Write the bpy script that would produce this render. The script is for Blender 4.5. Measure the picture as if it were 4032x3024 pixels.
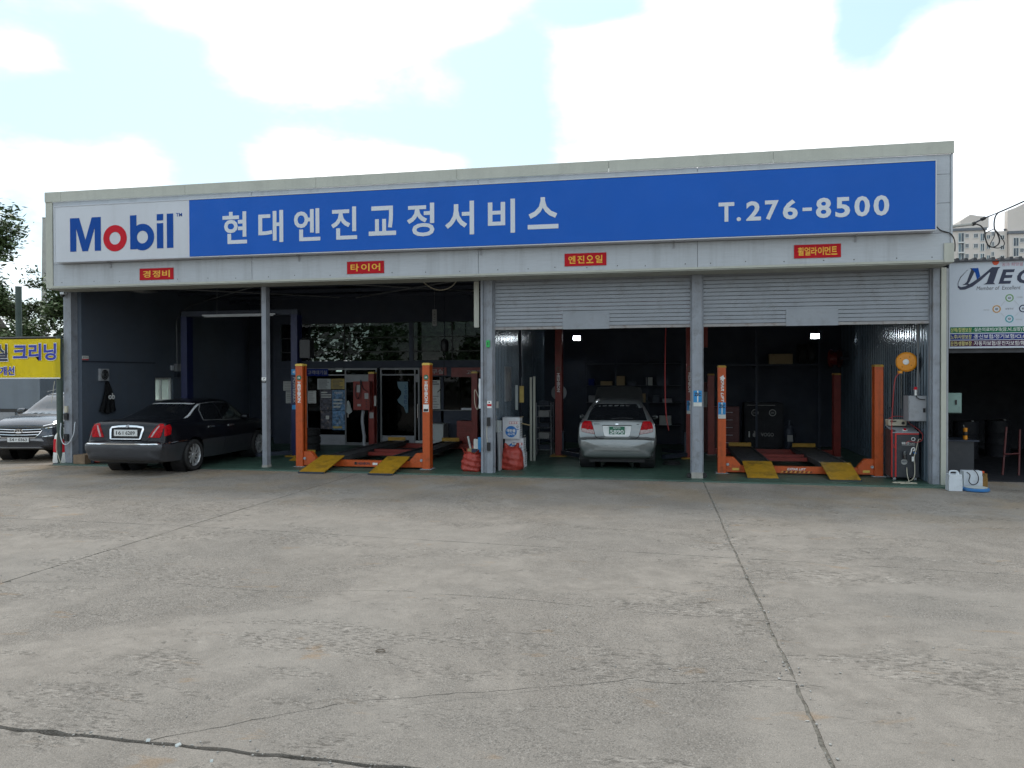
import bpy, bmesh, math, random
import numpy as np
from mathutils import Vector, Matrix
from mathutils.bvhtree import BVHTree
R = math.radians
random.seed(11)
scene = bpy.context.scene
COL = scene.collection
for o in list(bpy.data.objects): bpy.data.objects.remove(o)

# ------------------------------------------------------------------ camera
# building frame: x along the facade to the right, y into the building, z up (metres)
CAM = (13.680, -15.522, 2.03)
YAW, PITCH, ROLL = -0.195193, -0.010230, -0.003137
cam_data = bpy.data.cameras.new('camera'); cam = bpy.data.objects.new('camera', cam_data); COL.objects.link(cam)
_f = Vector((math.sin(YAW)*math.cos(PITCH), math.cos(YAW)*math.cos(PITCH), math.sin(PITCH)))
_r = Vector((math.cos(YAW), -math.sin(YAW), 0)); _u = _r.cross(_f)
_r2 = _r*math.cos(ROLL) + _u*math.sin(ROLL); _u2 = -_r*math.sin(ROLL) + _u*math.cos(ROLL)
_m = Matrix((_r2, _u2, -_f)).transposed().to_4x4(); _m.translation = Vector(CAM)
cam.matrix_world = _m
cam_data.sensor_fit = 'HORIZONTAL'; cam_data.sensor_width = 36.0; cam_data.lens = 36.0*3030/4032
cam_data.clip_start = 0.05; cam_data.clip_end = 2000
scene.camera = cam

# ------------------------------------------------------------------ world / sky
SUN_EL, SUN_AZ = R(58), R(-28)          # sun high behind the building, a little to the left
world = bpy.data.worlds.new('World'); scene.world = world; world.use_nodes = True
nt = world.node_tree; N = nt.nodes; L = nt.links
for n in list(N): N.remove(n)
def wm(op, a, b=None, c=None):
    n = N.new('ShaderNodeMath'); n.operation = op
    for i, v in enumerate((a, b, c)):
        if v is None: continue
        if isinstance(v, (int, float)): n.inputs[i].default_value = v
        else: L.new(v, n.inputs[i])
    return n.outputs[0]
sky = N.new('ShaderNodeTexSky'); sky.sky_type = 'NISHITA'; sky.sun_disc = False
sky.sun_elevation = SUN_EL; sky.sun_rotation = SUN_AZ; sky.air_density = 1.0; sky.dust_density = 1.6; sky.ozone_density = 1.0
tc = N.new('ShaderNodeTexCoord'); sp = N.new('ShaderNodeSeparateXYZ'); L.new(tc.outputs['Generated'], sp.inputs[0])
az = wm('ARCTAN2', sp.outputs[0], sp.outputs[1]); el = wm('ARCSINE', sp.outputs[2])
# cloud plane coordinates
den = wm('ADD', wm('MAXIMUM', sp.outputs[2], 0.0), 0.30)
cv = N.new('ShaderNodeCombineXYZ'); L.new(wm('DIVIDE', sp.outputs[0], den), cv.inputs[0]); L.new(wm('DIVIDE', sp.outputs[1], den), cv.inputs[1])
def wnoise(scale, detail, rough, dist):
    n = N.new('ShaderNodeTexNoise'); n.inputs['Scale'].default_value = scale; n.inputs['Detail'].default_value = detail
    n.inputs['Roughness'].default_value = rough; n.inputs['Distortion'].default_value = dist; L.new(cv.outputs[0], n.inputs['Vector']); return n.outputs['Fac']
n1 = wnoise(2.1, 9, 0.56, 0.35); n2 = wnoise(7.0, 6, 0.6, 0.2)
dens = wm('ADD', wm('MULTIPLY', n1, 1.15), wm('MULTIPLY', n2, 0.42))
# individual clouds (+) and clear gaps (-): azimuth, elevation, half widths, weight
BLOBS = [(-0.375,0.437,0.178,0.035,0.45), (-0.477,0.365,0.062,0.030,0.30), (-0.629,0.408,0.030,0.023,0.05), (-0.750,0.345,0.031,0.018,0.22), (-0.678,0.232,0.063,0.030,0.35), (-0.376,0.267,0.112,0.024,0.33), (-0.061,0.385,0.064,0.045,0.42), (0.105,0.406,0.075,0.061,0.55), (0.072,0.308,0.139,0.066,0.50), (0.325,0.349,0.057,0.036,0.42), (0.321,0.260,0.094,0.053,0.40), (-0.096,0.441,0.071,0.022,-0.45), (0.225,0.384,0.040,0.042,-0.30), (0.255,0.440,0.045,0.030,-0.35), (-0.198,0.336,0.048,0.087,-0.60), (-0.317,0.307,0.089,0.042,-0.30), (-0.584,0.314,0.123,0.035,-0.35), (-0.737,0.287,0.054,0.028,-0.40), (-0.257,0.393,0.066,0.025,-0.20), (0.279,0.290,0.051,0.017,-0.22), (-0.559,0.249,0.059,0.031,-0.40), (-0.663,0.370,0.074,0.027,-0.25), (0.245,0.400,0.038,0.027,-0.25), (-0.768,0.192,0.026,0.019,-0.20), (-0.210,0.282,0.042,0.027,-0.20)]
for a0, e0, sa, se, w in BLOBS:
    q = wm('ADD', wm('POWER', wm('DIVIDE', wm('SUBTRACT', az, a0), sa), 2.0), wm('POWER', wm('DIVIDE', wm('SUBTRACT', el, e0), se), 2.0))
    dens = wm('ADD', dens, wm('MULTIPLY', wm('EXPONENT', wm('MULTIPLY', q, -1.0)), w))
mr = N.new('ShaderNodeMapRange'); mr.interpolation_type = 'SMOOTHSTEP'
L.new(dens, mr.inputs['Value']); mr.inputs['From Min'].default_value = 0.60; mr.inputs['From Max'].default_value = 1.06
ccol = N.new('ShaderNodeMapRange'); L.new(n2, ccol.inputs['Value'])
ccol.inputs['From Min'].default_value = 0.35; ccol.inputs['From Max'].default_value = 0.7; ccol.inputs['To Min'].default_value = 13.5; ccol.inputs['To Max'].default_value = 9.5
cc = N.new('ShaderNodeCombineXYZ'); L.new(ccol.outputs[0], cc.inputs[0]); L.new(ccol.outputs[0], cc.inputs[1]); L.new(wm('MULTIPLY', ccol.outputs[0], 1.03), cc.inputs[2])
# thin haze veils the clear parts
veil = N.new('ShaderNodeMix'); veil.data_type = 'RGBA'; veil.inputs[0].default_value = 0.42
L.new(sky.outputs[0], veil.inputs[6]); veil.inputs[7].default_value = (6.6, 9.4, 10.2, 1)
mx = N.new('ShaderNodeMix'); mx.data_type = 'RGBA'; L.new(mr.outputs[0], mx.inputs[0]); L.new(veil.outputs[2], mx.inputs[6]); L.new(cc.outputs[0], mx.inputs[7])
bg = N.new('ShaderNodeBackground'); bg.inputs['Strength'].default_value = 0.1; L.new(mx.outputs[2], bg.inputs['Color'])
wo = N.new('ShaderNodeOutputWorld'); L.new(bg.outputs[0], wo.inputs['Surface'])

sun_d = bpy.data.lights.new('sun', 'SUN'); sun_d.energy = 1.0; sun_d.angle = R(14); sun_d.color = (1.0, 0.95, 0.86)
sun = bpy.data.objects.new('sun', sun_d); COL.objects.link(sun); sun.location = (0, 0, 60)
_sd = Vector((math.sin(SUN_AZ)*math.cos(SUN_EL), math.cos(SUN_AZ)*math.cos(SUN_EL), math.sin(SUN_EL)))
sun.rotation_euler = (-_sd).to_track_quat('-Z', 'Y').to_euler()

scene.view_settings.view_transform = 'Standard'; scene.view_settings.look = 'None'
scene.view_settings.gamma = 1; scene.view_settings.exposure = 0.6
scene.render.engine = 'CYCLES'; scene.cycles.use_denoising = True; scene.cycles.denoising_prefilter = 'FAST'
scene.cycles.max_bounces = 8; scene.cycles.diffuse_bounces = 4; scene.cycles.glossy_bounces = 4
scene.cycles.transparent_max_bounces = 12; scene.cycles.sample_clamp_indirect = 6.0

# ------------------------------------------------------------------ helpers
FR = {}
def fz(x):                                                        # the yard falls slightly to the right, and to the left beyond the garage
    x = max(-8.0, min(30.0, x))
    return -0.0034869*(x-10.83) if x > 0.4 else 0.03637-0.02*(0.4-x)
def props(o, label=None, cat=None, group=None, kind=None):
    if label: o['label'] = label
    if cat: o['category'] = cat
    if group: o['group'] = group
    if kind: o['kind'] = kind
    return o
def thing(name, label, cat, loc=(0, 0, 0), rz=0.0, group=None):
    o = bpy.data.objects.new(name, None); COL.objects.link(o); o.location = loc; o.rotation_euler = (0, 0, rz); o.empty_display_size = 0.2
    FR[o] = Vector(loc); return props(o, label, cat, group)
def setmat(me, m):
    for x in (m if isinstance(m, (list, tuple)) else [m]): me.materials.append(x)
def link(name, me, parent=None, loc=None):
    o = bpy.data.objects.new(name, me); COL.objects.link(o)
    if parent is not None:
        o.parent = parent; FR[o] = FR[parent]
        if loc is not None: o.location = Vector(loc)-FR[parent]
    else:
        FR[o] = Vector(loc) if loc is not None else Vector((0, 0, 0))
        if loc is not None: o.location = loc
    return o
def bm_to(bm, name, m, parent=None, smooth=False, local=False, bevel=0.0, seg=1, angle=35):
    """world-coordinate bmesh -> one mesh object under parent (whose frame is only an offset)"""
    if bevel > 0:
        es = [e for e in bm.edges if len(e.link_faces) == 2 and e.calc_face_angle(0) > R(28)]
        if es: bmesh.ops.bevel(bm, geom=es, offset=bevel, segments=seg, profile=0.5, affect='EDGES', clamp_overlap=True)
    off = Vector((0, 0, 0))
    if parent is not None and not local: off = FR[parent]
    if off.length: bmesh.ops.translate(bm, verts=bm.verts, vec=-off)
    me = bpy.data.meshes.new(name); bm.normal_update(); bm.to_mesh(me); bm.free(); setmat(me, m)
    if smooth:
        me.shade_smooth()
        try: me.set_sharp_from_angle(angle=R(angle))
        except Exception: pass
    return link(name, me, parent)
class MB:
    def __init__(s): s.bm = bmesh.new(); s.mi = 0
    def _f(s, vs):
        try: f = s.bm.faces.new(vs); f.material_index = s.mi; return f
        except ValueError: return None
    def box(s, x0, x1, y0, y1, z0, z1):
        v = [s.bm.verts.new((x, y, z)) for x in (x0, x1) for y in (y0, y1) for z in (z0, z1)]
        for q in ((0, 1, 3, 2), (4, 6, 7, 5), (0, 4, 5, 1), (2, 3, 7, 6), (0, 2, 6, 4), (1, 5, 7, 3)): s._f([v[i] for i in q])
        return s
    def obox(s, c, ax, ay, az):   # oriented box: centre and three half vectors
        c, ax, ay, az = map(Vector, (c, ax, ay, az))
        v = [s.bm.verts.new(c+i*ax+j*ay+k*az) for i in (-1, 1) for j in (-1, 1) for k in (-1, 1)]
        for q in ((0, 1, 3, 2), (4, 6, 7, 5), (0, 4, 5, 1), (2, 3, 7, 6), (0, 2, 6, 4), (1, 5, 7, 3)): s._f([v[i] for i in q])
        bmesh.ops.recalc_face_normals(s.bm, faces=s.bm.faces); return s
    def quad(s, a, b, c, d): s._f([s.bm.verts.new(p) for p in (a, b, c, d)]); return s
    def prism(s, pts, vec):       # closed polygon (3D points, one plane) extruded by vec
        vec = Vector(vec); a = [s.bm.verts.new(p) for p in pts]; b = [s.bm.verts.new(Vector(p)+vec) for p in pts]
        s._f(a[::-1]); s._f(b); n = len(a)
        for i in range(n): s._f([a[i], a[(i+1) % n], b[(i+1) % n], b[i]])
        bmesh.ops.recalc_face_normals(s.bm, faces=s.bm.faces); return s
    def tube(s, pts, r, n=8, cap=True):
        pts = [Vector(p) for p in pts]; k = len(pts); rs = r if isinstance(r, (list, tuple)) else [r]*k
        rings = []; prev = None
        for i, p in enumerate(pts):
            t = (pts[min(i+1, k-1)]-pts[max(i-1, 0)])
            t = t.normalized() if t.length > 1e-9 else Vector((0, 0, 1))
            if prev is None:
                a = t.cross(Vector((0, 0, 1)) if abs(t.z) < .9 else Vector((1, 0, 0))).normalized()
            else:
                a = (prev-t*prev.dot(t)); a = a.normalized() if a.length > 1e-6 else t.orthogonal().normalized()
            prev = a; b = t.cross(a)
            rings.append([s.bm.verts.new(p+(a*math.cos(2*math.pi*j/n)+b*math.sin(2*math.pi*j/n))*rs[i]) for j in range(n)])
        for i in range(k-1):
            for j in range(n): s._f([rings[i][j], rings[i][(j+1) % n], rings[i+1][(j+1) % n], rings[i+1][j]])
        if cap: s._f(rings[0][::-1]); s._f(rings[-1])
        bmesh.ops.recalc_face_normals(s.bm, faces=s.bm.faces); return s
    def lathe(s, prof, c, axis=(0, 0, 1), n=20):   # prof: (radius, height along axis)
        c = Vector(c); ax = Vector(axis).normalized(); a = ax.orthogonal().normalized(); b = ax.cross(a); rings = []
        for r, h in prof:
            if r < 1e-6: rings.append([s.bm.verts.new(c+ax*h)])
            else: rings.append([s.bm.verts.new(c+ax*h+(a*math.cos(2*math.pi*j/n)+b*math.sin(2*math.pi*j/n))*r) for j in range(n)])
        for u, v in zip(rings[:-1], rings[1:]):
            for j in range(n):
                if len(u) == 1 and len(v) == 1: continue
                if len(u) == 1: s._f([u[0], v[(j+1) % n], v[j]])
                elif len(v) == 1: s._f([u[j], u[(j+1) % n], v[0]])
                else: s._f([u[j], u[(j+1) % n], v[(j+1) % n], v[j]])
        bmesh.ops.recalc_face_normals(s.bm, faces=s.bm.faces); return s
    def build(s, name, m, parent=None, **k): return bm_to(s.bm, name, m, parent, **k)
def part_box(name, b, m, parent, bevel=0.004): return MB().box(*b).build(name, m, parent, bevel=bevel)
def spline(pts, n=6):
    pts = [Vector(p) for p in pts]; out = []
    for i in range(len(pts)-1):
        p0, p1, p2, p3 = pts[max(i-1, 0)], pts[i], pts[i+1], pts[min(i+2, len(pts)-1)]
        for k in range(n):
            t = k/n
            out.append(0.5*((2*p1)+(p2-p0)*t+(2*p0-5*p1+4*p2-p3)*t*t+(3*p1-p0-3*p2+p3)*t**3))
    out.append(pts[-1]); return out
def dup(root, loc=None, rz=None, label=None, parent=None):
    c = root.copy(); COL.objects.link(c); FR[c] = Vector(loc) if loc is not None else FR[root].copy()
    if parent is not None: c.parent = parent
    if loc is not None: c.location = loc
    if rz is not None: c.rotation_euler = (0, 0, rz)
    if label: c['label'] = label
    for ch in [x for x in bpy.data.objects if x.parent == root]: dup(ch, parent=c)
    return c

# lettering: glyph outlines turned into thin raised meshes, fitted to a width x height box
FACE = Matrix(((1, 0, 0), (0, 0, -1), (0, 1, 0)))    # text plane facing the yard (-y)
TMP = bpy.data.scenes.new('glyphs')          # empty side scene, only used to tessellate lettering
def text_mesh(body, w, h, bold=0.0, ext=0.003, shear=0.0, space=1.0, keep=False):
    cu = bpy.data.curves.new('t', 'FONT'); cu.body = body; cu.size = 1.0; cu.offset = bold; cu.shear = shear; cu.space_character = space
    cu.resolution_u = 3
    o = bpy.data.objects.new('t', cu); TMP.collection.objects.link(o)
    with bpy.context.temp_override(scene=TMP, view_layer=TMP.view_layers[0]): dg = bpy.context.evaluated_depsgraph_get()
    me = bpy.data.meshes.new_from_object(o.evaluated_get(dg)); bpy.data.objects.remove(o); bpy.data.curves.remove(cu)
    bm = bmesh.new(); bm.from_mesh(me); bpy.data.meshes.remove(me)
    for f in bm.faces: f.smooth = False
    xs = [v.co.x for v in bm.verts]; ys = [v.co.y for v in bm.verts]
    sx = w/(max(xs)-min(xs)); sy = h/(max(ys)-min(ys))
    if keep: sx = sy = min(sx, sy)
    cx, cy = (max(xs)+min(xs))/2, (max(ys)+min(ys))/2
    for v in bm.verts: v.co = Vector(((v.co.x-cx)*sx, (v.co.y-cy)*sy, 0))
    if ext > 0:
        g = bmesh.ops.extrude_face_region(bm, geom=list(bm.faces))
        bmesh.ops.translate(bm, verts=[x for x in g['geom'] if isinstance(x, bmesh.types.BMVert)], vec=(0, 0, ext))
        bmesh.ops.recalc_face_normals(bm, faces=bm.faces)
    return bm
def text(name, body, c, w, h, m, parent, bold=0.0, ext=0.003, rot=0.0, face=FACE, shear=0.0, space=1.0, keep=False, local=False, smooth=False):
    bm = text_mesh(body, w, h, bold, ext, shear, space, keep)
    M = face.to_4x4() @ Matrix.Rotation(rot, 4, 'Z')
    for v in bm.verts: v.co = M @ v.co + Vector(c)
    return bm_to(bm, name, m, parent, local=local)

# ------------------------------------------------------------------ materials
def mat(name, col, rough=0.5, metal=0.0, var=0.10, vs=3.0, bump=0.0, bs=80.0, spec=0.5, coat=0.0, dirt=None, streak=None, emit=None, trans=0.0, bdist=0.01, stretch=None):
    m = bpy.data.materials.new(name); m.use_nodes = True; t = m.node_tree; n = t.nodes; l = t.links
    b = n['Principled BSDF']; b.inputs['Roughness'].default_value = rough; b.inputs['Metallic'].default_value = metal
    b.inputs['Specular IOR Level'].default_value = spec; b.inputs['Coat Weight'].default_value = coat; b.inputs['Coat Roughness'].default_value = 0.04
    if trans: b.inputs['Transmission Weight'].default_value = trans
    if emit: b.inputs['Emission Color'].default_value = (*emit[0], 1); b.inputs['Emission Strength'].default_value = emit[1]
    g = n.new('ShaderNodeNewGeometry'); pos = g.outputs['Position']
    if stretch:
        mp = n.new('ShaderNodeMapping'); mp.inputs['Scale'].default_value = stretch; l.new(pos, mp.inputs[0]); pos = mp.outputs[0]
    def noise(scale, detail=4, vec=pos, rough=0.55):
        x = n.new('ShaderNodeTexNoise'); x.inputs['Scale'].default_value = scale; x.inputs['Detail'].default_value = detail; x.inputs['Roughness'].default_value = rough
        l.new(vec, x.inputs['Vector']); return x.outputs['Fac']
    def ramp(fac, a, c, lo, hi):
        r = n.new('ShaderNodeMapRange'); l.new(fac, r.inputs['Value']); r.inputs['From Min'].default_value = a; r.inputs['From Max'].default_value = c
        r.inputs['To Min'].default_value = lo; r.inputs['To Max'].default_value = hi; return r.outputs[0]
    def mix(fac, a, c):
        x = n.new('ShaderNodeMix'); x.data_type = 'RGBA'; l.new(fac, x.inputs[0])
        for i, v in ((6, a), (7, c)):
            if isinstance(v, tuple): x.inputs[i].default_value = (*v[:3], 1)
            else: l.new(v, x.inputs[i])
        return x.outputs[2]
    lo = tuple(max(0, c*(1-var)) for c in col); hi = tuple(min(1, c*(1+var)) for c in col)
    c = mix(ramp(noise(vs), 0.3, 0.7, 0, 1), lo, hi)
    if dirt:   # (colour, amount, scale)
        c = mix(ramp(noise(dirt[2], 8, rough=0.65), 0.52, 0.78, 0, dirt[1]), c, dirt[0])
    if streak: # (colour, amount, scale) vertical run marks
        mp = n.new('ShaderNodeMapping'); mp.inputs['Scale'].default_value = (streak[2], streak[2], streak[2]*0.06); l.new(g.outputs['Position'], mp.inputs[0])
        c = mix(ramp(noise(1.0, 6, mp.outputs[0], 0.7), 0.50, 0.80, 0, streak[1]), c, streak[0])
    l.new(c, b.inputs['Base Color'])
    rr = ramp(noise(vs*2.3), 0.3, 0.7, max(0.02, rough*0.85), min(1, rough*1.15)); l.new(rr, b.inputs['Roughness'])
    if bump:
        bp = n.new('ShaderNodeBump'); bp.inputs['Strength'].default_value = bump; bp.inputs['Distance'].default_value = bdist
        l.new(noise(bs, 5), bp.inputs['Height']); l.new(bp.outputs[0], b.inputs['Normal'])
    return m
M = {}
M['white_panel'] = mat('white_panel', (0.43, 0.455, 0.485), 0.45, var=0.05, vs=1.5, bump=0.35, bs=1.0, stretch=(3, 3, 110), streak=((0.18, 0.18, 0.175), 0.5, 3.0), bdist=0.003, dirt=((0.28, 0.28, 0.27), 0.5, 1.3))
M['beige_trim'] = mat('beige_trim', (0.43, 0.435, 0.375), 0.45, var=0.05, vs=2, dirt=((0.27, 0.265, 0.23), 0.3, 2.5), streak=((0.2, 0.2, 0.18), 0.25, 5.0))
M['soffit'] = mat('soffit', (0.34, 0.35, 0.31), 0.6, var=0.08)
M['grey_paint'] = mat('grey_paint', (0.25, 0.27, 0.305), 0.5, var=0.10, vs=4, dirt=((0.10, 0.09, 0.08), 0.8, 5), streak=((0.14, 0.10, 0.075), 0.5, 12), bump=0.1, bs=30)
M['shutter'] = mat('shutter', (0.27, 0.29, 0.32), 0.42, metal=0.2, var=0.06, vs=2, dirt=((0.16, 0.15, 0.14), 0.5, 5))
M['rust_rail'] = mat('rust_rail', (0.30, 0.29, 0.29), 0.55, var=0.1, dirt=((0.16, 0.08, 0.04), 0.95, 9))
M['blue_sign'] = mat('blue_sign', (0.006, 0.096, 0.45), 0.55, spec=0.25, var=0.04, vs=1.0)
M['white_sign'] = mat('white_sign', (0.53, 0.55, 0.59), 0.35, var=0.03, vs=1.0, streak=((0.4, 0.4, 0.4), 0.25, 4.0))
M['letter_white'] = mat('letter_white', (0.58, 0.61, 0.65), 0.5, var=0.03)
M['mobil_blue'] = mat('mobil_blue', (0.006, 0.062, 0.30), 0.6, var=0.03, spec=0.15)
M['mobil_red'] = mat('mobil_red', (0.50, 0.014, 0.026), 0.6, var=0.03, spec=0.15)
M['alu'] = mat('alu', (0.20, 0.205, 0.21), 0.45, metal=0.4, var=0.06)
M['red_sign'] = mat('red_sign', (0.46, 0.012, 0.020), 0.6, var=0.05, spec=0.15)
M['yellow_letter'] = mat('yellow_letter', (0.75, 0.42, 0.03), 0.4, var=0.04)
M['black'] = mat('black', (0.012, 0.012, 0.014), 0.5, var=0.2)
M['black_plastic'] = mat('black_plastic', (0.018, 0.018, 0.02), 0.42, var=0.2, dirt=((0.06, 0.055, 0.05), 0.4, 12))
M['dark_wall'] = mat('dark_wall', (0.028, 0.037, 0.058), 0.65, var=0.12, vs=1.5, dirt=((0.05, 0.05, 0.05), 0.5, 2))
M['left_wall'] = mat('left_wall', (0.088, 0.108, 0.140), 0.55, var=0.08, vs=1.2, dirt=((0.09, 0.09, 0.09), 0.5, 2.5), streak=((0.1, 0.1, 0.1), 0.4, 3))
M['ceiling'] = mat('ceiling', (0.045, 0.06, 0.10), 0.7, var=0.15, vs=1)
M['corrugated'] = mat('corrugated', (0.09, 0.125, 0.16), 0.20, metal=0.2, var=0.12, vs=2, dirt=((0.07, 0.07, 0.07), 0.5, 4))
M['steel_dark'] = mat('steel_dark', (0.034, 0.042, 0.062), 0.5, metal=0.3, var=0.15)
M['orange'] = mat('orange', (0.50, 0.082, 0.012), 0.45, var=0.14, vs=5, dirt=((0.075, 0.03, 0.015), 0.85, 5), streak=((0.12, 0.04, 0.015), 0.5, 14), bump=0.15, bs=50)
M['red_paint'] = mat('red_paint', (0.20, 0.019, 0.012), 0.42, var=0.12, vs=4, dirt=((0.07, 0.02, 0.015), 0.5, 7))
M['blue_paint'] = mat('blue_paint', (0.006, 0.011, 0.060), 0.42, var=0.12, vs=4, dirt=((0.015, 0.015, 0.04), 0.5, 7))
M['yellow_plate'] = mat('yellow_plate', (0.38, 0.205, 0.011), 0.5, var=0.15, vs=6, dirt=((0.045, 0.034, 0.018), 1.0, 3.5), bump=0.4, bs=90)
M['yellow_cap'] = mat('yellow_cap', (0.62, 0.42, 0.08), 0.45, var=0.08)
M['runway'] = mat('runway', (0.055, 0.055, 0.058), 0.6, metal=0.2, var=0.25, vs=6, dirt=((0.12, 0.10, 0.085), 0.5, 6), bump=0.3, bs=70)
M['decal_white'] = mat('decal_white', (0.72, 0.72, 0.70), 0.45, var=0.05)
M['decal_grey'] = mat('decal_grey', (0.32, 0.32, 0.31), 0.5, var=0.15)
M['cyan_sticker'] = mat('cyan_sticker', (0.02, 0.22, 0.48), 0.4, var=0.08)
M['navy'] = mat('navy', (0.012, 0.018, 0.05), 0.45, var=0.1)
M['green_led'] = mat('green_led', (0.02, 0.42, 0.09), 0.4, var=0.05)
M['chrome'] = mat('chrome', (0.78, 0.79, 0.8), 0.12, metal=1.0, var=0.03)
M['rubber'] = mat('rubber', (0.014, 0.014, 0.015), 0.75, var=0.2, vs=12, dirt=((0.05, 0.045, 0.04), 0.5, 9))
M['rim'] = mat('rim', (0.55, 0.56, 0.57), 0.32, metal=0.6, var=0.06)
M['glass_dark'] = mat('glass_dark', (0.008, 0.009, 0.011), 0.04, var=0.1, spec=0.6, coat=0.3)
M['glass_suv'] = mat('glass_suv', (0.02, 0.024, 0.028), 0.05, var=0.1, spec=0.7, coat=0.5)
M['tail_red'] = mat('tail_red', (0.34, 0.004, 0.008), 0.4, var=0.35, vs=22, spec=0.12)
M['tail_clear'] = mat('tail_clear', (0.34, 0.24, 0.235), 0.25, var=0.3, vs=26, coat=0.2)
M['paint_black'] = mat('paint_black', (0.004, 0.0045, 0.007), 0.35, metal=0.0, var=0.1, coat=0.32, spec=0.2)
M['paint_gun'] = mat('paint_gun', (0.046, 0.049, 0.057), 0.42, metal=0.35, var=0.06, coat=0.35)
M['paint_silver'] = mat('paint_silver', (0.225, 0.238, 0.237), 0.33, metal=0.55, var=0.03, coat=0.7)
M['paint_suv'] = mat('paint_suv', (0.042, 0.050, 0.066), 0.30, metal=0.6, var=0.05, coat=1.0)
M['bright_trim'] = mat('bright_trim', (0.62, 0.63, 0.64), 0.3, metal=0.35, var=0.03)
M['seam'] = mat('seam', (0.004, 0.004, 0.005), 0.7)
M['plate_white'] = mat('plate_white', (0.66, 0.67, 0.66), 0.45, var=0.04)
M['plate_green'] = mat('plate_green', (0.015, 0.13, 0.075), 0.45, var=0.08)
M['concrete_trim'] = mat('concrete_trim', (0.33, 0.31, 0.28), 0.85, var=0.15, vs=6, bump=0.4, bs=60)
M['wood'] = mat('wood', (0.22, 0.15, 0.095), 0.75, var=0.2, vs=8, bump=0.3, bs=30)
M['sack_red'] = mat('sack_red', (0.33, 0.035, 0.022), 0.48, var=0.15, vs=8, bump=0.25, bs=140)
M['carton'] = mat('carton', (0.62, 0.63, 0.66), 0.7, var=0.05, vs=4, dirt=((0.35, 0.33, 0.3), 0.3, 6))
M['kraft'] = mat('kraft', (0.34, 0.25, 0.13), 0.8, var=0.1)
M['carton_blue'] = mat('carton_blue', (0.02, 0.16, 0.48), 0.5, var=0.15, vs=14)
M['white_plastic'] = mat('white_plastic', (0.58, 0.62, 0.66), 0.42, var=0.08, vs=6, dirt=((0.3, 0.3, 0.28), 0.5, 8))
M['amber'] = mat('amber', (0.22, 0.12, 0.03), 0.3, var=0.2, dirt=((0.08, 0.05, 0.02), 0.7, 10))
M['blue_lid'] = mat('blue_lid', (0.03, 0.16, 0.40), 0.4, var=0.1, dirt=((0.2, 0.25, 0.25), 0.5, 10))
M['hose_orange'] = mat('hose_orange', (0.72, 0.27, 0.012), 0.35, var=0.08, dirt=((0.3, 0.1, 0.01), 0.4, 9))
M['hose_red'] = mat('hose_red', (0.40, 0.03, 0.03), 0.45, var=0.1)
M['cream_cable'] = mat('cream_cable', (0.50, 0.46, 0.36), 0.5, var=0.1)
M['panel_grey'] = mat('panel_grey', (0.30, 0.31, 0.33), 0.5, var=0.08, dirt=((0.15, 0.14, 0.13), 0.5, 8))
M['mint_box'] = mat('mint_box', (0.20, 0.30, 0.27), 0.5, var=0.08, dirt=((0.12, 0.13, 0.12), 0.5, 8))
M['machine'] = mat('machine', (0.032, 0.035, 0.042), 0.45, var=0.1, vs=5, dirt=((0.10, 0.09, 0.085), 0.4, 9))
M['machine_red'] = mat('machine_red', (0.45, 0.02, 0.02), 0.4, var=0.1)
M['paper'] = mat('paper', (0.55, 0.56, 0.53), 0.7, var=0.08, vs=6)
M['paper_yellow'] = mat('paper_yellow', (0.45, 0.33, 0.09), 0.6, var=0.12, vs=10)
M['print_blue'] = mat('print_blue', (0.09, 0.19, 0.33), 0.5, var=0.8, vs=14, dirt=((0.5, 0.5, 0.48), 0.8, 11))
M['print_dark'] = mat('print_dark', (0.06, 0.06, 0.08), 0.5, var=0.8, vs=14, dirt=((0.4, 0.3, 0.2), 0.8, 9))
M['banner_yellow'] = mat('banner_yellow', (0.80, 0.66, 0.015), 0.55, var=0.04, vs=2, bump=0.1, bs=4)
M['banner_blue'] = mat('banner_blue', (0.02, 0.035, 0.33), 0.5, var=0.05)
M['green_post'] = mat('green_post', (0.045, 0.07, 0.058), 0.5, var=0.15, dirt=((0.1, 0.1, 0.09), 0.5, 6))
M['shed_grey'] = mat('shed_grey', (0.17, 0.20, 0.235), 0.5, var=0.07, vs=1.5, streak=((0.1, 0.11, 0.12), 0.4, 3))
M['bark'] = mat('bark', (0.10, 0.085, 0.072), 0.85, var=0.25, vs=8, bump=0.5, bs=30)
M['leaf'] = mat('leaf', (0.085, 0.125, 0.048), 0.55, var=0.5, vs=2.2)
M['hedge_leaf'] = mat('hedge_leaf', (0.035, 0.06, 0.03), 0.6, var=0.4, vs=3)
M['concrete_pole'] = mat('concrete_pole', (0.42, 0.41, 0.38), 0.8, var=0.1)
M['apt_wall'] = mat('apt_wall', (0.66, 0.59, 0.53), 0.8, var=0.05, vs=0.15, bump=0.0)
M['apt_roof'] = mat('apt_roof', (0.16, 0.17, 0.19), 0.8, var=0.2)
M['apt_frame'] = mat('apt_frame', (0.62, 0.61, 0.59), 0.6, var=0.05)
M['apt_glass'] = mat('apt_glass', (0.12, 0.17, 0.19), 0.15, var=0.5, vs=0.9, spec=0.6)
M['apt_glass_dark'] = mat('apt_glass_dark', (0.05, 0.065, 0.08), 0.15, var=0.5, vs=0.9, spec=0.6)
M['board_white'] = mat('board_white', (0.50, 0.54, 0.60), 0.45, var=0.03, vs=1)
M['strip_green'] = mat('strip_green', (0.008, 0.13, 0.065), 0.6, var=0.05, spec=0.15)
M['strip_blue'] = mat('strip_blue', (0.008, 0.022, 0.17), 0.6, var=0.05, spec=0.15)
M['strip_purple'] = mat('strip_purple', (0.05, 0.010, 0.05), 0.6, var=0.05, spec=0.15)
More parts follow.
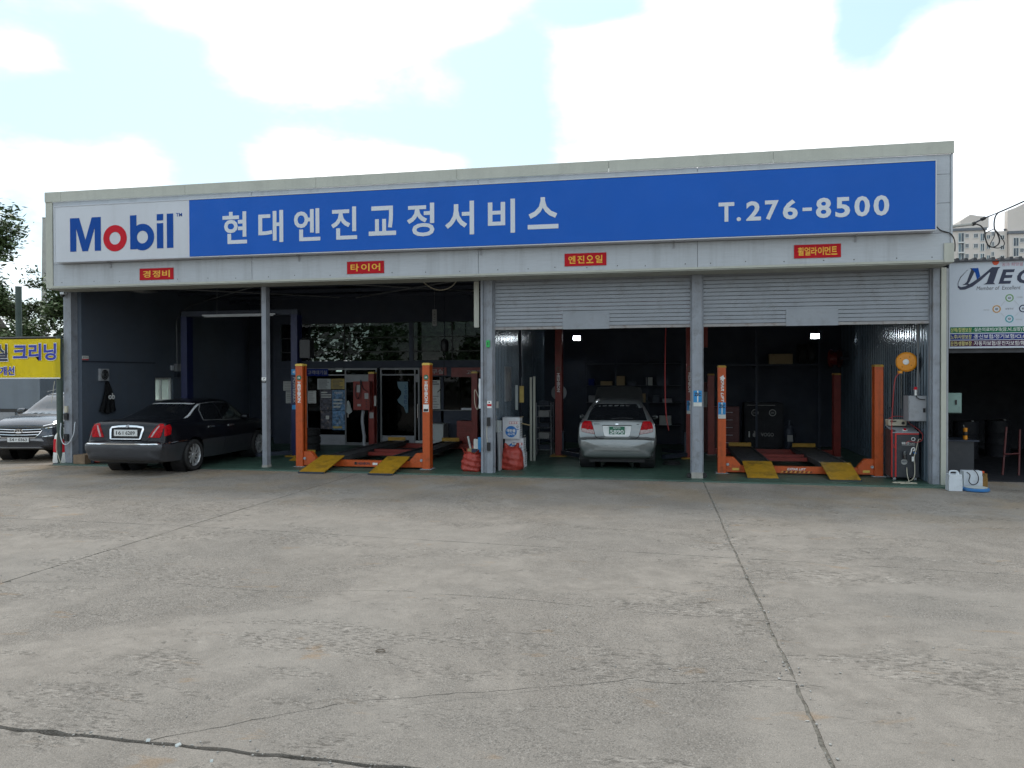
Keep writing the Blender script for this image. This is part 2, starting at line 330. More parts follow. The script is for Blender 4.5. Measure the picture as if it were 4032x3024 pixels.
M['yellow_pale'] = mat('yellow_pale', (0.62, 0.58, 0.20), 0.5, var=0.04)
M['ring_green'] = mat('ring_green', (0.14, 0.30, 0.09), 0.5); M['ring_orange'] = mat('ring_orange', (0.50, 0.24, 0.04), 0.5); M['ring_teal'] = mat('ring_teal', (0.02, 0.27, 0.32), 0.5)
M['red_dot'] = mat('red_dot', (0.62, 0.07, 0.015), 0.5); M['text_grey'] = mat('text_grey', (0.08, 0.08, 0.09), 0.5); M['text_pink'] = mat('text_pink', (0.45, 0.12, 0.15), 0.5)
M['fridge'] = mat('fridge', (0.40, 0.43, 0.42), 0.4, var=0.06)
M['flag_cloth'] = mat('flag_cloth', (0.012, 0.013, 0.016), 0.7, var=0.3, vs=6)
M['roof_dark'] = mat('roof_dark', (0.05, 0.052, 0.06), 0.6, var=0.2)
M['lamp_on'] = mat('lamp_on', (0.9, 0.95, 1.0), 0.4, emit=((0.88, 0.96, 1.0), 22.0))
def floor_green():
    m = mat('floor_green', (0.042, 0.088, 0.064), 0.5, var=0.2, vs=1.2, dirt=((0.045, 0.048, 0.045), 0.85, 1.6), bump=0.15, bs=25)
    return m
M['floor_green'] = floor_green()
def glass_mat():
    m = bpy.data.materials.new('office_glass'); m.use_nodes = True; t = m.node_tree; n = t.nodes; l = t.links
    for x in list(n): n.remove(x)
    o = n.new('ShaderNodeOutputMaterial'); tr = n.new('ShaderNodeBsdfTransparent'); tr.inputs[0].default_value = (0.27, 0.30, 0.29, 1)
    gl = n.new('ShaderNodeBsdfGlossy'); gl.inputs['Roughness'].default_value = 0.015; fr = n.new('ShaderNodeFresnel'); fr.inputs[0].default_value = 1.55
    mu = n.new('ShaderNodeMath'); mu.operation = 'MULTIPLY'; mu.inputs[1].default_value = 0.3; l.new(fr.outputs[0], mu.inputs[0])
    mx = n.new('ShaderNodeMixShader'); l.new(mu.outputs[0], mx.inputs[0]); l.new(tr.outputs[0], mx.inputs[1]); l.new(gl.outputs[0], mx.inputs[2]); l.new(mx.outputs[0], o.inputs[0])
    return m
M['office_glass'] = glass_mat()
def concrete():
    m = bpy.data.materials.new('yard_concrete'); m.use_nodes = True; t = m.node_tree; n = t.nodes; l = t.links
    b = n['Principled BSDF']; g = n.new('ShaderNodeNewGeometry'); P = g.outputs['Position']
    def noise(s, d=5, r=0.55, vec=P, dist=0):
        x = n.new('ShaderNodeTexNoise'); x.inputs['Scale'].default_value = s; x.inputs['Detail'].default_value = d; x.inputs['Roughness'].default_value = r; x.inputs['Distortion'].default_value = dist
        l.new(vec, x.inputs['Vector']); return x.outputs['Fac']
    def rng(f, a, c, lo=0.0, hi=1.0):
        r = n.new('ShaderNodeMapRange'); r.interpolation_type = 'SMOOTHSTEP'; l.new(f, r.inputs['Value'])
        for k, v in (('From Min', a), ('From Max', c), ('To Min', lo), ('To Max', hi)): r.inputs[k].default_value = v
        return r.outputs[0]
    def mul(a, c):
        x = n.new('ShaderNodeMath'); x.operation = 'MULTIPLY'; l.new(a, x.inputs[0])
        if isinstance(c, (int, float)): x.inputs[1].default_value = c
        else: l.new(c, x.inputs[1])
        return x.outputs[0]
    def add(a, c):
        x = n.new('ShaderNodeMath'); x.operation = 'ADD'; l.new(a, x.inputs[0]); l.new(c, x.inputs[1]); return x.outputs[0]
    def mix(f, a, c):
        x = n.new('ShaderNodeMix'); x.data_type = 'RGBA'; l.new(f, x.inputs[0])
        for i, v in ((6, a), (7, c)):
            if isinstance(v, tuple): x.inputs[i].default_value = (*v, 1)
            else: l.new(v, x.inputs[i])
        return x.outputs[2]
    col = mix(rng(noise(3.2, 15, 0.74, dist=0.4), 0.32, 0.68), (0.262, 0.230, 0.197), (0.356, 0.314, 0.270))
    col = mix(mul(rng(noise(0.30, 5, 0.5), 0.40, 0.68), 0.50), col, (0.288, 0.261, 0.230))        # cooler patches
    col = mix(mul(rng(noise(0.42, 5, 0.5), 0.52, 0.72), 0.45), col, (0.368, 0.323, 0.277))        # paler patches
    wear = rng(noise(0.42, 6, 0.62, dist=0.6), 0.42, 0.64)
    vor = n.new('ShaderNodeTexVoronoi'); vor.inputs['Scale'].default_value = 105; l.new(P, vor.inputs['Vector'])
    sepc = n.new('ShaderNodeSeparateColor'); l.new(vor.outputs['Color'], sepc.inputs[0])
    grain_d = rng(sepc.outputs[0], 0.78, 0.84); grain_l = rng(sepc.outputs[1], 0.80, 0.88)
    fine = noise(160, 3, 0.7)
    col = mix(mul(rng(fine, 0.44, 0.60), 0.36), col, (0.15, 0.137, 0.118))
    col = mix(mul(mul(grain_d, wear), 0.50), col, (0.10, 0.092, 0.082))
    col = mix(mul(mul(grain_l, wear), 0.45), col, (0.45, 0.41, 0.365))
    # spalled areas: flakes of the skin lost, dark hollows beside pale broken edges
    mp = n.new('ShaderNodeMapping'); mp.inputs['Scale'].default_value = (0.62, 1.5, 1); l.new(P, mp.inputs[0])
    S = rng(noise(0.85, 10, 0.68, mp.outputs[0], 0.9), 0.495, 0.585)
    fl = noise(24, 6, 0.72, mp.outputs[0], 0.4); fl2 = noise(21, 6, 0.72, mp.outputs[0], 0.1)
    hollow = add(mul(rng(fl, 0.535, 0.575), S), mul(rng(fl, 0.635, 0.675), 0.75)); edge = add(mul(rng(fl2, 0.545, 0.60), S), mul(rng(fl2, 0.64, 0.69), 0.7))
    col = mix(mul(edge, 0.45), col, (0.50, 0.455, 0.40))
    col = mix(mul(hollow, 0.54), col, (0.115, 0.102, 0.086))
    scuff = rng(noise(3.0, 12, 0.80, mp.outputs[0], 0.8), 0.645, 0.70)
    col = mix(mul(scuff, 0.75), col, (0.115, 0.103, 0.088))
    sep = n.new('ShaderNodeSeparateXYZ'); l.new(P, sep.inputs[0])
    near = rng(sep.outputs[1], -6.0, -0.4)                                                        # rises from the open yard to the building front
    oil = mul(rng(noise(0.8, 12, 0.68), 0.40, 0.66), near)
    col = mix(mul(oil, 0.50), col, (0.130, 0.105, 0.083))  # darker blotches, stronger towards the building front
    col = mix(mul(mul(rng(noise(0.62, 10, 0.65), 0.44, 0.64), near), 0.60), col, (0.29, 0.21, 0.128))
    spot = rng(noise(2.1, 8, 0.62, mp.outputs[0], 0.5), 0.615, 0.70)
    col = mix(mul(spot, 0.36), col, (0.33, 0.195, 0.085))
    drip = rng(noise(4.6, 3, 0.4), 0.735, 0.755)
    col = mix(mul(drip, 0.6), col, (0.10, 0.090, 0.078))
    l.new(col, b.inputs['Base Color']); b.inputs['Roughness'].default_value = 0.88; b.inputs['Specular IOR Level'].default_value = 0.25
    pit = mul(rng(noise(95, 4, 0.75), 0.35, 0.60), 1.0)
    h = add(mul(pit, add(mul(wear, 0.9), rng(fine, 0, 1, 0.25, 0.5))), add(mul(noise(14, 6, 0.6), 0.5), mul(hollow, -1.2)))
    bp = n.new('ShaderNodeBump'); bp.inputs['Strength'].default_value = 0.7; bp.inputs['Distance'].default_value = 0.006
    l.new(h, bp.inputs['Height']); l.new(bp.outputs[0], b.inputs['Normal'])
    return m
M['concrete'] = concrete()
M['red_dark'] = mat('red_dark', (0.085, 0.008, 0.007), 0.5, var=0.15)
M['shade_black'] = mat('shade_black', (0.013, 0.014, 0.019), 0.7, var=0.3)  # near-black: the deep shade of dim interiors is put into the colour
def frost_mat():
    m = bpy.data.materials.new('frosted_pane'); m.use_nodes = True; t = m.node_tree; n = t.nodes; l = t.links
    b = n['Principled BSDF']; b.inputs['Base Color'].default_value = (.72, .78, .74, 1); b.inputs['Roughness'].default_value = .4
    tr = n.new('ShaderNodeBsdfTranslucent'); tr.inputs[0].default_value = (.86, .92, .86, 1); mx = n.new('ShaderNodeMixShader'); mx.inputs[0].default_value = .75
    l.new(b.outputs[0], mx.inputs[1]); l.new(tr.outputs[0], mx.inputs[2]); l.new(mx.outputs[0], n['Material Output'].inputs[0]); return m
M['frost'] = frost_mat()
M['soil'] = mat('soil', (0.075, 0.068, 0.058), 0.95, var=0.35, vs=12, bump=0.8, bs=60)
# ================================================================== ground
def ground_sheet():
    b = MB()
    xs = [-400, -120, -40, -8, 2, 12, 22, 30, 60, 150, 400]; ys = [-300, -80, -30, -12, 0, 12, 40, 120, 500]
    v = [[b.bm.verts.new((x, y, fz(x)-0.075)) for y in ys] for x in xs]
    for i in range(len(xs)-1):
        for j in range(len(ys)-1): b._f([v[i][j], v[i+1][j], v[i+1][j+1], v[i][j+1]])
    return props(b.build('ground', M['soil']), kind='structure')
ground = ground_sheet()
yard = thing('yard', None, None, (10, -8, 0)); yard['kind'] = 'structure'
rnd = random.Random(5)
_jc = {}
def jag(a, b, amp, seed, step=0.13):
    """ragged line from a to b, ends included"""
    key = (round(a[0], 3), round(a[1], 3), round(b[0], 3), round(b[1], 3))
    r = random.Random(seed); a = Vector((*a, 0)); b = Vector((*b, 0)); d = b-a; n = max(2, int(d.length/step)); nr = Vector((-d.y, d.x, 0)).normalized()
    out = []; w = 0
    for i in range(n+1):
        w = 0.75*w + r.uniform(-1, 1)*amp
        out.append(a+d*(i/n)+nr*(w if 0 < i < n else 0))
    return out
def slab(loop, name='concrete_slab'):
    """flat concrete slab from a closed loop of (x, y): top at the yard level, worn edge, 6 cm deep"""
    bm = bmesh.new(); pts = [(p[0], p[1]) for p in loop]; clean = []
    for p in pts:
        if not clean or (Vector(p)-Vector(clean[-1])).length > 0.004: clean.append(p)
    if (Vector(clean[0])-Vector(clean[-1])).length < 0.004: clean.pop()
    top = [bm.verts.new((x, y, fz(x))) for x, y in clean]; f = bm.faces.new(top)
    if f.normal.z < 0 or sum((clean[i][0]*clean[(i+1) % len(clean)][1]-clean[(i+1) % len(clean)][0]*clean[i][1]) for i in range(len(clean))) < 0: f.normal_flip()
    g = bmesh.ops.inset_region(bm, faces=[f], thickness=0.007, depth=0.0, use_even_offset=False)
    for v in top: v.co.z -= rnd.uniform(0.001, 0.005)
    be = [e for e in bm.edges if e.is_boundary]
    ex = bmesh.ops.extrude_edge_only(bm, edges=be)
    for v in [x for x in ex['geom'] if isinstance(x, bmesh.types.BMVert)]: v.co.z -= 0.06
    bmesh.ops.recalc_face_normals(bm, faces=bm.faces)
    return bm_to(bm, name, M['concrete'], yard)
def off_line(pts, d):
    out = []
    for i, p in enumerate(pts):
        t = (pts[min(i+1, len(pts)-1)]-pts[max(i-1, 0)]).normalized(); out.append(p+Vector((-t.y, t.x, 0))*d)
    return out
# joint lines: columns of slabs 7 m wide, rows about 5.7 m deep
JX = [-20.6, -13.6, -6.6, 0.42, 7.42, 14.42, 21.42, 28.4, 35.4]
def jx(x, y): return x + (-0.012*(y+0.3) if abs(x-7.42) > 0.1 and abs(x-14.42) < .1 else (0.018*(y+1.0) if abs(x-7.42) < .1 else 0))
JY = [-23.2, -17.4, -11.73, -6.15, -0.42]
def jy(x, y): return y + (-0.065*(x-7.4) if abs(y+6.15) < .1 and x > 7.4 else 0)
def corner(i, j): 
    x = JX[i]; y = JY[j]; return (jx(x, y), jy(x, y))
GAPX = {14.42: 0.0085, 7.42: 0.0065}; GAPY = {-11.73: 0.014, -6.15: 0.0032}
def vline(i, j, side):  # vertical joint i between rows j, j+1; side +1 = right edge of the gap
    g = GAPX.get(JX[i], 0.008); amp = 0.006 if JX[i] == 14.42 else 0.003
    L_ = jag(corner(i, j), corner(i, j+1), amp, 100+i*10+j, 0.10)
    r = random.Random(900+i*31+j*7+side)
    return [p+Vector((side*(g+abs(r.gauss(0, g*0.5))), 0, 0)) for p in L_]
def hline(i, j, side):  # horizontal joint j between columns i, i+1; side +1 = upper edge
    g = GAPY.get(JY[j], 0.008); amp = 0.009 if JY[j] == -11.73 else 0.003
    L_ = jag(corner(i, j), corner(i+1, j), amp, 500+i*10+j, 0.10)
    r = random.Random(1900+i*31+j*7+side)
    return [p+Vector((0, side*(g+abs(r.gauss(0, g*0.5))), 0)) for p in L_]
def trim(ls):
    """join four edge lines; drop overlapping ends at the corners"""
    loop = []
    for l_ in ls: loop += l_[1:-1]
    return [(p.x, p.y) for p in loop]
def flat_front(i): return [Vector((JX[i], -0.36, 0)), Vector(((JX[i]+JX[i+1])/2, -0.36, 0)), Vector((JX[i+1], -0.36, 0))]
for i in range(len(JX)-1):
    for j in range(len(JY)-1):
        bot = hline(i, j, +1); right = vline(i+1, j, -1); top = hline(i, j+1, -1) if j+1 < len(JY)-1 else None; left = vline(i, j, +1)
        if top is None:
            x0, x1 = JX[i]+0.008, JX[i+1]-0.008
            yy = -0.372
            top = [Vector((x0, yy, 0)), Vector((x0+0.02, yy, 0)), Vector(((x0+x1)/2, yy, 0)), Vector((x1-0.02, yy, 0)), Vector((x1, yy, 0))]
        if abs(JX[i]-7.42) < .1 and abs(JY[j]+11.73) < .1:
            # this slab has broken: one crack right across and one off the corner
            c2 = [Vector((x, y, 0)) for x, y in ((7.27, -9.05), (8.74, -8.73), (9.99, -8.86), (11.27, -8.58), (12.31, -8.63), (13.37, -8.77), (14.40, -8.85))]
            c3 = [Vector((x, y, 0)) for x, y in ((10.85, -11.70), (11.28, -11.36), (11.73, -11.03), (12.38, -10.74), (12.71, -10.64), (13.44, -10.30), (13.74, -10.33), (14.435, -10.13))]
            def fine(c, sd):
                r = random.Random(sd); out = []
                for a, b_ in zip(c[:-1], c[1:]):
                    for q in jag((a.x, a.y), (b_.x, b_.y), 0.013, r.random(), 0.07)[:-1]: out.append(q)
                out.append(c[-1]); return out
            c2 = fine(c2, 1); c3 = fine(c3, 2)
            up = [q for q in c2]
            def clipx(l_, lo, hi): return [p for p in l_ if lo < p.y < hi]
            n1 = off_line(c2, 0.0028); n2 = off_line(c2, -0.0028)
            rU = [p for p in right if p.y > -8.84]; lU = [p for p in left if p.y > -9.04]
            slab([(p.x, p.y) for p in n1[1:-1]] + [(right[0].x-.002, -8.846)] + [(p.x, p.y) for p in rU[:-1]] + [(right[-1].x, top[-1].y)] + [(p.x, p.y) for p in reversed(top[1:-1])] + [(left[-1].x, top[0].y)] + [(p.x, p.y) for p in reversed(lU[:-1])])
            m1 = off_line(c3, 0.0038); m2 = off_line(c3, -0.0038)
            rM = [p for p in right if -10.12 < p.y < -8.87]; lM = [p for p in left if p.y < -9.07]
            bL = [p for p in bot if p.x < 10.80]; bR = [p for p in bot if p.x > 10.90]
            slab([(left[0].x, bot[0].y)] + [(p.x, p.y) for p in bL[1:]] + [(10.846, -11.722)] + [(p.x, p.y) for p in m1[1:]] + [(right[0].x-.002, -10.122)] + [(p.x, p.y) for p in rM] + [(right[0].x-.002, -8.856)] + [(p.x, p.y) for p in reversed(n2[1:-1])] + [(p.x, p.y) for p in reversed(lM[1:])])
            rL = [p for p in right if p.y < -10.16]
            slab([(p.x, p.y) for p in bR[:-1]] + [(right[0].x, bot[-1].y)] + [(p.x, p.y) for p in rL[1:]] + [(right[0].x-.002, -10.138)] + [(p.x, p.y) for p in reversed(m2[1:])] + [(10.853, -11.722)])
            continue
        q = lambda l_: [(p.x, p.y) for p in l_[1:-1]]
        slab([(left[0].x, bot[0].y)]+q(bot)+[(right[0].x, bot[-1].y)]+q(right)+[(right[-1].x, top[-1].y)]+q(list(reversed(top)))+[(left[-1].x, top[0].y)]+q(list(reversed(left))))
# concrete beside the building
for (x0, x1, y0, y1) in ((-20.6, -6.61, -0.356, 14), (-6.59, -0.12, -0.356, 6.5), (-6.59, -0.12, 6.52, 14), (18.97, 35.4, -0.356, 12)):
    slab([(x0, y0), (x1, y0), (x1, y1), (x0, y1)])
# mortar and grit that fills the joints
def joint_fill():
    b = MB()
    for x, y0, y1, w in ((14.42, -24, -0.5, 0.05), (7.42, -24, -0.5, 0.03)):
        n = 60
        for k in range(n):
            ya, yb = y0+(y1-y0)*k/n, y0+(y1-y0)*(k+1)/n
            xa, xb = jx(x, ya), jx(x, yb); za, zb = fz(xa)-0.012, fz(xb)-0.012
            b.quad((xa-w, ya, za), (xa+w, ya, za), (xb+w, yb, zb), (xb-w, yb, zb))
    o = b.build('joint_mortar', mat('joint_mortar', (0.17, 0.155, 0.13), 0.95, var=0.5, vs=25, bump=0.8, bs=70), yard); o['kind'] = 'stuff'; return o
joint_fill()
def grit():
    bm = bmesh.new(); r = random.Random(3)
    def chip(x, y, s):
        m_ = Matrix.Translation((x, y, fz(x)+s*0.25)) @ Matrix.Rotation(r.random()*6.28, 4, 'Z') @ Matrix.Diagonal((s*r.uniform(.7, 1.4), s*r.uniform(.6, 1.1), s*r.uniform(.35, .6), 1))
        bmesh.ops.create_icosphere(bm, subdivisions=1, radius=1.0, matrix=m_)
    for _ in range(260):
        y = r.uniform(-11.6, -2); chip(jx(14.42, y)+r.gauss(0, 0.05), y, r.uniform(0.003, 0.011))
    for _ in range(260): x = r.uniform(7.5, 20); chip(x, -11.73+r.gauss(0, 0.04), r.uniform(0.003, 0.009))
    for _ in range(350): chip(r.uniform(6, 20), r.uniform(-11.9, -3), r.uniform(0.003, 0.009))
    o = bm_to(bm, 'loose_grit', mat('loose_grit', (0.30, 0.29, 0.27), 0.9, var=0.6, vs=30)); props(o, 'loose grit scattered over the concrete yard and along its joints', 'grit', kind='stuff'); return o
grit()
for k, (x, y, a, s, lab) in enumerate(((10.85, -11.72, .4, .011, 'single white chip lying on the open joint at the bottom left of the yard'), (11.05, -11.74, 1.2, .015, 'pair-sized flat white scrap bridging the open joint beside the smaller chip'),
                              (11.33, -11.86, .2, .008, 'small white pebble just in front of the open joint in the yard'))):
    b = MB(); b.obox((x, y, fz(x)+s*0.28), (s*math.cos(a), s*math.sin(a), 0), (-s*.5*math.sin(a), s*.5*math.cos(a), 0.004), (0, 0.003, s*.22))
    props(b.build('white_chip', M['fridge'], bevel=s*.12, seg=2), lab, 'chip', 'white scraps on the yard joint')
b = MB(); ring = [(11.62+0.028*math.cos(t)*1.25, -10.15+0.028*math.sin(t), fz(11.6)+0.006) for t in np.linspace(0, 2*math.pi, 25)]
props(b.tube(ring, 0.0032, 6, cap=False).build('rubber_ring', mat('ring_brown', (0.10, 0.075, 0.05), 0.6), smooth=True), 'small brown rubber ring lying on the open concrete', 'ring')

# ================================================================== garage building
GB = thing('garage_building', 'long grey single-storey repair garage with four bays and a white panelled fascia', 'building', (9.4, 0, 0))
FY = -0.58
cx = [0.08, 0.50, 3.58, 6.60, 9.62, 12.64, 15.66, 18.72]
for a, b_ in zip(cx[:-1], cx[1:]):
    m_ = MB(); m_.prism([(a+.003, FY-.035, 5.952), (a+.003, FY-.035, 6.168), (a+.003, FY-.02, 6.176), (a+.003, FY+.28, 6.176), (a+.003, FY+.28, 6.10), (a+.003, FY+.0, 6.10), (a+.003, FY+.0, 5.952)], (b_-a-.006, 0, 0))
    m_.build('coping', M['beige_trim'], GB)
rows = [(4.078, 4.550), (4.557, 5.082), (5.089, 5.592), (5.599, 5.950)]
pcols = [0.262, 5.12, 10.05, 14.30, 18.665]
sc_ = MB(); rs_ = random.Random(14)
for a, b_ in zip(pcols[:-1], pcols[1:]):
    for k in range(7): sc_.lathe([(0, 0), (.011, 0), (.008, .004), (0, .005)], (a+.3+(b_-a-.6)*k/6+rs_.uniform(-.1, .1), FY-.001, 4.14+rs_.uniform(-.015, .02)), (0, -1, 0), 6)
o_ = sc_.build('screw_heads', M['black'], GB); o_['kind'] = 'stuff'
for z0, z1 in rows:
    for a, b_ in zip(pcols[:-1], pcols[1:]):
        part_box('fascia_panel', (a+.004, b_-.004, FY, FY+.06, z0, z1), M['white_panel'], GB, .003)
part_box('corner_trim', (0.085, 0.258, FY-.014, FY+.2, 4.032, 5.950), M['beige_trim'], GB)
part_box('corner_trim', (18.668, 18.705, FY-.012, FY+.1, 4.372, 5.950), M['white_panel'], GB)
part_box('end_box', (18.56, 18.722, FY-.03, FY+.2, 4.030, 4.368), M['beige_trim'], GB)
for a, b_ in ((0.262, 2.98), (2.984, 10.0), (10.004, 17.1), (17.104, 18.556)):
    part_box('bottom_trim', (a, b_, FY-.022, FY+.05, 4.034, 4.074), M['beige_trim'], GB)
part_box('soffit', (0.09, 18.70, FY-.004, -0.001, 4.012, 4.030), M['soffit'], GB, 0)
part_box('soffit_header', (0.09, 18.70, 0.002, 0.06, 4.012, 4.30), M['soffit'], GB, 0)
MB().box(0.10, 18.69, FY+.065, FY+.12, 4.035, 5.95).build('fascia_frame', M['steel_dark'], GB)
MB().box(0.09, 0.13, FY+.2, 8.1, 4.04, 5.94).build('side_parapet', M['white_panel'], GB)
MB().box(18.66, 18.70, FY+.2, 8.1, 4.38, 5.94).build('side_parapet', M['white_panel'], GB)
MB().box(0.14, 18.65, FY+.13, 8.1, 4.62, 4.72).build('roof', M['ceiling'], GB)
# shop floor: green painted slab, chipped front edge
def shop_floor():
    r = random.Random(9); front = [(-0.02, -.33)]; x = 0.1
    while x < 18.9: front.append((x, -0.345+r.uniform(-.012, .018))); x += r.uniform(.08, .3)
    front.append((18.95, -.33)); bm = bmesh.new(); pts = front+[(18.95, 8.0), (-0.02, 8.0)]
    top = [bm.verts.new((x, y, fz(x)+0.022)) for x, y in pts]; bot = [bm.verts.new((x, y-(0.02 if y < 0 else 0), fz(x)-0.05)) for x, y in pts]
    bm.faces.new(top)
    for i in range(len(pts)): bm.faces.new([top[i], bot[i], bot[(i+1) % len(pts)], top[(i+1) % len(pts)]])
    bmesh.ops.recalc_face_normals(bm, faces=bm.faces)
    return props(bm_to(bm, 'shop_floor', M['floor_green']), kind='structure')
shop_floor()
def gz(x): return fz(x)+0.022
# columns
def column(name, boxes, m, extra=None):
    b = MB()
    for q in boxes: b.box(*q)
    return b.build(name, m, GB, bevel=.006)
c1 = column('column', [(0.0, 0.20, 0.0, 0.20, gz(.1), 4.01)], M['grey_paint'])
c2 = column('column', [(5.01, 5.115, 0.0, 0.17, gz(5), 4.01)], M['grey_paint'])
c3 = column('column', [(9.952, 10.0, 0.0, 0.14, gz(10), 4.01), (10.004, 10.076, 0.035, 0.14, gz(10), 4.01), (10.08, 10.20, 0.0, 0.16, gz(10), 4.01)], M['grey_paint'])
c4 = column('column', [(14.22, 14.41, 0.0, 0.16, gz(14.3), 4.01)], M['grey_paint'])
c5 = column('column', [(18.57, 18.69, 0.0, 0.18, gz(18.6), 4.01)], M['grey_paint'])
part_box('column_foot', (14.205, 14.425, -0.012, 0.175, gz(14.3), gz(14.3)+.115), M['concrete_trim'], GB, .012)
part_box('column_foot', (5.0, 5.125, -0.012, 0.18, gz(5), gz(5)+.05), M['concrete_trim'], GB, .01)
b = MB().box(18.705, 18.79, -0.03, 0.10, fz(18.7), 4.01); b.build('downpipe_cover', M['beige_trim'], GB, bevel=.008)
b = MB().tube([(18.82, 0.05, fz(18.8)), (18.82, 0.05, 4.0)], 0.03, 12); b.build('downpipe', M['panel_grey'], GB, smooth=True)
part_box('guide_bar', (9.782, 9.888, 0.12, 0.16, 3.05, 4.01), M['beige_trim'], GB)
# roller shutters, half raised
def shutter(x0, x1, px0, px1, seed):
    r = random.Random(seed); root = part_box('roller_shutter', (x0+.002, x0+.03, .07, .16, gz(x0), 4.01), M['grey_paint'], GB, .003)
    part_box('guide_rail', (x1-.03, x1-.002, .07, .16, gz(x1), 4.01), M['grey_paint'], root, .003)
    pitch = 0.0775; z = 3.052; me = None; k = 0
    def slat_mesh(a, b_):
        bm = bmesh.new(); prof = [(0.0, 0.0), (-0.008, 0.002), (-0.009, 0.004), (-0.009, 0.068), (-0.008, 0.070), (0.0, 0.0705), (0.006, 0.0705), (0.006, 0.0)]
        v0 = [bm.verts.new((a, y, zz)) for y, zz in prof]; v1 = [bm.verts.new((b_, y, zz)) for y, zz in prof]
        bm.faces.new(v0[::-1]); bm.faces.new(v1)
        for i in range(len(prof)): bm.faces.new([v0[i], v0[(i+1) % 8], v1[(i+1) % 8], v1[i]])
        bmesh.ops.recalc_face_normals(bm, faces=bm.faces); m_ = bpy.data.meshes.new('slat'); bm.to_mesh(m_); bm.free(); setmat(m_, M['shutter']); return m_
    full = slat_mesh(x0+.032, x1-.032)
    while z < 4.0:
        link('slat', full, root, (0, 0.118+r.uniform(-.0015, .0015), z)); z += pitch
    # bottom rail in two lengths either side of the access plate
    for a, b_ in ((x0+.032, px0-.004), (px1+.004, x1-.032)):
        m_ = MB(); m_.box(a, b_, .098, .128, 2.988, 3.044); m_.box(a, b_, .090, .0975, 2.992, 3.012)
        m_.build('bottom_rail', M['rust_rail'], root, bevel=.003)
    part_box('access_plate', (px0, px1, .094, .1025, 2.982, 3.306), M['shutter'], root, .002)
shutter(10.20, 14.22, 11.65, 12.60, 1)
shutter(14.41, 18.57, 15.99, 16.94, 2)
# walls
b = MB(); x = 0.205
# left wall with a window opening (y 2.86..3.62, z 1.38..2.02)
for (y0, y1, z0, z1) in ((0.205, 2.86, gz(0), 4.61), (3.62, 8.0, gz(0), 4.61), (2.86, 3.62, gz(0), 1.38), (2.86, 3.62, 2.02, 4.61)): b.box(0.02, 0.30, y0, y1, z0, z1)
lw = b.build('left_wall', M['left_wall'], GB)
part_box('seam_rail', (0.3005, 0.312, 0.21, 2.85, 2.395, 2.425), M['steel_dark'], lw, 0)
wn = part_box('window', (0.10, 0.24, 2.862, 2.90, 1.382, 2.018), M['decal_white'], GB, .003)
for q in ((0.10, 0.24, 3.58, 3.618, 1.382, 2.018), (0.10, 0.24, 2.904, 3.576, 1.382, 1.42), (0.10, 0.24, 2.904, 3.576, 1.98, 2.018), (0.12, 0.22, 3.20, 3.235, 1.424, 1.976)): part_box('frame', q, M['decal_white'], wn, .003)
frost = M['frost']
part_box('pane', (0.15, 0.158, 2.904, 3.196, 1.424, 1.976), frost, wn, 0); part_box('pane', (0.17, 0.178, 3.239, 3.576, 1.424, 1.976), frost, wn, 0)
for k in range(3): MB().tube([(0.135, 3.27+.1*k, 1.42), (0.135, 3.27+.1*k, 1.98)], .012, 6).build('security_bar', M['decal_white'], wn)
b = MB()   # the back wall has a long clerestory opening behind the office
for q in ((0.02, 2.4, 7.62, 7.80, -.1, 4.61), (9.2, 18.66, 7.62, 7.80, -.1, 4.61), (2.4, 9.2, 7.62, 7.80, -.1, 2.42), (2.4, 9.2, 7.62, 7.80, 4.05, 4.61)): b.box(*q)
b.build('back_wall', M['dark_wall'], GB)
# corrugated metal cladding: side walls of the covered bays
def corrugated(name, x, face, y0, y1, z0, z1, th=0.02):
    bm = bmesh.new(); pts = []; y = y0; p = 0.16
    while y < y1-1e-6:
        for dy, d in ((0, 0), (.055, 0), (.075, .026), (.14, .026)):
            if y+dy <= y1: pts.append((y+dy, d))
        y += p
    pts.append((y1, 0)); lo = [bm.verts.new((x+face*d, yy, z0)) for yy, d in pts]; hi = [bm.verts.new((x+face*d, yy, z1)) for yy, d in pts]
    for i in range(len(pts)-1): bm.faces.new([lo[i], lo[i+1], hi[i+1], hi[i]])
    be = [e for e in bm.edges if e.is_boundary]; ex = bmesh.ops.extrude_edge_only(bm, edges=be)
    for v in [q for q in ex['geom'] if isinstance(q, bmesh.types.BMVert)]: v.co.x -= face*th
    bmesh.ops.recalc_face_normals(bm, faces=bm.faces)
    return bm_to(bm, name, M['corrugated'], GB)
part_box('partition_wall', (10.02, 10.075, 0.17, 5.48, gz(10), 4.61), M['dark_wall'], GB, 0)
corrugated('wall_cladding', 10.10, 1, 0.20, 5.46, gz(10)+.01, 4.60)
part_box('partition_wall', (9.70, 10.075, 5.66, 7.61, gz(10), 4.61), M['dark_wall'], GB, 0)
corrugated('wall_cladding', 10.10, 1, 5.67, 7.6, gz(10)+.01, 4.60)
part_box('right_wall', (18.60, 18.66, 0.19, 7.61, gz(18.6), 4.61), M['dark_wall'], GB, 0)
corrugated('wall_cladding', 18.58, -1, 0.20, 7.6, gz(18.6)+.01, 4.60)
part_box('wall_stud', (10.115, 10.17, 3.45, 3.53, gz(10), 4.6), M['steel_dark'], GB)
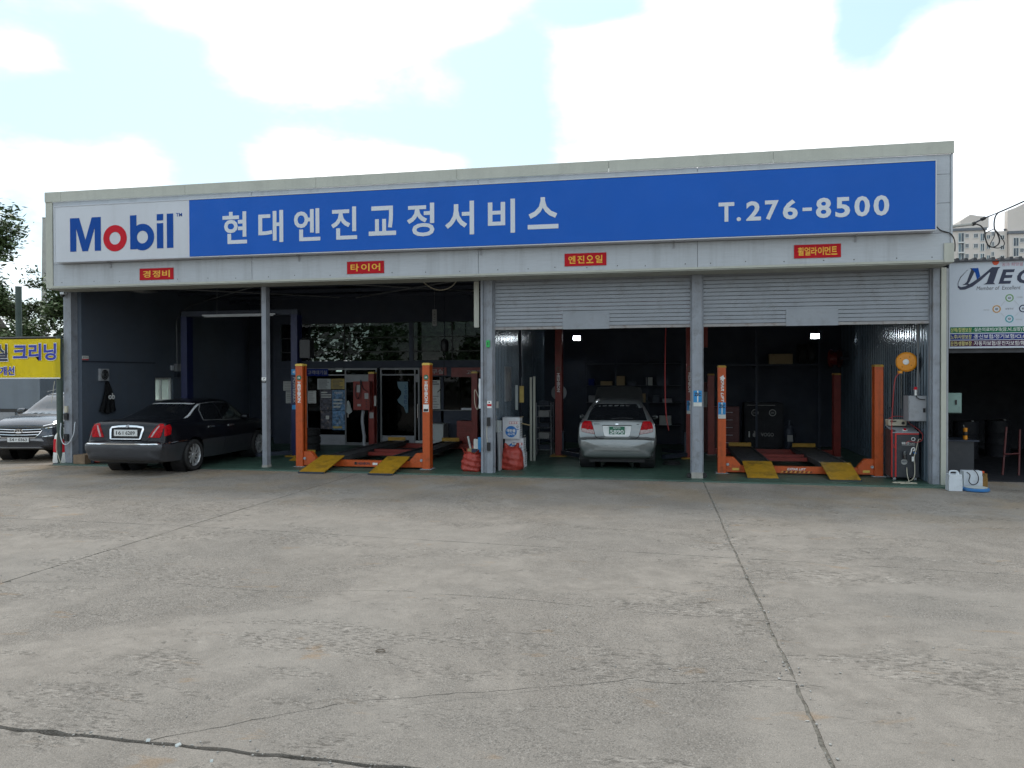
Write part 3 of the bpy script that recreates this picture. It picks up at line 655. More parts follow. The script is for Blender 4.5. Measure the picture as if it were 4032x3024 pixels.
# roof steel
for x in (2.5, 5.06, 7.5, 10.05, 12.3, 14.3, 16.4):
    m_ = MB(); m_.box(x-.05, x+.05, .08, 7.6, 4.40, 4.412); m_.box(x-.008, x+.008, .08, 7.6, 4.412, 4.60); m_.build('roof_beam', M['steel_dark'], GB)
for y in (1.3, 2.6, 3.9, 5.2, 6.5): MB().box(.31, 18.55, y-.03, y+.03, 4.30, 4.39).build('purlin', M['steel_dark'], GB)
for (a, b_) in (((5.3, 1.0, 4.24), (9.7, 4.6, 4.24)), ((9.7, 1.0, 4.22), (5.3, 4.6, 4.22)), ((.6, .8, 4.24), (4.8, 4.6, 4.24)), ((4.8, .8, 4.22), (.6, 4.6, 4.22))):
    MB().tube([a, b_], .018, 6).build('brace', M['alu'], GB)
# ------------------------------------------------------------------ office front inside bay two
OY = 5.5
OF = thing('office_storefront', 'glazed office front with aluminium doors at the back of the second bay', 'office front', (6.2, OY, 0))
part_box('wall_panel', (2.30, 10.02, OY, OY+.12, 3.58, 4.61), M['dark_wall'], OF, 0)
part_box('wall_band', (2.30, 10.02, OY-.01, OY+.11, 2.285, 2.49), M['dark_wall'], OF, 0)
part_box('wall_pier', (2.30, 2.55, OY-.005, OY+.11, 2.492, 3.578), M['dark_wall'], OF, 0)
part_box('wall_pier', (9.0, 10.02, OY-.005, OY+.11, 2.492, 3.578), M['dark_wall'], OF, 0)
part_box('wall_pier', (6.535, 6.645, OY-.02, OY+.12, 2.492, 3.578), M['steel_dark'], OF, 0)
for a, b_ in ((2.55, 4.55), (4.55, 6.535), (6.645, 7.80), (7.80, 9.0)):
    for z0, z1 in ((2.495, 2.735), (2.765, 3.145), (3.175, 3.575)):
        part_box('pane', (a+.015, b_-.015, OY+.03, OY+.038, z0, z1), M['office_glass'], OF, 0)
for z in (2.75, 3.16): part_box('mullion', (2.55, 9.0, OY+.005, OY+.06, z-.013, z+.013), M['black'], OF, 0)
for x in (4.55, 7.80): part_box('mullion', (x-.012, x+.012, OY, OY+.07, 2.495, 3.575), M['black'], OF, 0)
# lower storey: walls, frames, doors
for q in ((2.30, 3.35, OY+.02, OY+.12, gz(3), 2.283), (7.46, 7.54, OY+.02, OY+.12, gz(7), 2.0), (6.85, 10.02, OY+.02, OY+.12, gz(8), 1.06), (8.62, 10.02, OY+.02, OY+.12, 1.06, 2.283), (6.85, 8.62, OY+.02, OY+.12, 2.03, 2.283)):
    part_box('lower_wall', q, M['dark_wall'], OF, 0)
alu = M['alu']
def door(x0, x1, leaf0, leaf1):
    d = part_box('glass_door', (x0, x1, OY-.02, OY+.05, 2.225, 2.275), alu, OF, .003)
    for q in ((x0, x0+.045, OY-.02, OY+.05, gz(5), 2.223), (x1-.045, x1, OY-.02, OY+.05, gz(5), 2.223), (leaf0-.02, leaf0+.02, OY-.02, OY+.05, gz(5), 2.223), (x0+.047, leaf0-.022, OY-.015, OY+.045, 2.06, 2.10), (leaf0+.022, x1-.047, OY-.015, OY+.045, 1.87, 2.09), (leaf0+.022, x1-.047, OY-.01, OY+.03, gz(5), gz(5)+.08)):
        part_box('frame', q, alu, d, .003)
    for q in ((x0+.047, leaf0-.022, OY+.01, OY+.018, gz(5)+.3, 2.055), (leaf0+.022, x1-.047, OY+.012, OY+.02, gz(5)+.085, 1.865), (x0+.047, x1-.047, OY+.014, OY+.022, 2.105, 2.22)):
        part_box('pane', q, M['office_glass'], d, 0)
    part_box('kick_panel', (x0+.047, leaf0-.022, OY, OY+.03, gz(5), gz(5)+.29), M['panel_grey'], d, .003)
    MB().tube([(leaf0+.09, OY-.05, .85), (leaf0+.09, OY-.05, 1.25)], .012, 8).build('handle', M['chrome'], d)
door(3.36, 5.56, 4.59, 5.5); door(5.66, 6.84, 6.70, 6.8)
part_box('pane', (6.86, 7.455, OY+.05, OY+.058, 1.08, 2.02), M['office_glass'], OF, 0)
part_box('pane', (7.545, 8.02, OY+.05, OY+.058, 1.08, 2.02), M['office_glass'], OF, 0)
part_box('pane', (8.04, 8.60, OY+.05, OY+.058, 1.08, 2.02), M['office_glass'], OF, 0)
part_box('window_sill', (7.2, 8.62, OY-.03, OY+.06, 1.062, 1.078), alu, OF, 0)
part_box('white_ledge', (8.09, 8.60, OY-.10, OY-.035, 1.085, 1.14), M['letter_white'], OF, .004)
# dim rooms behind the glass
MB().box(2.31, 10.0, 7.30, 7.36, gz(5), 2.39).build('office_back_wall', M['left_wall'], OF)
MB().box(2.31, 10.0, OY+.125, 7.29, 2.40, 2.46).build('office_ceiling', M['left_wall'], OF)
# ================================================================== signs on the facade
SY = FY-0.22
SG = thing('main_sign', 'long fascia sign, white logo panel at left and blue panel with white lettering', 'sign', (9.4, SY, 5.2))
part_box('white_panel', (0.51, 3.800, SY+.004, SY+.20, 4.585, 5.785), M['white_sign'], SG, .003)
part_box('blue_panel', (3.802, 18.352, SY, SY+.20, 4.590, 5.780), M['blue_sign'], SG, .003)
for q in ((0.49, 18.37, SY-.006, SY+.20, 5.787, 5.803), (0.49, 18.37, SY-.006, SY+.20, 4.566, 4.582), (0.49, .508, SY-.006, SY+.20, 4.584, 5.785), (18.354, 18.372, SY-.006, SY+.20, 4.584, 5.785)): part_box('frame', q, M['white_sign'], SG, .002)
for x in (1.72, 6.2, 10.1, 13.86, 17.09):
    m_ = MB(); m_.box(x-.02, x+.02, SY+.12, FY-.004, 4.545, 4.562); m_.box(x-.02, x+.02, FY-.016, FY-.004, 4.44, 4.543); m_.build('bracket', M['panel_grey'], SG)
LY = SY+.003
# logo letters
def poly(name, pts, m, parent, y, d=.006):
    return MB().prism([(x, y, z) for x, z in pts], (0, -d, 0)).build(name, m, parent)
zb, zt = 4.79, 5.52
poly('letter', [(.895, zb), (1.045, zb), (1.045, 5.30), (1.20, zb), (1.335, zb), (1.51, 5.30), (1.51, zb), (1.66, zb), (1.66, zt), (1.44, zt), (1.277, 5.03), (1.12, zt), (.895, zt)], M['mobil_blue'], SG, LY)
def ringm(name, c, rx, rz, ri, m, parent, y, d=.006, n=36):
    bm = bmesh.new(); O = []; I = []; O2 = []; I2 = []
    for k in range(n):
        t = 2*math.pi*k/n; co, si = math.cos(t), math.sin(t)
        O.append(bm.verts.new((c[0]+rx*co, y-d, c[1]+rz*si))); I.append(bm.verts.new((c[0]+rx*ri*co, y-d, c[1]+rz*ri*si)))
        O2.append(bm.verts.new((c[0]+rx*co, y, c[1]+rz*si))); I2.append(bm.verts.new((c[0]+rx*ri*co, y, c[1]+rz*ri*si)))
    for k in range(n):
        j = (k+1) % n
        bm.faces.new([O[k], O[j], I[j], I[k]]); bm.faces.new([O2[k], O2[j], O[j], O[k]]); bm.faces.new([I[k], I[j], I2[j], I2[k]])
    bmesh.ops.recalc_face_normals(bm, faces=bm.faces); return bm_to(bm, name, m, parent)
ringm('letter', (2.01, 5.045), .288, .285, .48, M['mobil_red'], SG, LY)
b_l = ringm('letter', (2.68, 5.045), .282, .285, .48, M['mobil_blue'], SG, LY)
poly('letter_stem', [(2.385, zb), (2.535, zb), (2.535, zt), (2.385, zt)], M['mobil_blue'], SG, LY, .0075)
poly('letter', [(3.03, zb), (3.18, zb), (3.18, 5.325), (3.03, 5.325)], M['mobil_blue'], SG, LY); poly('letter_dot', [(3.03, 5.385), (3.18, 5.385), (3.18, zt), (3.03, zt)], M['mobil_blue'], SG, LY)
poly('letter', [(3.27, zb), (3.42, zb), (3.42, zt), (3.27, zt)], M['mobil_blue'], SG, LY)
text('trademark', 'TM', (3.56, LY, 5.485), .14, .075, M['mobil_blue'], SG, bold=.01)
for ch, x0, x1, z1 in (('현', 4.58, 5.14, 5.49), ('대', 5.40, 5.96, 5.48), ('엔', 6.20, 6.78, 5.48), ('진', 7.02, 7.58, 5.48), ('교', 7.83, 8.41, 5.46), ('정', 8.64, 9.21, 5.48), ('서', 9.43, 10.02, 5.48), ('비', 10.30, 10.84, 5.48), ('스', 11.09, 11.69, 5.48)):
    z0 = 4.87 if ch in '교스' else 4.82
    text('letter', ch, ((x0+x1)/2, SY-.001, (z0+z1)/2), x1-x0, z1-z0, M['letter_white'], SG, bold=.019, ext=.004)
for ch, x0, x1, z0, z1 in (('T', 14.67, 14.95, 4.865, 5.22), ('.', 14.99, 15.07, 4.865, 4.94), ('2', 15.16, 15.42, 4.865, 5.22), ('7', 15.49, 15.73, 4.865, 5.22), ('6', 15.80, 16.06, 4.86, 5.22), ('-', 16.14, 16.30, 5.0, 5.06), ('8', 16.37, 16.63, 4.86, 5.225), ('5', 16.70, 16.95, 4.86, 5.22), ('0', 17.02, 17.28, 4.86, 5.225), ('0', 17.34, 17.60, 4.86, 5.225)):
    text('numeral', ch, ((x0+x1)/2, SY-.001, (z0+z1)/2), x1-x0, z1-z0, M['letter_white'], SG, bold=.028, ext=.004)
for x0, x1, z0, z1, s, sp, what in ((2.45, 3.27, 4.15, 4.40, '경정비', 1.15, 'left'), (7.27, 8.07, 4.145, 4.395, '타이어', 1.15, ''), (11.78, 12.59, 4.165, 4.41, '엔진오일', 1.0, ''), (16.03, 16.84, 4.18, 4.425, '휠얼라이먼트', 1.0, '')):
    lab = {'경정비': 'small red sign with yellow characters on the fascia above the black sedan', '타이어': 'small red sign with yellow characters on the fascia above the left orange lift', '엔진오일': 'small red sign with four yellow characters above the silver hatchback', '휠얼라이먼트': 'small red sign with six crowded yellow characters at the right of the fascia'}[s]
    t = thing('red_sign', lab, 'sign', ((x0+x1)/2, FY, z0), group='small red service signs along the fascia')
    part_box('panel', (x0, x1, FY-.016, FY-.002, z0, z1), M['red_sign'], t, .002)
    n = len(s); w = (x1-x0)*.86; cw = w/n
    for i, ch in enumerate(s):
        text('letter', ch, (x0+(x1-x0)*.07+cw*(i+.5), FY-.016, (z0+z1)/2), cw*(.80 if n < 5 else .88), (z1-z0)*.62, M['yellow_letter'], t, bold=.018, ext=.003)
# stickers, switches, boxes on the columns
def boxthing(name, q, m, label, cat, bevel=.004, group=None):
    o = MB().box(*q); t = o.build(name, m, None, bevel=bevel); return props(t, label, cat, group)
def sticker_zic(x0, x1, z0, z1, y, label):
    t = thing('oil_sticker', label, 'sticker', ((x0+x1)/2, y, z0), group='blue oil brand stickers')
    h = z1-z0; w = x1-x0
    part_box('backing', (x0, x1, y-.004, y-.001, z0, z1), M['cyan_sticker'], t, 0)
    part_box('white_bar', (x0+w*.45, x0+w*.57, y-.006, y-.0045, z0+h*.28, z1-.002), M['decal_white'], t, 0)
    part_box('footer', (x0, x1, y-.0065, y-.0045, z0, z0+h*.25), M['paper'], t, 0)
    text('lettering', 'ZIC', ((x0+x1)/2, y-.0065, z1-h*.24), w*.82, h*.22, M['navy'], t, bold=.03, ext=.002)
sticker_zic(14.245, 14.405, 1.425, 1.735, -.001, 'blue oil sticker with white bar on the grey column between the shutters')
t = thing('green_switch', 'small green shutter switch high on the grey column left of the shutters', 'switch', (10.11, 0, 2.7))
part_box('case', (10.082, 10.15, -.05, -.001, 2.63, 2.77), M['green_led'], t, .006); part_box('button', (10.108, 10.124, -.054, -.0505, 2.67, 2.73), M['black'], t, 0)
t = thing('warning_label', 'white and red warning label on the grey column left of the shutters', 'label', (10.13, 0, 1.37))
part_box('backing', (10.085, 10.18, -.006, -.001, 1.37, 1.52), M['decal_white'], t, 0); part_box('red_band', (10.088, 10.177, -.008, -.0065, 1.41, 1.455), M['mobil_red'], t, 0); part_box('pictogram', (10.12, 10.14, -.008, -.0065, 1.475, 1.50), M['black'], t, 0)
for z0, z1, w in ((1.0, 1.18, 'upper'), (.49, .66, 'lower')):
    t = thing('sensor_box', '%s black sensor box on the grey column left of the shutters' % w, 'sensor', (10.12, 0, z0), group='black shutter sensors on columns')
    part_box('case', (10.085, 10.155, -.05, -.001, z0, z1), M['black_plastic'], t, .006); part_box('lens', (10.10, 10.14, -.055, -.0505, z0+.04, z1-.05), M['black'], t, 0)
props(MB().tube(spline([(10.085, -.02, 1.0), (10.082, -.03, .83), (10.09, -.02, .66)], 4), .006, 6).build('sensor_cable', M['cream_cable'], smooth=True), 'thin pale cable between the two sensor boxes on the grey column', 'cable')
for z0, z1, w in ((1.05, 1.20, 'upper'), (.56, .72, 'lower')):
    t = thing('sensor_box', '%s black sensor box on the leftmost grey column' % w, 'sensor', (.08, 0, z0), group='black shutter sensors on columns')
    part_box('case', (.03, .125, -.06, -.001, z0, z1), M['black_plastic'], t, .006); part_box('lens', (.05, .10, -.065, -.0605, z0+.04, z1-.05), M['black'], t, 0)
boxthing('junction_box', (.045, .11, -.05, -.001, 1.22, 1.37), M['cream_cable'], 'cream junction box just above the upper sensor on the leftmost column', 'junction box', .008)
props(MB().tube(spline([(-.02, -.08, .98), (-.02, -.10, .7), (.06, -.10, .50), (.2, -.10, .52), (.33, -.10, .72), (.345, -.08, .95), (.335, -.05, 1.0)], 8), .011, 8).build('grey_cable', M['letter_white'], smooth=True), 'pale grey cable drooping in a loop across the leftmost column', 'cable')
t = thing('security_camera', 'small dome security camera under the soffit at the leftmost column', 'camera', (.05, -.05, 3.95))
part_box('mount', (.0, .1, -.10, -.003, 3.95, 4.005), M['letter_white'], t, .006); MB().lathe([(0, -.05), (.03, -.04), (.042, -.01), (.042, .02), (0, .02)], (.05, -.07, 3.93), n=14).build('dome', M['black_plastic'], t, smooth=True)
t = thing('camera_notice', 'small black and white camera notice on the thin grey post', 'sticker', (5.06, 0, 1.9))
part_box('backing', (5.008, 5.112, -.005, -.001, 1.95, 2.02), M['decal_white'], t, 0); part_box('footer', (5.008, 5.112, -.005, -.001, 1.90, 1.948), M['black'], t, 0)
poly('pictogram', [(5.035, 1.97), (5.05, 1.995), (5.085, 2.005), (5.075, 1.985), (5.055, 1.975)], M['black'], t, -.0055, .002); text('lettering', 'CCTV', (5.06, -.0055, 1.925), .07, .022, M['decal_white'], t, ext=.001)
# column foot bolts / black stops beside the column with the oil sticker
for x in (14.165, 14.455):
    props(MB().lathe([(0, -.05), (.045, -.05), (.05, -.03), (.05, .03), (.045, .05), (0, .05)], (x, .06, gz(14.3)+.05), (0, 1, 0), 14).build('rubber_stop', M['rubber'], smooth=True), 'black rubber stop on the floor %s of the stickered column foot' % ('left' if x < 14.3 else 'right'), 'rubber stop', 'rubber stops at the column foot')
# wires at the right end of the fascia
t = thing('sign_cable', 'black cable leaving the right end of the blue sign and dropping behind the beige box', 'cable', (18.5, SY, 4.5))
MB().tube(spline([(18.36, SY+.02, 4.66), (18.50, FY-.02, 4.60), (18.66, FY-.03, 4.53), (18.74, FY+.0, 4.40), (18.75, FY+.02, 4.22)], 6), .010, 8).build('conductor', M['black'], t, smooth=True)
t = thing('service_drop', 'overhead service cable with clamps and drooping loops at the right end of the facade', 'cable', (19.2, -.3, 4.7))
MB().box(18.71, 18.75, -.33, -.27, 4.64, 4.74).build('wall_bracket', M['steel_dark'], t)
m_ = MB(); m_.tube([(18.75, -.3, 4.70), (19.15, -.3, 4.745)], .026, 10); m_.build('arm', M['concrete_pole'], t, smooth=True)
MB().tube([(19.12, -.3, 4.74), (19.30, -.3, 4.83), (19.54, -.3, 4.925)], [.016, .014, .007], 8).build('tension_clamp', M['steel_dark'], t, smooth=True)
MB().tube([(19.27, -.3, 4.815), (19.33, -.3, 4.845)], .032, 8).build('clamp_body', M['black'], t)
MB().tube([(19.12, -.3, 4.735), (19.17, -.3, 4.755)], .034, 8).build('clamp_body', M['black'], t)
MB().tube(spline([(19.53, -.3, 4.92), (19.96, -.3, 5.11), (20.9, -.3, 5.55), (24, -.4, 7.0)], 4), .013, 8).build('main_line', M['black'], t, smooth=True)
MB().tube(spline([(19.18, -.3, 4.74), (19.27, -.29, 4.70), (19.335, -.28, 4.60), (19.34, -.28, 4.5), (19.37, -.28, 4.40), (19.41, -.28, 4.33), (19.50, -.28, 4.325), (19.565, -.28, 4.38), (19.57, -.29, 4.46), (19.53, -.3, 4.56), (19.49, -.3, 4.63), (19.48, -.3, 4.74), (19.50, -.3, 4.86), (19.54, -.3, 4.92)], 6), .012, 8).build('loop', M['black'], t, smooth=True)
MB().tube(spline([(19.48, -.31, 4.64), (19.36, -.31, 4.58), (19.325, -.31, 4.53), (19.34, -.31, 4.44), (19.40, -.31, 4.335), (19.52, -.31, 4.295), (19.60, -.31, 4.31), (19.645, -.31, 4.37), (19.60, -.31, 4.47), (19.54, -.31, 4.56), (19.48, -.31, 4.64)], 6), .008, 6).build('loop', M['black'], t, smooth=True)
MB().tube(spline([(19.50, -.3, 4.62), (19.48, -.3, 4.5), (19.43, -.3, 4.40), (19.41, -.3, 4.34)], 6), .007, 6).build('loop', M['black'], t, smooth=True)
for k, (a, b_) in enumerate((((18.71, -.5, 6.08), (21.5, 3.0, 7.6)), ((18.71, -.5, 5.70), (22.0, 4.0, 7.9)))):
    props(MB().tube([a, ((a[0]+b_[0])/2, (a[1]+b_[1])/2, (a[2]+b_[2])/2-.08), b_], .0035, 5).build('guy_wire', M['concrete_pole']), 'thin %s wire running off the right end of the roof' % ('upper' if k == 0 else 'lower'), 'wire', 'thin wires at the roof end')

# ================================================================== lifts
def decal_col(name, body, x, y, z0, z1, w, m, parent, bold=.035, face=FACE, shear=0):
    return text(name, body, (x, y, (z0+z1)/2), z1-z0, w, m, parent, bold=bold, ext=.002, rot=-math.pi/2, face=face, shear=shear)
RIGHT = Matrix(((0, 0, 1), (1, 0, 0), (0, 1, 0)))      # text plane facing +x
def four_post(name, label, xl, xr, yf, yr, hh, post_m, rear_m, ramps, ramp_y, brand, cap_h, cap_m):
    F = gz((xl+xr)/2); t = thing(name, label, 'car lift', ((xl+xr)/2, (yf+yr)/2, F))
    hw = .08
    for x, inner in ((xl, 1), (xr, -1)):
        for y, m_, fr in ((yf, post_m, True), (yr, rear_m, False)):
            top = hh if fr else hh-.16; dy = .11
            p = MB(); y0, y1 = (y, y+2*dy)
            p.box(x-hw, x+hw, y0, y0+.012, F, F+top); p.box(x-hw*inner-(.012 if inner < 0 else 0), x-hw*inner+(.012 if inner > 0 else 0), y0+.0125, y1-.0125, F, F+top)
            p.box(x-hw, x+hw, y1-.012, y1, F, F+top)
            # inner face: two lips with a slot between
            xi = x+hw*inner
            for (ya, yb) in ((y0+.0125, y0+.075), (y1-.075, y1-.0125)): p.box(min(xi, xi-.012*inner), max(xi, xi-.012*inner), ya, yb, F, F+top)
            po = p.build('post', m_, t, bevel=.002)
            MB().box(x-hw*.6, x+hw*.5, y0+.06, y1-.06, F+.02, F+top-.02).build('ladder', M['steel_dark'], po)
            cp = MB(); cp.prism([(x-hw-.006, y0-.006, F+top), (x+hw+.006, y0-.006, F+top), (x+hw+.006, y0-.006, F+top+cap_h*.7), (x+hw-.02, y0-.006, F+top+cap_h), (x-hw+.02, y0-.006, F+top+cap_h), (x-hw-.006, y0-.006, F+top+cap_h*.7)], (0, 2*dy+.012, 0))
            cp.build('cap', cap_m, po)
            part_box('base_plate', (x-hw-.045, x+hw+.045, y0-.05, y1+.05, F+.001, F+.014), M['panel_grey'], po, .002)
            if fr:
                g = MB(); x0 = x+(hw+.002)*inner; g.prism([(x0, y+.035, F+.03), (x0+.30*inner, y+.035, F+.03), (x0+.30*inner, y+.035, F+.18), (x0+.16*inner, y+.035, F+.34), (x0, y+.035, F+.345)], (0, .15, 0)); g.build('bracket', post_m, t, bevel=.008)
                MB().lathe([(0, 0), (.03, 0), (.03, .02), (0, .02)], (x0+.035*inner, y+.034, F+.19), (0, -1, 0), 12).build('pulley_bolt', M['panel_grey'], t)
    x0, x1 = xl+hw+.305, xr-hw-.305
    bm_ = MB().box(x0, x1, yf+.045, yf+.17, F+.03, F+.165).build('crossbeam', post_m, t, bevel=.006)
    MB().box(xl+hw+.01, xr-hw-.01, yr+.05, yr+.17, F+.03, F+.165).build('crossbeam', rear_m, t, bevel=.006)
    for (ra, rb), (fa, fb) in ramps:
        rn = MB(); rn.box(ra, rb, yf+.175, yr+.30, F+.13, F+.20); rn.box(ra, ra+.03, yf+.175, yr+.30, F+.2005, F+.235); rn.box(rb-.03, rb, yf+.175, yr+.30, F+.2005, F+.235)
        rn.build('runway', M['runway'], t, bevel=.003)
        rp = MB(); rp.prism([(fa, ramp_y, F-.004), (fb, ramp_y, F-.004), (rb, yf+.18, F+.235), (ra, yf+.18, F+.235)], (0, .008, .018)); ro = rp.build('ramp', M['yellow_plate'], t)
        MB().prism([(fa-.006, ramp_y-.02, F-.018), (fb+.006, ramp_y-.02, F-.018), (fb+.006, ramp_y+.004, F-.002), (fa-.006, ramp_y+.004, F-.002)], (0, 0, .016)).build('ramp_lip', M['steel_dark'], ro)
        st = MB(); st.box(ra+.02, rb-.02, yr+.02, yr+.06, F+.236, F+.33); st.build('wheel_stop', M['yellow_plate'], t, bevel=.006)
    # jacking beam between the runways
    (a0, a1), (b0, b1) = ramps[0][0], ramps[1][0]
    for y, z in ((yf+1.5, .20), (yf+1.9, .23)): MB().box(a1+.02, b0-.02, y, y+.10, F+z-.08, F+z).build('jack_beam', M['red_paint'], t, bevel=.006)
    MB().box(a1+.2, b0-.2, yf+1.62, yf+1.88, F+.10, F+.17).build('jack_body', M['steel_dark'], t, bevel=.006)
    return t, F, bm_
HL, F1, hb = four_post('four_post_lift', 'orange four-post car lift with yellow ramps in the second bay', 5.75, 8.68, .27, 4.55, 2.235, M['orange'], M['red_paint'], [((6.20, 6.74), (6.18, 6.74)), ((7.74, 8.26), (7.72, 8.24))], -.62, 'H', .05, M['yellow_cap'])
for x in (5.75, 8.68):
    decal_col('lettering', 'HESHBON', x+.005, .266, 1.46, 1.92, .075, M['decal_white'], HL, bold=.03)
    MB().lathe([(0, 0), (.055, 0), (.055, .004), (0, .004)], (x+.005, .269, 2.01), (0, -1, 0), 20).build('badge', M['plate_green'], HL)
    text('badge_mark', 'H', (x+.005, .2635, 2.01), .045, .045, M['decal_white'], HL, bold=.02, ext=.002)
part_box('warning_label', (8.62, 8.74, .262, .268, 1.27, 1.43), M['decal_white'], HL, 0); part_box('label_print', (8.63, 8.73, .260, .2615, 1.28, 1.335), M['black'], HL, 0)
text('lettering', 'HESHBON', (7.24, .312, F1+.10), .28, .05, M['navy'], HL, bold=.02, ext=.002); part_box('logo_plate', (7.03, 7.085, .311, .3145, F1+.07, F1+.13), M['black'], HL, 0); part_box('logo_plate', (7.45, 7.56, .311, .3145, F1+.07, F1+.12), M['decal_white'], HL, 0)
# control cabinet on the rear left post
cb = MB().box(5.33, 5.80, 4.30, 4.52, 1.12, 1.90).build('control_cabinet', M['red_paint'], HL, bevel=.008)
for q, m_ in (((5.43, 5.53, 4.292, 4.298, 1.60, 1.80), 'decal_grey'), ((5.66, 5.77, 4.292, 4.298, 1.42, 1.58), 'decal_grey'), ((5.45, 5.55, 4.292, 4.298, 1.22, 1.28), 'decal_grey'), ((5.555, 5.56, 4.292, 4.298, 1.14, 1.88), 'black')): part_box('cabinet_fitting', q, M[m_], cb, 0)
for z in (1.2, 1.28, 1.36): MB().lathe([(0, 0), (.015, 0), (.015, .02), (0, .02)], (5.715, 4.299, z), (0, -1, 0), 10).build('button', M['black'], cb)
MB().tube(spline([(5.45, 4.28, 1.85), (5.40, 4.26, 1.6), (5.47, 4.26, 1.42), (5.55, 4.26, 1.6), (5.56, 4.27, 1.95), (5.62, 4.27, 1.72), (5.76, 4.27, 1.62)], 6), .01, 6).build('cable', M['black'], cb, smooth=True)
MB().tube(spline([(5.56, 4.45, 1.12), (5.55, 4.40, .8), (5.60, 4.4, .4), (5.62, 4.35, .15), (5.75, 4.3, .06)], 6), .045, 10).build('hose', M['panel_grey'], HL, smooth=True)
part_box('outlet', (5.70, 5.82, 4.535, 4.545, .88, 1.04), M['decal_grey'], HL, 0); part_box('sticker', (5.84, 5.90, 4.53, 4.545, 1.22, 1.5), M['paper'], HL, 0)
EX, F4, eb = four_post('four_post_lift', 'orange four-post car lift with broad yellow ramps under the right shutter', 14.85, 17.87, .90, 4.65, 2.19, M['orange'], M['red_paint'], [((15.27, 15.85), (15.29, 15.87)), ((16.80, 17.38), (16.82, 17.38))], .18, 'E', .045, M['yellow_plate'])
decal_col('lettering', 'EXPAR LIFT', 14.86, .897, 1.47, 2.02, .062, M['decal_white'], EX, bold=.02, shear=.25)
poly('star', [(14.80, 1.99), (14.85, 2.0), (14.875, 2.05), (14.885, 1.995), (14.925, 1.975), (14.885, 1.955), (14.885, 1.91), (14.85, 1.945), (14.81, 1.93), (14.825, 1.965)], M['decal_white'], EX, .8985, .002)
text('lettering', 'EXPAR LIFT', (16.32, .942, F4+.115), .36, .045, M['decal_white'], EX, bold=.02, ext=.002, shear=.25)
for k in range(14): 
    x = 16.02+k*.043; poly('hazard_stripe', [(x, F4+.04), (x+.022, F4+.04), (x+.045, F4+.075), (x+.023, F4+.075)], M['black'] if k % 2 else M['yellow_cap'], EX, .9445, .002)
for x in (15.06, 17.58): part_box('caution_label', (x, x+.13, .929, .934, F4+.07, F4+.12), M['yellow_cap'], EX, 0)
sticker_zic(14.775, 14.925, 1.14, 1.475, .899, 'blue oil sticker on the front left post of the right-hand orange lift')

def two_post(name, label, xs, y, h, m, beam, cap=None):
    F = gz(sum(xs)/2); t = thing(name, label, 'car lift', (sum(xs)/2, y, F))
    for x, s in zip(xs, (1, -1)):
        p = MB(); p.box(x-.085, x+.085, y, y+.014, F, h); p.box(x-.085, x-.071, y+.0145, y+.26, F, h); p.box(x+.071, x+.085, y+.0145, y+.26, F, h); p.box(x-.0705, x+.0705, y+.246, y+.26, F, h)
        po = p.build('post', m, t, bevel=.003)
        part_box('base_plate', (x-.2, x+.2, y-.12, y+.36, F+.001, F+.025), M['yellow_plate'], po, .003)
        part_box('carriage', (x-.066+(.06*s), x+.066+(.06*s), y+.02, y+.24, F+.12, F+.62), M['steel_dark'], po, .005)
        for dy in (-.05, .22):
            a = Vector((x+s*.08, y+.1+dy, F+.10)); e = a+Vector((s*.55, (-.75 if dy < 0 else .75), 0)); d = (e-a).normalized()
            MB().obox((a+e)/2, (e-a)/2, d.cross(Vector((0, 0, 1)))*.05, (0, 0, .045)).build('arm', M['steel_dark'], po)
    if beam: MB().box(xs[0]-.085, xs[1]+.085, y+.03, y+.2, h+.001, h+.13).build('overhead_beam', M['steel_dark'] if m is M['blue_paint'] else m, t, bevel=.006)
    return t, F
BL, _ = two_post('two_post_lift', 'dark blue two-post car lift behind the black sedan', (1.61, 4.655), 2.2, 3.58, M['blue_paint'], True)
decal_col('lettering', 'POWERREX', 4.66, 2.197, 1.38, 2.02, .075, M['decal_grey'], BL, bold=.015); part_box('sticker', (4.585, 4.725, 2.192, 2.197, 2.08, 2.22), M['cyan_sticker'], BL, 0); text('sticker_mark', 'e', (4.655, 2.191, 2.15), .06, .06, M['decal_white'], BL, ext=.002); part_box('sticker', (4.60, 4.71, 2.192, 2.197, 1.22, 1.33), M['cyan_sticker'], BL, 0)
part_box('motor', (4.78, 5.05, 2.25, 2.5, 2.5, 2.95), M['black_plastic'], BL, .03)
RL, _ = two_post('two_post_lift', 'dark red two-post car lift standing either side of the silver hatchback', (11.085, 14.29), 3.6, 3.75, M['red_paint'], True)
for x in (11.085, 14.29):
    decal_col('lettering', 'HESHBON', x, 3.597, 1.63, 2.10, .075, M['decal_white'], RL, bold=.02); ringm('badge', (x, 2.20), .055, .055, .8, M['plate_green'], RL, 3.597, .003, 20)
part_box('power_unit', (14.56, 14.72, 3.75, 3.98, 2.72, 3.5), M['red_paint'], RL, .01); part_box('unit_bracket', (14.376, 14.558, 3.79, 3.85, 2.9, 3.2), M['steel_dark'], RL, 0)
sticker_zic(14.215, 14.365, 1.10, 1.42, 3.597, 'blue oil sticker on the dark red lift post behind the grey column')
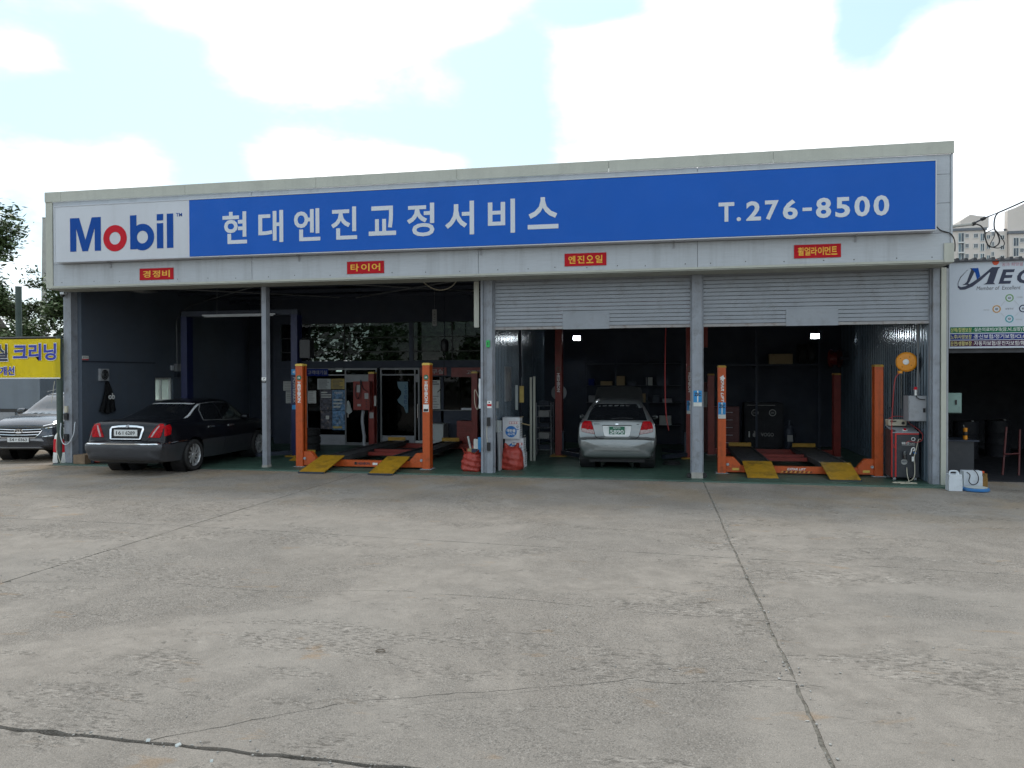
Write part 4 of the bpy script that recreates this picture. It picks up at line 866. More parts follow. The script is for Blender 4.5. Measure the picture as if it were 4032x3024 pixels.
# ================================================================== cars
def pchip(x, y, q):
    x = np.array(x, float); y = np.array(y, float); h = np.diff(x); d = np.diff(y)/h; m = np.zeros(len(x)); m[0] = d[0]; m[-1] = d[-1]
    for i in range(1, len(x)-1):
        if d[i-1]*d[i] > 0: w1 = 2*h[i]+h[i-1]; w2 = h[i]+2*h[i-1]; m[i] = (w1+w2)/(w1/d[i-1]+w2/d[i])
    i = np.clip(np.searchsorted(x, q)-1, 0, len(x)-2); t = (q-x[i])/h[i]
    return (1+2*t)*(1-t)**2*y[i]+t*(1-t)**2*h[i]*m[i]+t*t*(3-2*t)*y[i+1]+t*t*(t-1)*h[i]*m[i+1]
def catmull(P, n):
    out = []
    for i in range(len(P)-1):
        p0 = P[max(i-1, 0)]; p1 = P[i]; p2 = P[i+1]; p3 = P[min(i+2, len(P)-1)]
        for k in range(n):
            t = k/n
            f = lambda a, b, c, d: 0.5*((2*b)+(c-a)*t+(2*a-5*b+4*c-d)*t*t+(3*b-a-3*c+d)*t**3)
            out.append((f(p0[0], p1[0], p2[0], p3[0]), f(p0[1], p1[1], p2[1], p3[1])))
    out.append(P[-1]); return out
def car_body(T, ys, wheels, wr, zsplit=None):
    """T rows: y, z_bottom, z_wide, z_belt, z_top, w_sill, w_wide, w_belt, w_top"""
    T = np.array(T, float); cols = [pchip(T[:, 0], T[:, k], ys) for k in range(1, 9)]
    bm = bmesh.new(); rings = []
    for i, y in enumerate(ys):
        zb, zw, zs, zt, wsi, ww, ws, wt = [c[i] for c in cols]
        g = max(zt-zs, 0.012)
        half = [(0, zb), (wsi*.7, zb), (wsi*.96, zb+.02), (wsi, zb+.09), (ww, zw), ((ww+ws)/2+.012, (zw+zs)/2+.03), (ws, zs), (ws*.45+wt*.55, zs+g*.55), (wt, zs+g*.86), (wt*.80, zt-.004), (wt*.4, zt+.012), (0, zt+.016)]
        c = catmull(half, 3); full = c+[(-x, z) for x, z in reversed(c[1:-1])]
        rings.append([bm.verts.new((x, y, z)) for x, z in full])
    n = len(rings[0])
    for a, b in zip(rings[:-1], rings[1:]):
        for j in range(n): bm.faces.new([a[j], a[(j+1) % n], b[(j+1) % n], b[j]])
    bm.faces.new(rings[0][::-1]); bm.faces.new(rings[-1]); bmesh.ops.recalc_face_normals(bm, faces=bm.faces)
    bvh = BVHTree.FromBMesh(bm)
    # wheel arches: drop faces inside the arch circles on the flanks, add dark wells
    kill = [f for f in bm.faces if any(math.hypot(f.calc_center_median().y-wy, f.calc_center_median().z-wr*.98) < wr*1.16 and abs(f.calc_center_median().x) > .35 and f.calc_center_median().z < wr*2.3 for wy in wheels)]
    bmesh.ops.delete(bm, geom=kill, context='FACES')
    # snap the rim of the hole onto a clean circle
    for e in [e for e in bm.edges if e.is_boundary]:
        for v in e.verts:
            for wy in wheels:
                d = math.hypot(v.co.y-wy, v.co.z-wr*.98)
                if d < wr*1.6 and v.co.z > .12 and d > 1e-4: v.co.y = wy+(v.co.y-wy)/d*wr*1.19; v.co.z = wr*.98+(v.co.z-wr*.98)/d*wr*1.19
    if zsplit:
        for f in bm.faces:
            if f.calc_center_median().z < zsplit: f.material_index = 1
    return bm, bvh
def dense(L, extra=()):
    a = list(np.linspace(0, .35, 26))+list(np.linspace(.35, L-.35, int((L-.7)/.07)))[1:]+list(np.linspace(L-.35, L, 26))[1:]
    return np.array(sorted(set(np.round(a, 4))))
def patch(name, pts, side, bvh, m, parent, off=.004, res=.05, L=5.0, smooth=True):
    """polygon drawn on the rear/front (x, z) or right/left (y, z) view, laid on the body"""
    bm = bmesh.new()
    if side in ('rear', 'front', 'top'):
        conv = {'rear': lambda a, b: Vector((a, -1, b)), 'front': lambda a, b: Vector((a, L+1, b)), 'top': lambda a, b: Vector((a, b, 3))}[side]
        d = {'rear': Vector((0, 1, 0)), 'front': Vector((0, -1, 0)), 'top': Vector((0, 0, -1))}[side]
    else:
        s = 1 if side == 'right' else -1; conv = lambda a, b: Vector((s*2, a, b)); d = Vector((-s, 0, 0))
    f = bm.faces.new([bm.verts.new(conv(a, b)) for a, b in pts]); bmesh.ops.triangulate(bm, faces=[f])
    for _ in range(6):
        es = [e for e in bm.edges if e.calc_length() > res*1.5]
        if not es: break
        bmesh.ops.subdivide_edges(bm, edges=es, cuts=1); bmesh.ops.triangulate(bm, faces=[f for f in bm.faces if len(f.verts) > 3])
    last = None; miss = []
    for v in bm.verts:
        h, nn, _, _ = bvh.ray_cast(v.co, d)
        if h is None: miss.append(v)
        else: v.co = h-d*off; last = v.co.copy()
    for v in miss:
        h, nn, _, _ = bvh.find_nearest(v.co+d*1.2); v.co = (h if h is not None else last)-d*off
    be = [e for e in bm.edges if e.is_boundary]; ex = bmesh.ops.extrude_edge_only(bm, edges=be)
    for v in [q for q in ex['geom'] if isinstance(q, bmesh.types.BMVert)]: v.co += d*(off+.003)
    bmesh.ops.recalc_face_normals(bm, faces=bm.faces)
    return bm_to(bm, name, m, parent, local=True, smooth=smooth, angle=50)
def strip(name, pts, w, side, bvh, m, parent, off=.004, L=5.0, closed=False, res=.05):
    P = [Vector((a, b)) for a, b in pts]; n = len(P); Lf = []; Rt = []
    for i in range(n):
        t = (P[(i+1) % n]-P[i-1]) if closed else (P[min(i+1, n-1)]-P[max(i-1, 0)]); t.normalize(); nr = Vector((-t.y, t.x))
        Lf.append(P[i]+nr*w/2); Rt.append(P[i]-nr*w/2)
    if closed:
        poly_ = Lf+[Lf[0]]+[Rt[0]]+Rt[::-1]
        # closed ring: build as quads
        objs = bmesh.new()
        return patch(name, [tuple(p) for p in Lf[:n//2+1]]+[tuple(p) for p in reversed(Rt[:n//2+1])], side, bvh, m, parent, off, res, L), patch(name, [tuple(p) for p in Lf[n//2:]+[Lf[0]]]+[tuple(p) for p in reversed(Rt[n//2:]+[Rt[0]])], side, bvh, m, parent, off, res, L)
    return patch(name, [tuple(p) for p in Lf]+[tuple(p) for p in reversed(Rt)], side, bvh, m, parent, off, res, L)
def wheel(parent, x, y, r, w, s, spokes=10, twist=.25, rimr=.70):
    wh = MB(); prof = [(r*.72, -w/2), (r*.93, -w/2), (r, -w*.36), (r, w*.36), (r*.93, w/2), (r*.72, w/2), (r*.70, w*.30), (r*.70, -w*.30), (r*.72, -w/2)]
    wh.lathe(prof, (x, y, r), (s, 0, 0), 40); wo = wh.build('wheel', M['rubber'], parent, smooth=True, local=True)
    rm = MB(); R0 = r*rimr
    rm.lathe([(R0, w*.30), (R0*1.03, w*.40), (R0*.97, w*.42), (R0*.92, w*.30), (R0*.92, -w*.2)], (x, y, r), (s, 0, 0), 40)
    rm.lathe([(0, w*.36), (R0*.17, w*.36), (R0*.22, w*.28), (R0*.22, 0)], (x, y, r), (s, 0, 0), 20)
    ax = Vector((s, 0, 0))
    for k in range(spokes):
        t = 2*math.pi*k/spokes
        def at(rr, tt, h): return Vector((x, y+rr*math.cos(tt), r+rr*math.sin(tt)))+ax*h
        pr = []
        for rr, dt, wd in ((R0*.17, 0, .10), (R0*.5, twist*.5, .10), (R0*.95, twist, .11)):
            pr.append((rr, t+dt, wd*R0*(.9 if rr < R0*.3 else 1)))
        vs = []
        for rr, tt, wd in pr:
            da = wd/rr/1.6 if rr > 0 else 0
            vs.append([rm.bm.verts.new(at(rr, tt-da, w*.33)), rm.bm.verts.new(at(rr, tt+da, w*.33)), rm.bm.verts.new(at(rr, tt+da, w*.22)), rm.bm.verts.new(at(rr, tt-da, w*.22))])
        for a, b in zip(vs[:-1], vs[1:]):
            for j in range(4): rm._f([a[j], a[(j+1) % 4], b[(j+1) % 4], b[j]])
    bmesh.ops.recalc_face_normals(rm.bm, faces=rm.bm.faces)
    rm.build('rim', M['rim'], wo, smooth=True, local=True)
    MB().lathe([(0, w*.1), (R0*.9, w*.1), (R0*.9, -w*.1), (0, -w*.1)], (x, y, r), (s, 0, 0), 24).build('brake_disc', M['black'], wo, local=True)
    return wo
def underbody(parent, w, L, wheels, wr, z=.24):
    b = MB(); b.box(-w*.72, w*.72, .25, L-.25, z, z+.3); o = b.build('underbody', M['black'], parent, local=True)
    for wy in wheels:
        for s in (-1, 1):
            MB().lathe([(wr*1.2, .0), (wr*1.2, -.30), (0, -.30)], (s*(w-.03), wy, wr*.98), (s, 0, 0), 24).build('wheel_well', M['black'], parent, local=True)
def flat_text(name, body, c, w, h, m, parent, side, bold=0.02):
    face = FACE if side == 'rear' else Matrix(((-1, 0, 0), (0, 0, 1), (0, 1, 0)))
    return text(name, body, c, w, h, m, parent, bold=bold, ext=.002, face=face, local=True)

# ---------------------------------------------------------------- black sedan
def sedan():
    L = 5.05; t = thing('black_sedan', 'black saloon car with grey bumper and chrome plate surround in the left bay', 'car', (2.915, -1.83, gz(2.9)-.018), R(1.8))
    T = [  # y, zb, zw, zs, zt, wsill, wwide, wbelt, wtop
     (0.00, .40, .52, .625, .660, .62, .70, .68, .60), (0.03, .34, .52, .64, .678, .74, .815, .79, .70), (0.09, .30, .55, .66, .690, .80, .865, .84, .74),
     (0.15, .28, .57, .70, .715, .81, .865, .80, .72), (0.20, .27, .58, .86, .885, .82, .875, .80, .72), (0.26, .26, .60, .985, 1.015, .83, .885, .805, .71), (0.36, .25, .62, 1.045, 1.085, .84, .895, .81, .70),
     (0.60, .24, .64, 1.045, 1.110, .86, .915, .83, .71), (0.95, .23, .64, 1.035, 1.122, .87, .93, .855, .70), (1.25, .22, .64, 1.02, 1.20, .87, .935, .875, .66), (1.75, .21, .64, 1.0, 1.405, .87, .935, .875, .59),
     (2.15, .20, .64, .985, 1.470, .87, .935, .875, .59), (2.6, .20, .63, .97, 1.49, .87, .935, .87, .60), (3.0, .20, .63, .955, 1.46, .87, .93, .865, .60), (3.35, .20, .63, .945, 1.30, .87, .93, .86, .63),
     (3.75, .20, .62, .93, 1.02, .86, .92, .85, .70), (4.3, .21, .60, .88, .95, .85, .91, .82, .70), (4.75, .23, .56, .78, .86, .80, .86, .76, .62), (4.95, .27, .52, .66, .72, .68, .74, .66, .54), (5.05, .34, .50, .60, .64, .52, .58, .52, .42)]
    W = [1.14, 3.99]; wr = .335
    bm, bvh = car_body(T, dense(L), W, wr, zsplit=.655)
    body = bm_to(bm, 'body', [M['paint_black'], M['paint_gun']], t, smooth=True, local=True, angle=40)
    underbody(t, .92, L, W, wr)
    for y in W:
        for s in (1, -1): wheel(t, s*.82, y, wr, .225, s, 10, .30, .71)
    P = lambda *a, **k: patch(*a, L=L, **k)
    P('rear_window', [(-.70, 1.128), (.70, 1.128), (.64, 1.22), (.54, 1.395), (.3, 1.408), (-.3, 1.408), (-.54, 1.395), (-.64, 1.22)], 'rear', bvh, M['glass_dark'], t)
    strip('window_trim', [(-.72, 1.125), (-.655, 1.22), (-.555, 1.40), (-.3, 1.414), (.3, 1.414), (.555, 1.40), (.655, 1.22), (.72, 1.125)], .020, 'rear', bvh, M['bright_trim'], t, .008, L)
    for s in (1, -1):
        sd = 'right' if s > 0 else 'left'
        P('side_window', [(1.62, 1.06), (2.35, 1.035), (2.35, 1.405), (1.95, 1.39), (1.72, 1.26)], sd, bvh, M['glass_dark'], t); P('side_window', [(2.41, 1.03), (3.42, .99), (3.15, 1.27), (2.85, 1.40), (2.41, 1.41)], sd, bvh, M['glass_dark'], t)
        strip('window_trim', [(1.60, 1.05), (2.38, 1.022), (3.46, .98)], .010, sd, bvh, M['alu'], t, .006, L); strip('window_trim', [(1.60, 1.05), (1.70, 1.27), (1.93, 1.405), (2.4, 1.425), (2.9, 1.41)], .010, sd, bvh, M['alu'], t, .006, L)
        strip('door_seam', [(2.38, .99), (2.38, .62), (2.36, .30)], .007, sd, bvh, M['seam'], t, .002, L); strip('door_seam', [(1.56, .98), (1.62, .75), (1.48, .62)], .007, sd, bvh, M['seam'], t, .002, L)
        strip('bumper_trim', [(.10, .662), (.50, .668), (.86, .672)], .016, sd, bvh, M['chrome'], t, .006, L)
        hd = MB(); hd.box(2.05, 2.25, 0, 0, 0, 0) if False else None
        P('door_handle', [(1.70, .885), (1.92, .88), (1.92, .915), (1.70, .92)], sd, bvh, M['chrome'], t, off=.02)
        P('door_handle', [(2.55, .87), (2.77, .865), (2.77, .90), (2.55, .905)], sd, bvh, M['chrome'], t, off=.02)
        # tail lights wrap the corner
        tl = P('tail_light', [(s*.50, .775), (s*.55, .87), (s*.63, .985), (s*.68, 1.05), (s*.755, 1.045), (s*.80, 1.0), (s*.79, .90), (s*.775, .80), (s*.75, .772)], 'rear', bvh, M['tail_red'], t, off=.012, res=.03)
        patch('clear_lens', [(s*.555, .785), (s*.592, .785), (s*.655, .90), (s*.715, 1.01), (s*.685, 1.01), (s*.612, .90)], 'rear', bvh, M['tail_clear'], tl, .017, .03, L)
        P('tail_light_side', [(.20, .80), (.36, .83), (.42, .96), (.40, 1.03), (.26, 1.01)], sd, bvh, M['tail_red'], t, off=.010, res=.03)
    strip('boot_seam', [(-.46, .70), (-.55, .76), (-.58, .88), (-.64, 1.02)], .008, 'rear', bvh, M['seam'], t, .003, L); strip('boot_seam', [(.46, .70), (.55, .76), (.58, .88), (.64, 1.02)], .008, 'rear', bvh, M['seam'], t, .003, L)
    P('plate_recess', [(-.34, .735), (.34, .735), (.37, .80), (.375, .96), (.30, .985), (-.30, .985), (-.375, .96), (-.37, .80)], 'rear', bvh, M['seam'], t, off=.006)
    strip('chrome_surround', [(-.33, .745), (-.37, .94), (-.35, .975), (-.20, .995), (0, 1.005), (.20, .995), (.35, .975), (.37, .94), (.33, .745)], .034, 'rear', bvh, M['chrome'], t, .022, L, res=.03); strip('chrome_surround', [(-.33, .742), (.33, .742)], .014, 'rear', bvh, M['chrome'], t, .02, L)
    P('badge', [(-.035, .985), (0, .965), (.035, .985), (.03, 1.02), (0, 1.03), (-.03, 1.02)], 'rear', bvh, M['panel_grey'], t, off=.03)
    strip('bumper_trim', [(-.845, .660), (-.80, .655), (-.5, .652), (0, .65), (.5, .652), (.80, .655), (.845, .660)], .022, 'rear', bvh, M['chrome'], t, .009, L)
    y_ = .165
    h = bvh.ray_cast(Vector((0, -1, .86)), Vector((0, 1, 0)))[0]; yp = (h.y if h else .2)-.025
    pl = MB().box(-.26, .26, yp-.012, yp, .80, .93).build('number_plate', M['plate_white'], t, local=True, bevel=.005)
    flat_text('numerals', '16', (-.155, yp-.012, .865), .11, .075, M['black'], pl, 'rear', .015); flat_text('numerals', '로', (-.055, yp-.012, .865), .05, .06, M['black'], pl, 'rear', 0); flat_text('numerals', '6289', (.105, yp-.012, .865), .21, .075, M['black'], pl, 'rear', .015)
    MB().lathe([(.045, 0), (.05, .02), (.05, .2), (.042, .2), (.040, .03)], (.50, .12, .335), (0, 1, 0), 14).build('exhaust', M['chrome'], t, smooth=True, local=True)
    P('windscreen', [(-.66, 1.0), (.66, 1.0), (.56, 1.38), (-.56, 1.38)], 'front', bvh, M['glass_dark'], t)
    # side mirror
    for s in (1, -1):
        MB().lathe([(0, -.09), (.06, -.08), (.085, 0), (.06, .08), (0, .09)], (s*1.0, 3.12, 1.05), (1, 0, 0), 12).build('mirror', M['paint_black'], t, smooth=True, local=True)
        MB().tube([(s*.86, 3.14, .99), (s*.97, 3.13, 1.03)], .02, 6).build('mirror_stalk', M['black'], t, local=True)
sedan()
# ---------------------------------------------------------------- silver hatchback
def hatch():
    L = 3.88; t = thing('silver_hatchback', 'silver five-door hatchback with raised bonnet and green number plate', 'car', (12.69, .98, gz(12.6)), R(2.5))
    T = [(0.00, .36, .50, .625, .66, .56, .66, .66, .55), (0.03, .29, .48, .64, .672, .68, .755, .745, .62), (0.08, .26, .50, .66, .690, .72, .80, .79, .64), (0.12, .25, .52, .72, .75, .73, .82, .79, .66), (0.17, .24, .54, .95, .985, .74, .83, .80, .66),
     (0.22, .23, .56, 1.00, 1.06, .75, .835, .795, .62), (0.30, .22, .58, 1.01, 1.17, .76, .835, .79, .585), (0.42, .21, .58, 1.01, 1.345, .76, .835, .79, .545), (0.56, .20, .58, 1.005, 1.425, .76, .835, .785, .54), (0.9, .20, .58, .995, 1.475, .77, .835, .785, .545), (1.4, .20, .58, .975, 1.49, .77, .835, .785, .555), (1.9, .20, .58, .955, 1.48, .77, .835, .785, .56),
     (2.3, .20, .57, .94, 1.38, .77, .835, .78, .57), (2.75, .20, .56, .92, 1.12, .77, .83, .775, .62), (2.95, .20, .56, .91, .99, .77, .83, .77, .63), (3.4, .22, .54, .85, .90, .75, .80, .73, .60), (3.7, .25, .50, .72, .78, .68, .73, .66, .52), (3.88, .32, .48, .58, .62, .5, .54, .5, .4)]
    W = [.66, 3.14]; wr = .285
    bm, bvh = car_body(T, dense(L), W, wr)
    bm_to(bm, 'body', [M['paint_silver']], t, smooth=True, local=True, angle=40); underbody(t, .82, L, W, wr, .15)
    for y in W:
        for s in (1, -1): wheel(t, s*.73, y, wr, .18, s, 7, .1, .68)
    P = lambda *a, **k: patch(*a, L=L, **k)
    P('rear_window', [(-.64, 1.055), (.64, 1.055), (.62, 1.12), (.53, 1.375), (.48, 1.395), (-.48, 1.395), (-.53, 1.375), (-.62, 1.12)], 'rear', bvh, M['glass_dark'], t)
    strip('wiper', [(-.12, 1.085), (.12, 1.105), (.34, 1.095)], .018, 'rear', bvh, M['black'], t, .016, L)
    P('spoiler_lip', [(-.50, 1.40), (.50, 1.40), (.49, 1.425), (-.49, 1.425)], 'rear', bvh, M['paint_silver'], t, off=.02)
    for s in (1, -1):
        sd = 'right' if s > 0 else 'left'
        tl = P('tail_light', [(s*.555, 1.035), (s*.70, 1.04), (s*.75, .985), (s*.765, .90), (s*.76, .82), (s*.65, .79), (s*.48, .762), (s*.50, .86)], 'rear', bvh, M['tail_red'], t, off=.012, res=.03)
        patch('clear_lens', [(s*.755, .885), (s*.758, .825), (s*.65, .795), (s*.488, .768), (s*.497, .85), (s*.62, .865)], 'rear', bvh, M['tail_clear'], tl, .017, .03, L)
        patch('reflector', [(s*.60, .86), (s*.64, .855), (s*.665, .89), (s*.64, .925), (s*.60, .92), (s*.585, .89)], 'rear', bvh, M['tail_red'], tl, .02, .03, L)
        P('side_window', [(.62, 1.06), (1.35, 1.03), (1.35, 1.40), (.85, 1.40)], sd, bvh, M['glass_dark'], t); P('side_window', [(1.42, 1.03), (2.5, 1.0), (2.15, 1.36), (1.42, 1.41)], sd, bvh, M['glass_dark'], t)
        MB().lathe([(0, -.07), (.04, -.06), (.055, 0), (.04, .06), (0, .07)], (s*.88, 2.42, 1.01), (1, 0, 0), 12).build('mirror', M['paint_silver'], t, smooth=True, local=True); MB().tube([(s*.78, 2.36, .99), (s*.9, 2.355, 1.02)], .016, 6).build('mirror_stalk', M['black'], t, local=True)
    strip('tailgate_seam', [(-.545, 1.03), (-.50, .86), (-.47, .74), (-.43, .685), (-.36, .674), (.36, .674), (.43, .685), (.47, .74), (.50, .86), (.545, 1.03)], .010, 'rear', bvh, M['seam'], t, .003, L)
    P('plate_recess', [(-.30, .94), (.30, .94), (.29, .82), (.265, .725), (.23, .712), (-.23, .712), (-.265, .725), (-.29, .82)], 'rear', bvh, M['plate_white'], t, off=.006)
    strip('recess_shadow_lip', [(-.31, .945), (.31, .945)], .014, 'rear', bvh, M['seam'], t, .012, L)
    h = bvh.ray_cast(Vector((0, -1, .84)), Vector((0, 1, 0)))[0]; yp = h.y-.015
    pl = MB().box(-.165, .165, yp-.014, yp, .752, .925).build('number_plate', M['plate_green'], t, local=True, bevel=.006)
    flat_text('numerals', '5890', (0, yp-.014, .812), .29, .085, M['plate_white'], pl, 'rear', .02); flat_text('numerals', '09마', (0, yp-.014, .895), .16, .04, M['plate_white'], pl, 'rear', .01)
    P('badge', [(-.04, .975), (-.02, .962), (.02, .962), (.04, .975), (.02, .988), (-.02, .988)], 'rear', bvh, M['chrome'], t, off=.01)
    P('model_badge', [(-.50, .972), (-.37, .972), (-.37, .982), (-.50, .982)], 'rear', bvh, M['black'], t, off=.006); P('model_badge', [(.42, .968), (.47, .968), (.47, .978), (.42, .978)], 'rear', bvh, M['black'], t, off=.006)
    P('bumper_groove', [(-.50, .425), (.50, .425), (.46, .475), (.3, .485), (-.3, .485), (-.46, .475)], 'rear', bvh, M['paint_silver'], t, off=.018)
    strip('bumper_seam', [(-.74, .655), (-.5, .662), (0, .662), (.5, .662), (.74, .655)], .010, 'rear', bvh, M['seam'], t, .003, L)
    P('windscreen', [(-.6, 1.0), (.6, 1.0), (.5, 1.38), (-.5, 1.38)], 'front', bvh, M['glass_dark'], t)
    # raised bonnet hinged at the windscreen
    bn = MB(); n = 8; ha, hb = Vector((0, 2.95, 1.0)), Vector((0, 3.42, 1.72)); d = (hb-ha); nr = Vector((0, -d.z, d.y)).normalized()
    rows_ = []
    for i in range(5):
        u = i/4; w = .62*(1-.12*u**3); rows_.append([bn.bm.verts.new(ha+d*u+Vector((w*(2*k/n-1), 0, 0))+nr*(.05*(1-(2*k/n-1)**2)+.04*math.sin(u*3.1))) for k in range(n+1)])
    for a, b in zip(rows_[:-1], rows_[1:]):
        for k in range(n): bn._f([a[k], a[k+1], b[k+1], b[k]])
    bmesh.ops.solidify(bn.bm, geom=list(bn.bm.faces), thickness=.025); bmesh.ops.recalc_face_normals(bn.bm, faces=bn.bm.faces)
    bn.build('bonnet', M['paint_silver'], t, smooth=True, local=True)
    MB().tube([(.5, 3.45, .9), (.48, 3.38, 1.5)], .006, 6).build('bonnet_stay', M['steel_dark'], t, local=True)
hatch()
# ---------------------------------------------------------------- grey SUV
def suv():
    L = 4.70; hd = R(190); ax = Vector((-1.72, 1.25)); hv = Vector((-math.sin(hd), math.cos(hd)))
    org = ax-hv*(L-.94)
    t = thing('grey_suv', 'dark grey sport utility vehicle parked nose-out beside the left end of the garage', 'car', (org.x, org.y, fz(-2)), hd)
    T = [(0.0, .42, .6, .80, .84, .6, .7, .68, .5), (.1, .34, .62, .95, 1.0, .75, .84, .80, .62), (.35, .28, .66, 1.10, 1.35, .82, .90, .85, .60), (.7, .26, .68, 1.11, 1.58, .86, .935, .87, .60), (1.3, .25, .68, 1.10, 1.66, .87, .94, .875, .61), (2.0, .25, .68, 1.08, 1.675, .87, .94, .875, .62), (2.6, .25, .67, 1.07, 1.63, .87, .94, .87, .62),
     (3.0, .25, .67, 1.06, 1.45, .87, .94, .87, .65), (3.45, .25, .67, 1.04, 1.17, .87, .94, .865, .70), (3.65, .25, .67, 1.03, 1.115, .87, .94, .86, .72), (4.1, .26, .66, .985, 1.065, .87, .935, .84, .70), (4.4, .28, .64, .92, .99, .85, .91, .80, .68), (4.55, .30, .60, .86, .915, .82, .88, .78, .66), (4.63, .32, .56, .80, .84, .78, .84, .76, .62), (4.68, .35, .54, .70, .735, .70, .77, .72, .56), (4.70, .38, .52, .62, .645, .62, .68, .64, .5)]
    W = [1.06, 3.76]; wr = .36
    bm, bvh = car_body(T, dense(L), W, wr)
    for f in bm.faces:
        if f.calc_center_median().z < .42: f.material_index = 1
    bm_to(bm, 'body', [M['paint_suv'], M['black_plastic']], t, smooth=True, local=True, angle=40); underbody(t, .92, L, W, wr, .28)
    for y in W:
        for s in (1, -1): wheel(t, s*.82, y, wr, .235, s, 5, .1, .70)
    P = lambda *a, **k: patch(*a, L=L, **k)
    P('windscreen', [(-.74, 1.125), (.74, 1.125), (.66, 1.36), (.56, 1.575), (-.56, 1.575), (-.66, 1.36)], 'front', bvh, M['glass_suv'], t)
    strip('windscreen_seal', [(-.76, 1.12), (-.68, 1.36), (-.57, 1.59), (.57, 1.59), (.68, 1.36), (.76, 1.12)], .03, 'front', bvh, M['black'], t, .006, L)
    P('cowl', [(-.76, 1.09), (.76, 1.09), (.76, 1.122), (-.76, 1.122)], 'front', bvh, M['black'], t)
    gr = P('grille', [(-.50, .84), (.50, .84), (.56, .775), (.50, .68), (.40, .60), (-.40, .60), (-.50, .68), (-.56, .775)], 'front', bvh, M['seam'], t, off=.006)
    for z, w in ((.795, .53), (.735, .53), (.67, .47)):
        strip('grille_bar', [(-w, z+.006), (-.2, z-.006), (0, z-.008), (.2, z-.006), (w, z+.006)], .013, 'front', bvh, M['chrome'], gr, .02, L)
    strip('grille_surround', [(-.56, .775), (-.50, .68), (-.41, .598), (0, .59), (.41, .598), (.50, .68), (.56, .775)], .016, 'front', bvh, M['chrome'], gr, .02, L)
    h = bvh.ray_cast(Vector((0, L+1, .745)), Vector((0, -1, 0)))[0]
    em = ringm_local = None
    bmr = bmesh.new(); n = 28
    def ell(rx, rz, y): return [bmr.verts.new((rx*math.cos(2*math.pi*k/n), y, .752+rz*math.sin(2*math.pi*k/n))) for k in range(n)]
    a, b, c_, d_ = ell(.105, .053, h.y+.03), ell(.088, .038, h.y+.03), ell(.105, .053, h.y), ell(.088, .038, h.y)
    for k in range(n):
        j = (k+1) % n; bmr.faces.new([a[k], a[j], b[j], b[k]]); bmr.faces.new([c_[k], c_[j], a[j], a[k]]); bmr.faces.new([b[k], b[j], d_[j], d_[k]])
    bmesh.ops.recalc_face_normals(bmr, faces=bmr.faces); eo = bm_to(bmr, 'emblem', M['chrome'], gr, local=True)
    for pts in ([(-.05, .722), (-.034, .720), (-.012, .783), (-.03, .782)], [(.05, .782), (.034, .784), (.012, .721), (.03, .722)], [(-.03, .746), (.03, .752), (.03, .762), (-.03, .756)]):
        MB().prism([(x, h.y+.012, z) for x, z in pts], (0, .012, 0)).build('emblem_stroke', M['chrome'], gr, local=True)
    for s in (1, -1):
        hl = P('headlight', [(s*.55, .865), (s*.60, .80), (s*.80, .83), (s*.90, .90), (s*.905, .965), (s*.80, .935)], 'front', bvh, M['glass_dark'], t, off=.008, res=.03)
        patch('headlight_bezel', [(s*.62, .815), (s*.79, .842), (s*.86, .885), (s*.85, .895), (s*.77, .855), (s*.62, .83)], 'front', bvh, M['chrome'], hl, .012, .03, L)
        strip('headlight_trim', [(s*.54, .875), (s*.70, .915), (s*.82, .948), (s*.90, .98)], .016, 'front', bvh, M['chrome'], t, .012, L)
        P('fog_lamp', [(s*.60, .60), (s*.86, .635), (s*.86, .53), (s*.70, .53)], 'front', bvh, M['black_plastic'], t, off=.006); strip('fog_trim', [(s*.58, .62), (s*.87, .655)], .014, 'front', bvh, M['chrome'], t, .01, L)
        sd = 'right' if s > 0 else 'left'
        P('side_window', [(.75, 1.17), (1.55, 1.15), (1.55, 1.55), (.95, 1.5)], sd, bvh, M['glass_dark'], t); P('side_window', [(1.62, 1.15), (2.55, 1.13), (2.55, 1.56), (1.62, 1.58)], sd, bvh, M['glass_dark'], t); P('side_window', [(2.62, 1.13), (3.35, 1.11), (2.9, 1.45), (2.62, 1.55)], sd, bvh, M['glass_dark'], t)
        MB().lathe([(0, -.10), (.07, -.09), (.09, 0), (.07, .09), (0, .10)], (s*1.03, 3.02, 1.16), (1, 0, 0), 12).build('mirror', M['paint_suv'], t, smooth=True, local=True); MB().tube([(s*.86, 3.03, 1.1), (s*1.0, 3.03, 1.13)], .025, 6).build('mirror_stalk', M['black'], t, local=True)
        MB().tube([(s*.62, .9, 1.655), (s*.63, 1.4, 1.71), (s*.63, 2.2, 1.71), (s*.62, 2.6, 1.655)], .016, 6).build('roof_rail', M['alu'], t, smooth=True, local=True)
    P('lower_grille', [(-.52, .50), (.52, .50), (.58, .42), (-.58, .42)], 'front', bvh, M['black'], t, off=.006); P('skid_plate', [(-.52, .375), (.52, .375), (.60, .335), (-.60, .335)], 'front', bvh, M['panel_grey'], t, off=.015)
    P('bumper_bar', [(-.56, .575), (-.28, .575), (-.28, .53), (-.62, .51)], 'front', bvh, M['panel_grey'], t, off=.012); P('bumper_bar', [(.56, .575), (.28, .575), (.28, .53), (.62, .51)], 'front', bvh, M['panel_grey'], t, off=.012)
    h = bvh.ray_cast(Vector((0, L+1, .55)), Vector((0, -1, 0)))[0]; yp = h.y+.012
    pl = MB().box(-.26, .26, yp, yp+.014, .495, .605).build('number_plate', M['plate_white'], t, local=True, bevel=.005)
    flat_text('numerals', '54', (.15, yp+.014, .55), .11, .07, M['black'], pl, 'front', .015); flat_text('numerals', '부', (.05, yp+.014, .55), .05, .055, M['black'], pl, 'front', 0); flat_text('numerals', '0363', (-.11, yp+.014, .55), .21, .07, M['black'], pl, 'front', .015)
suv()
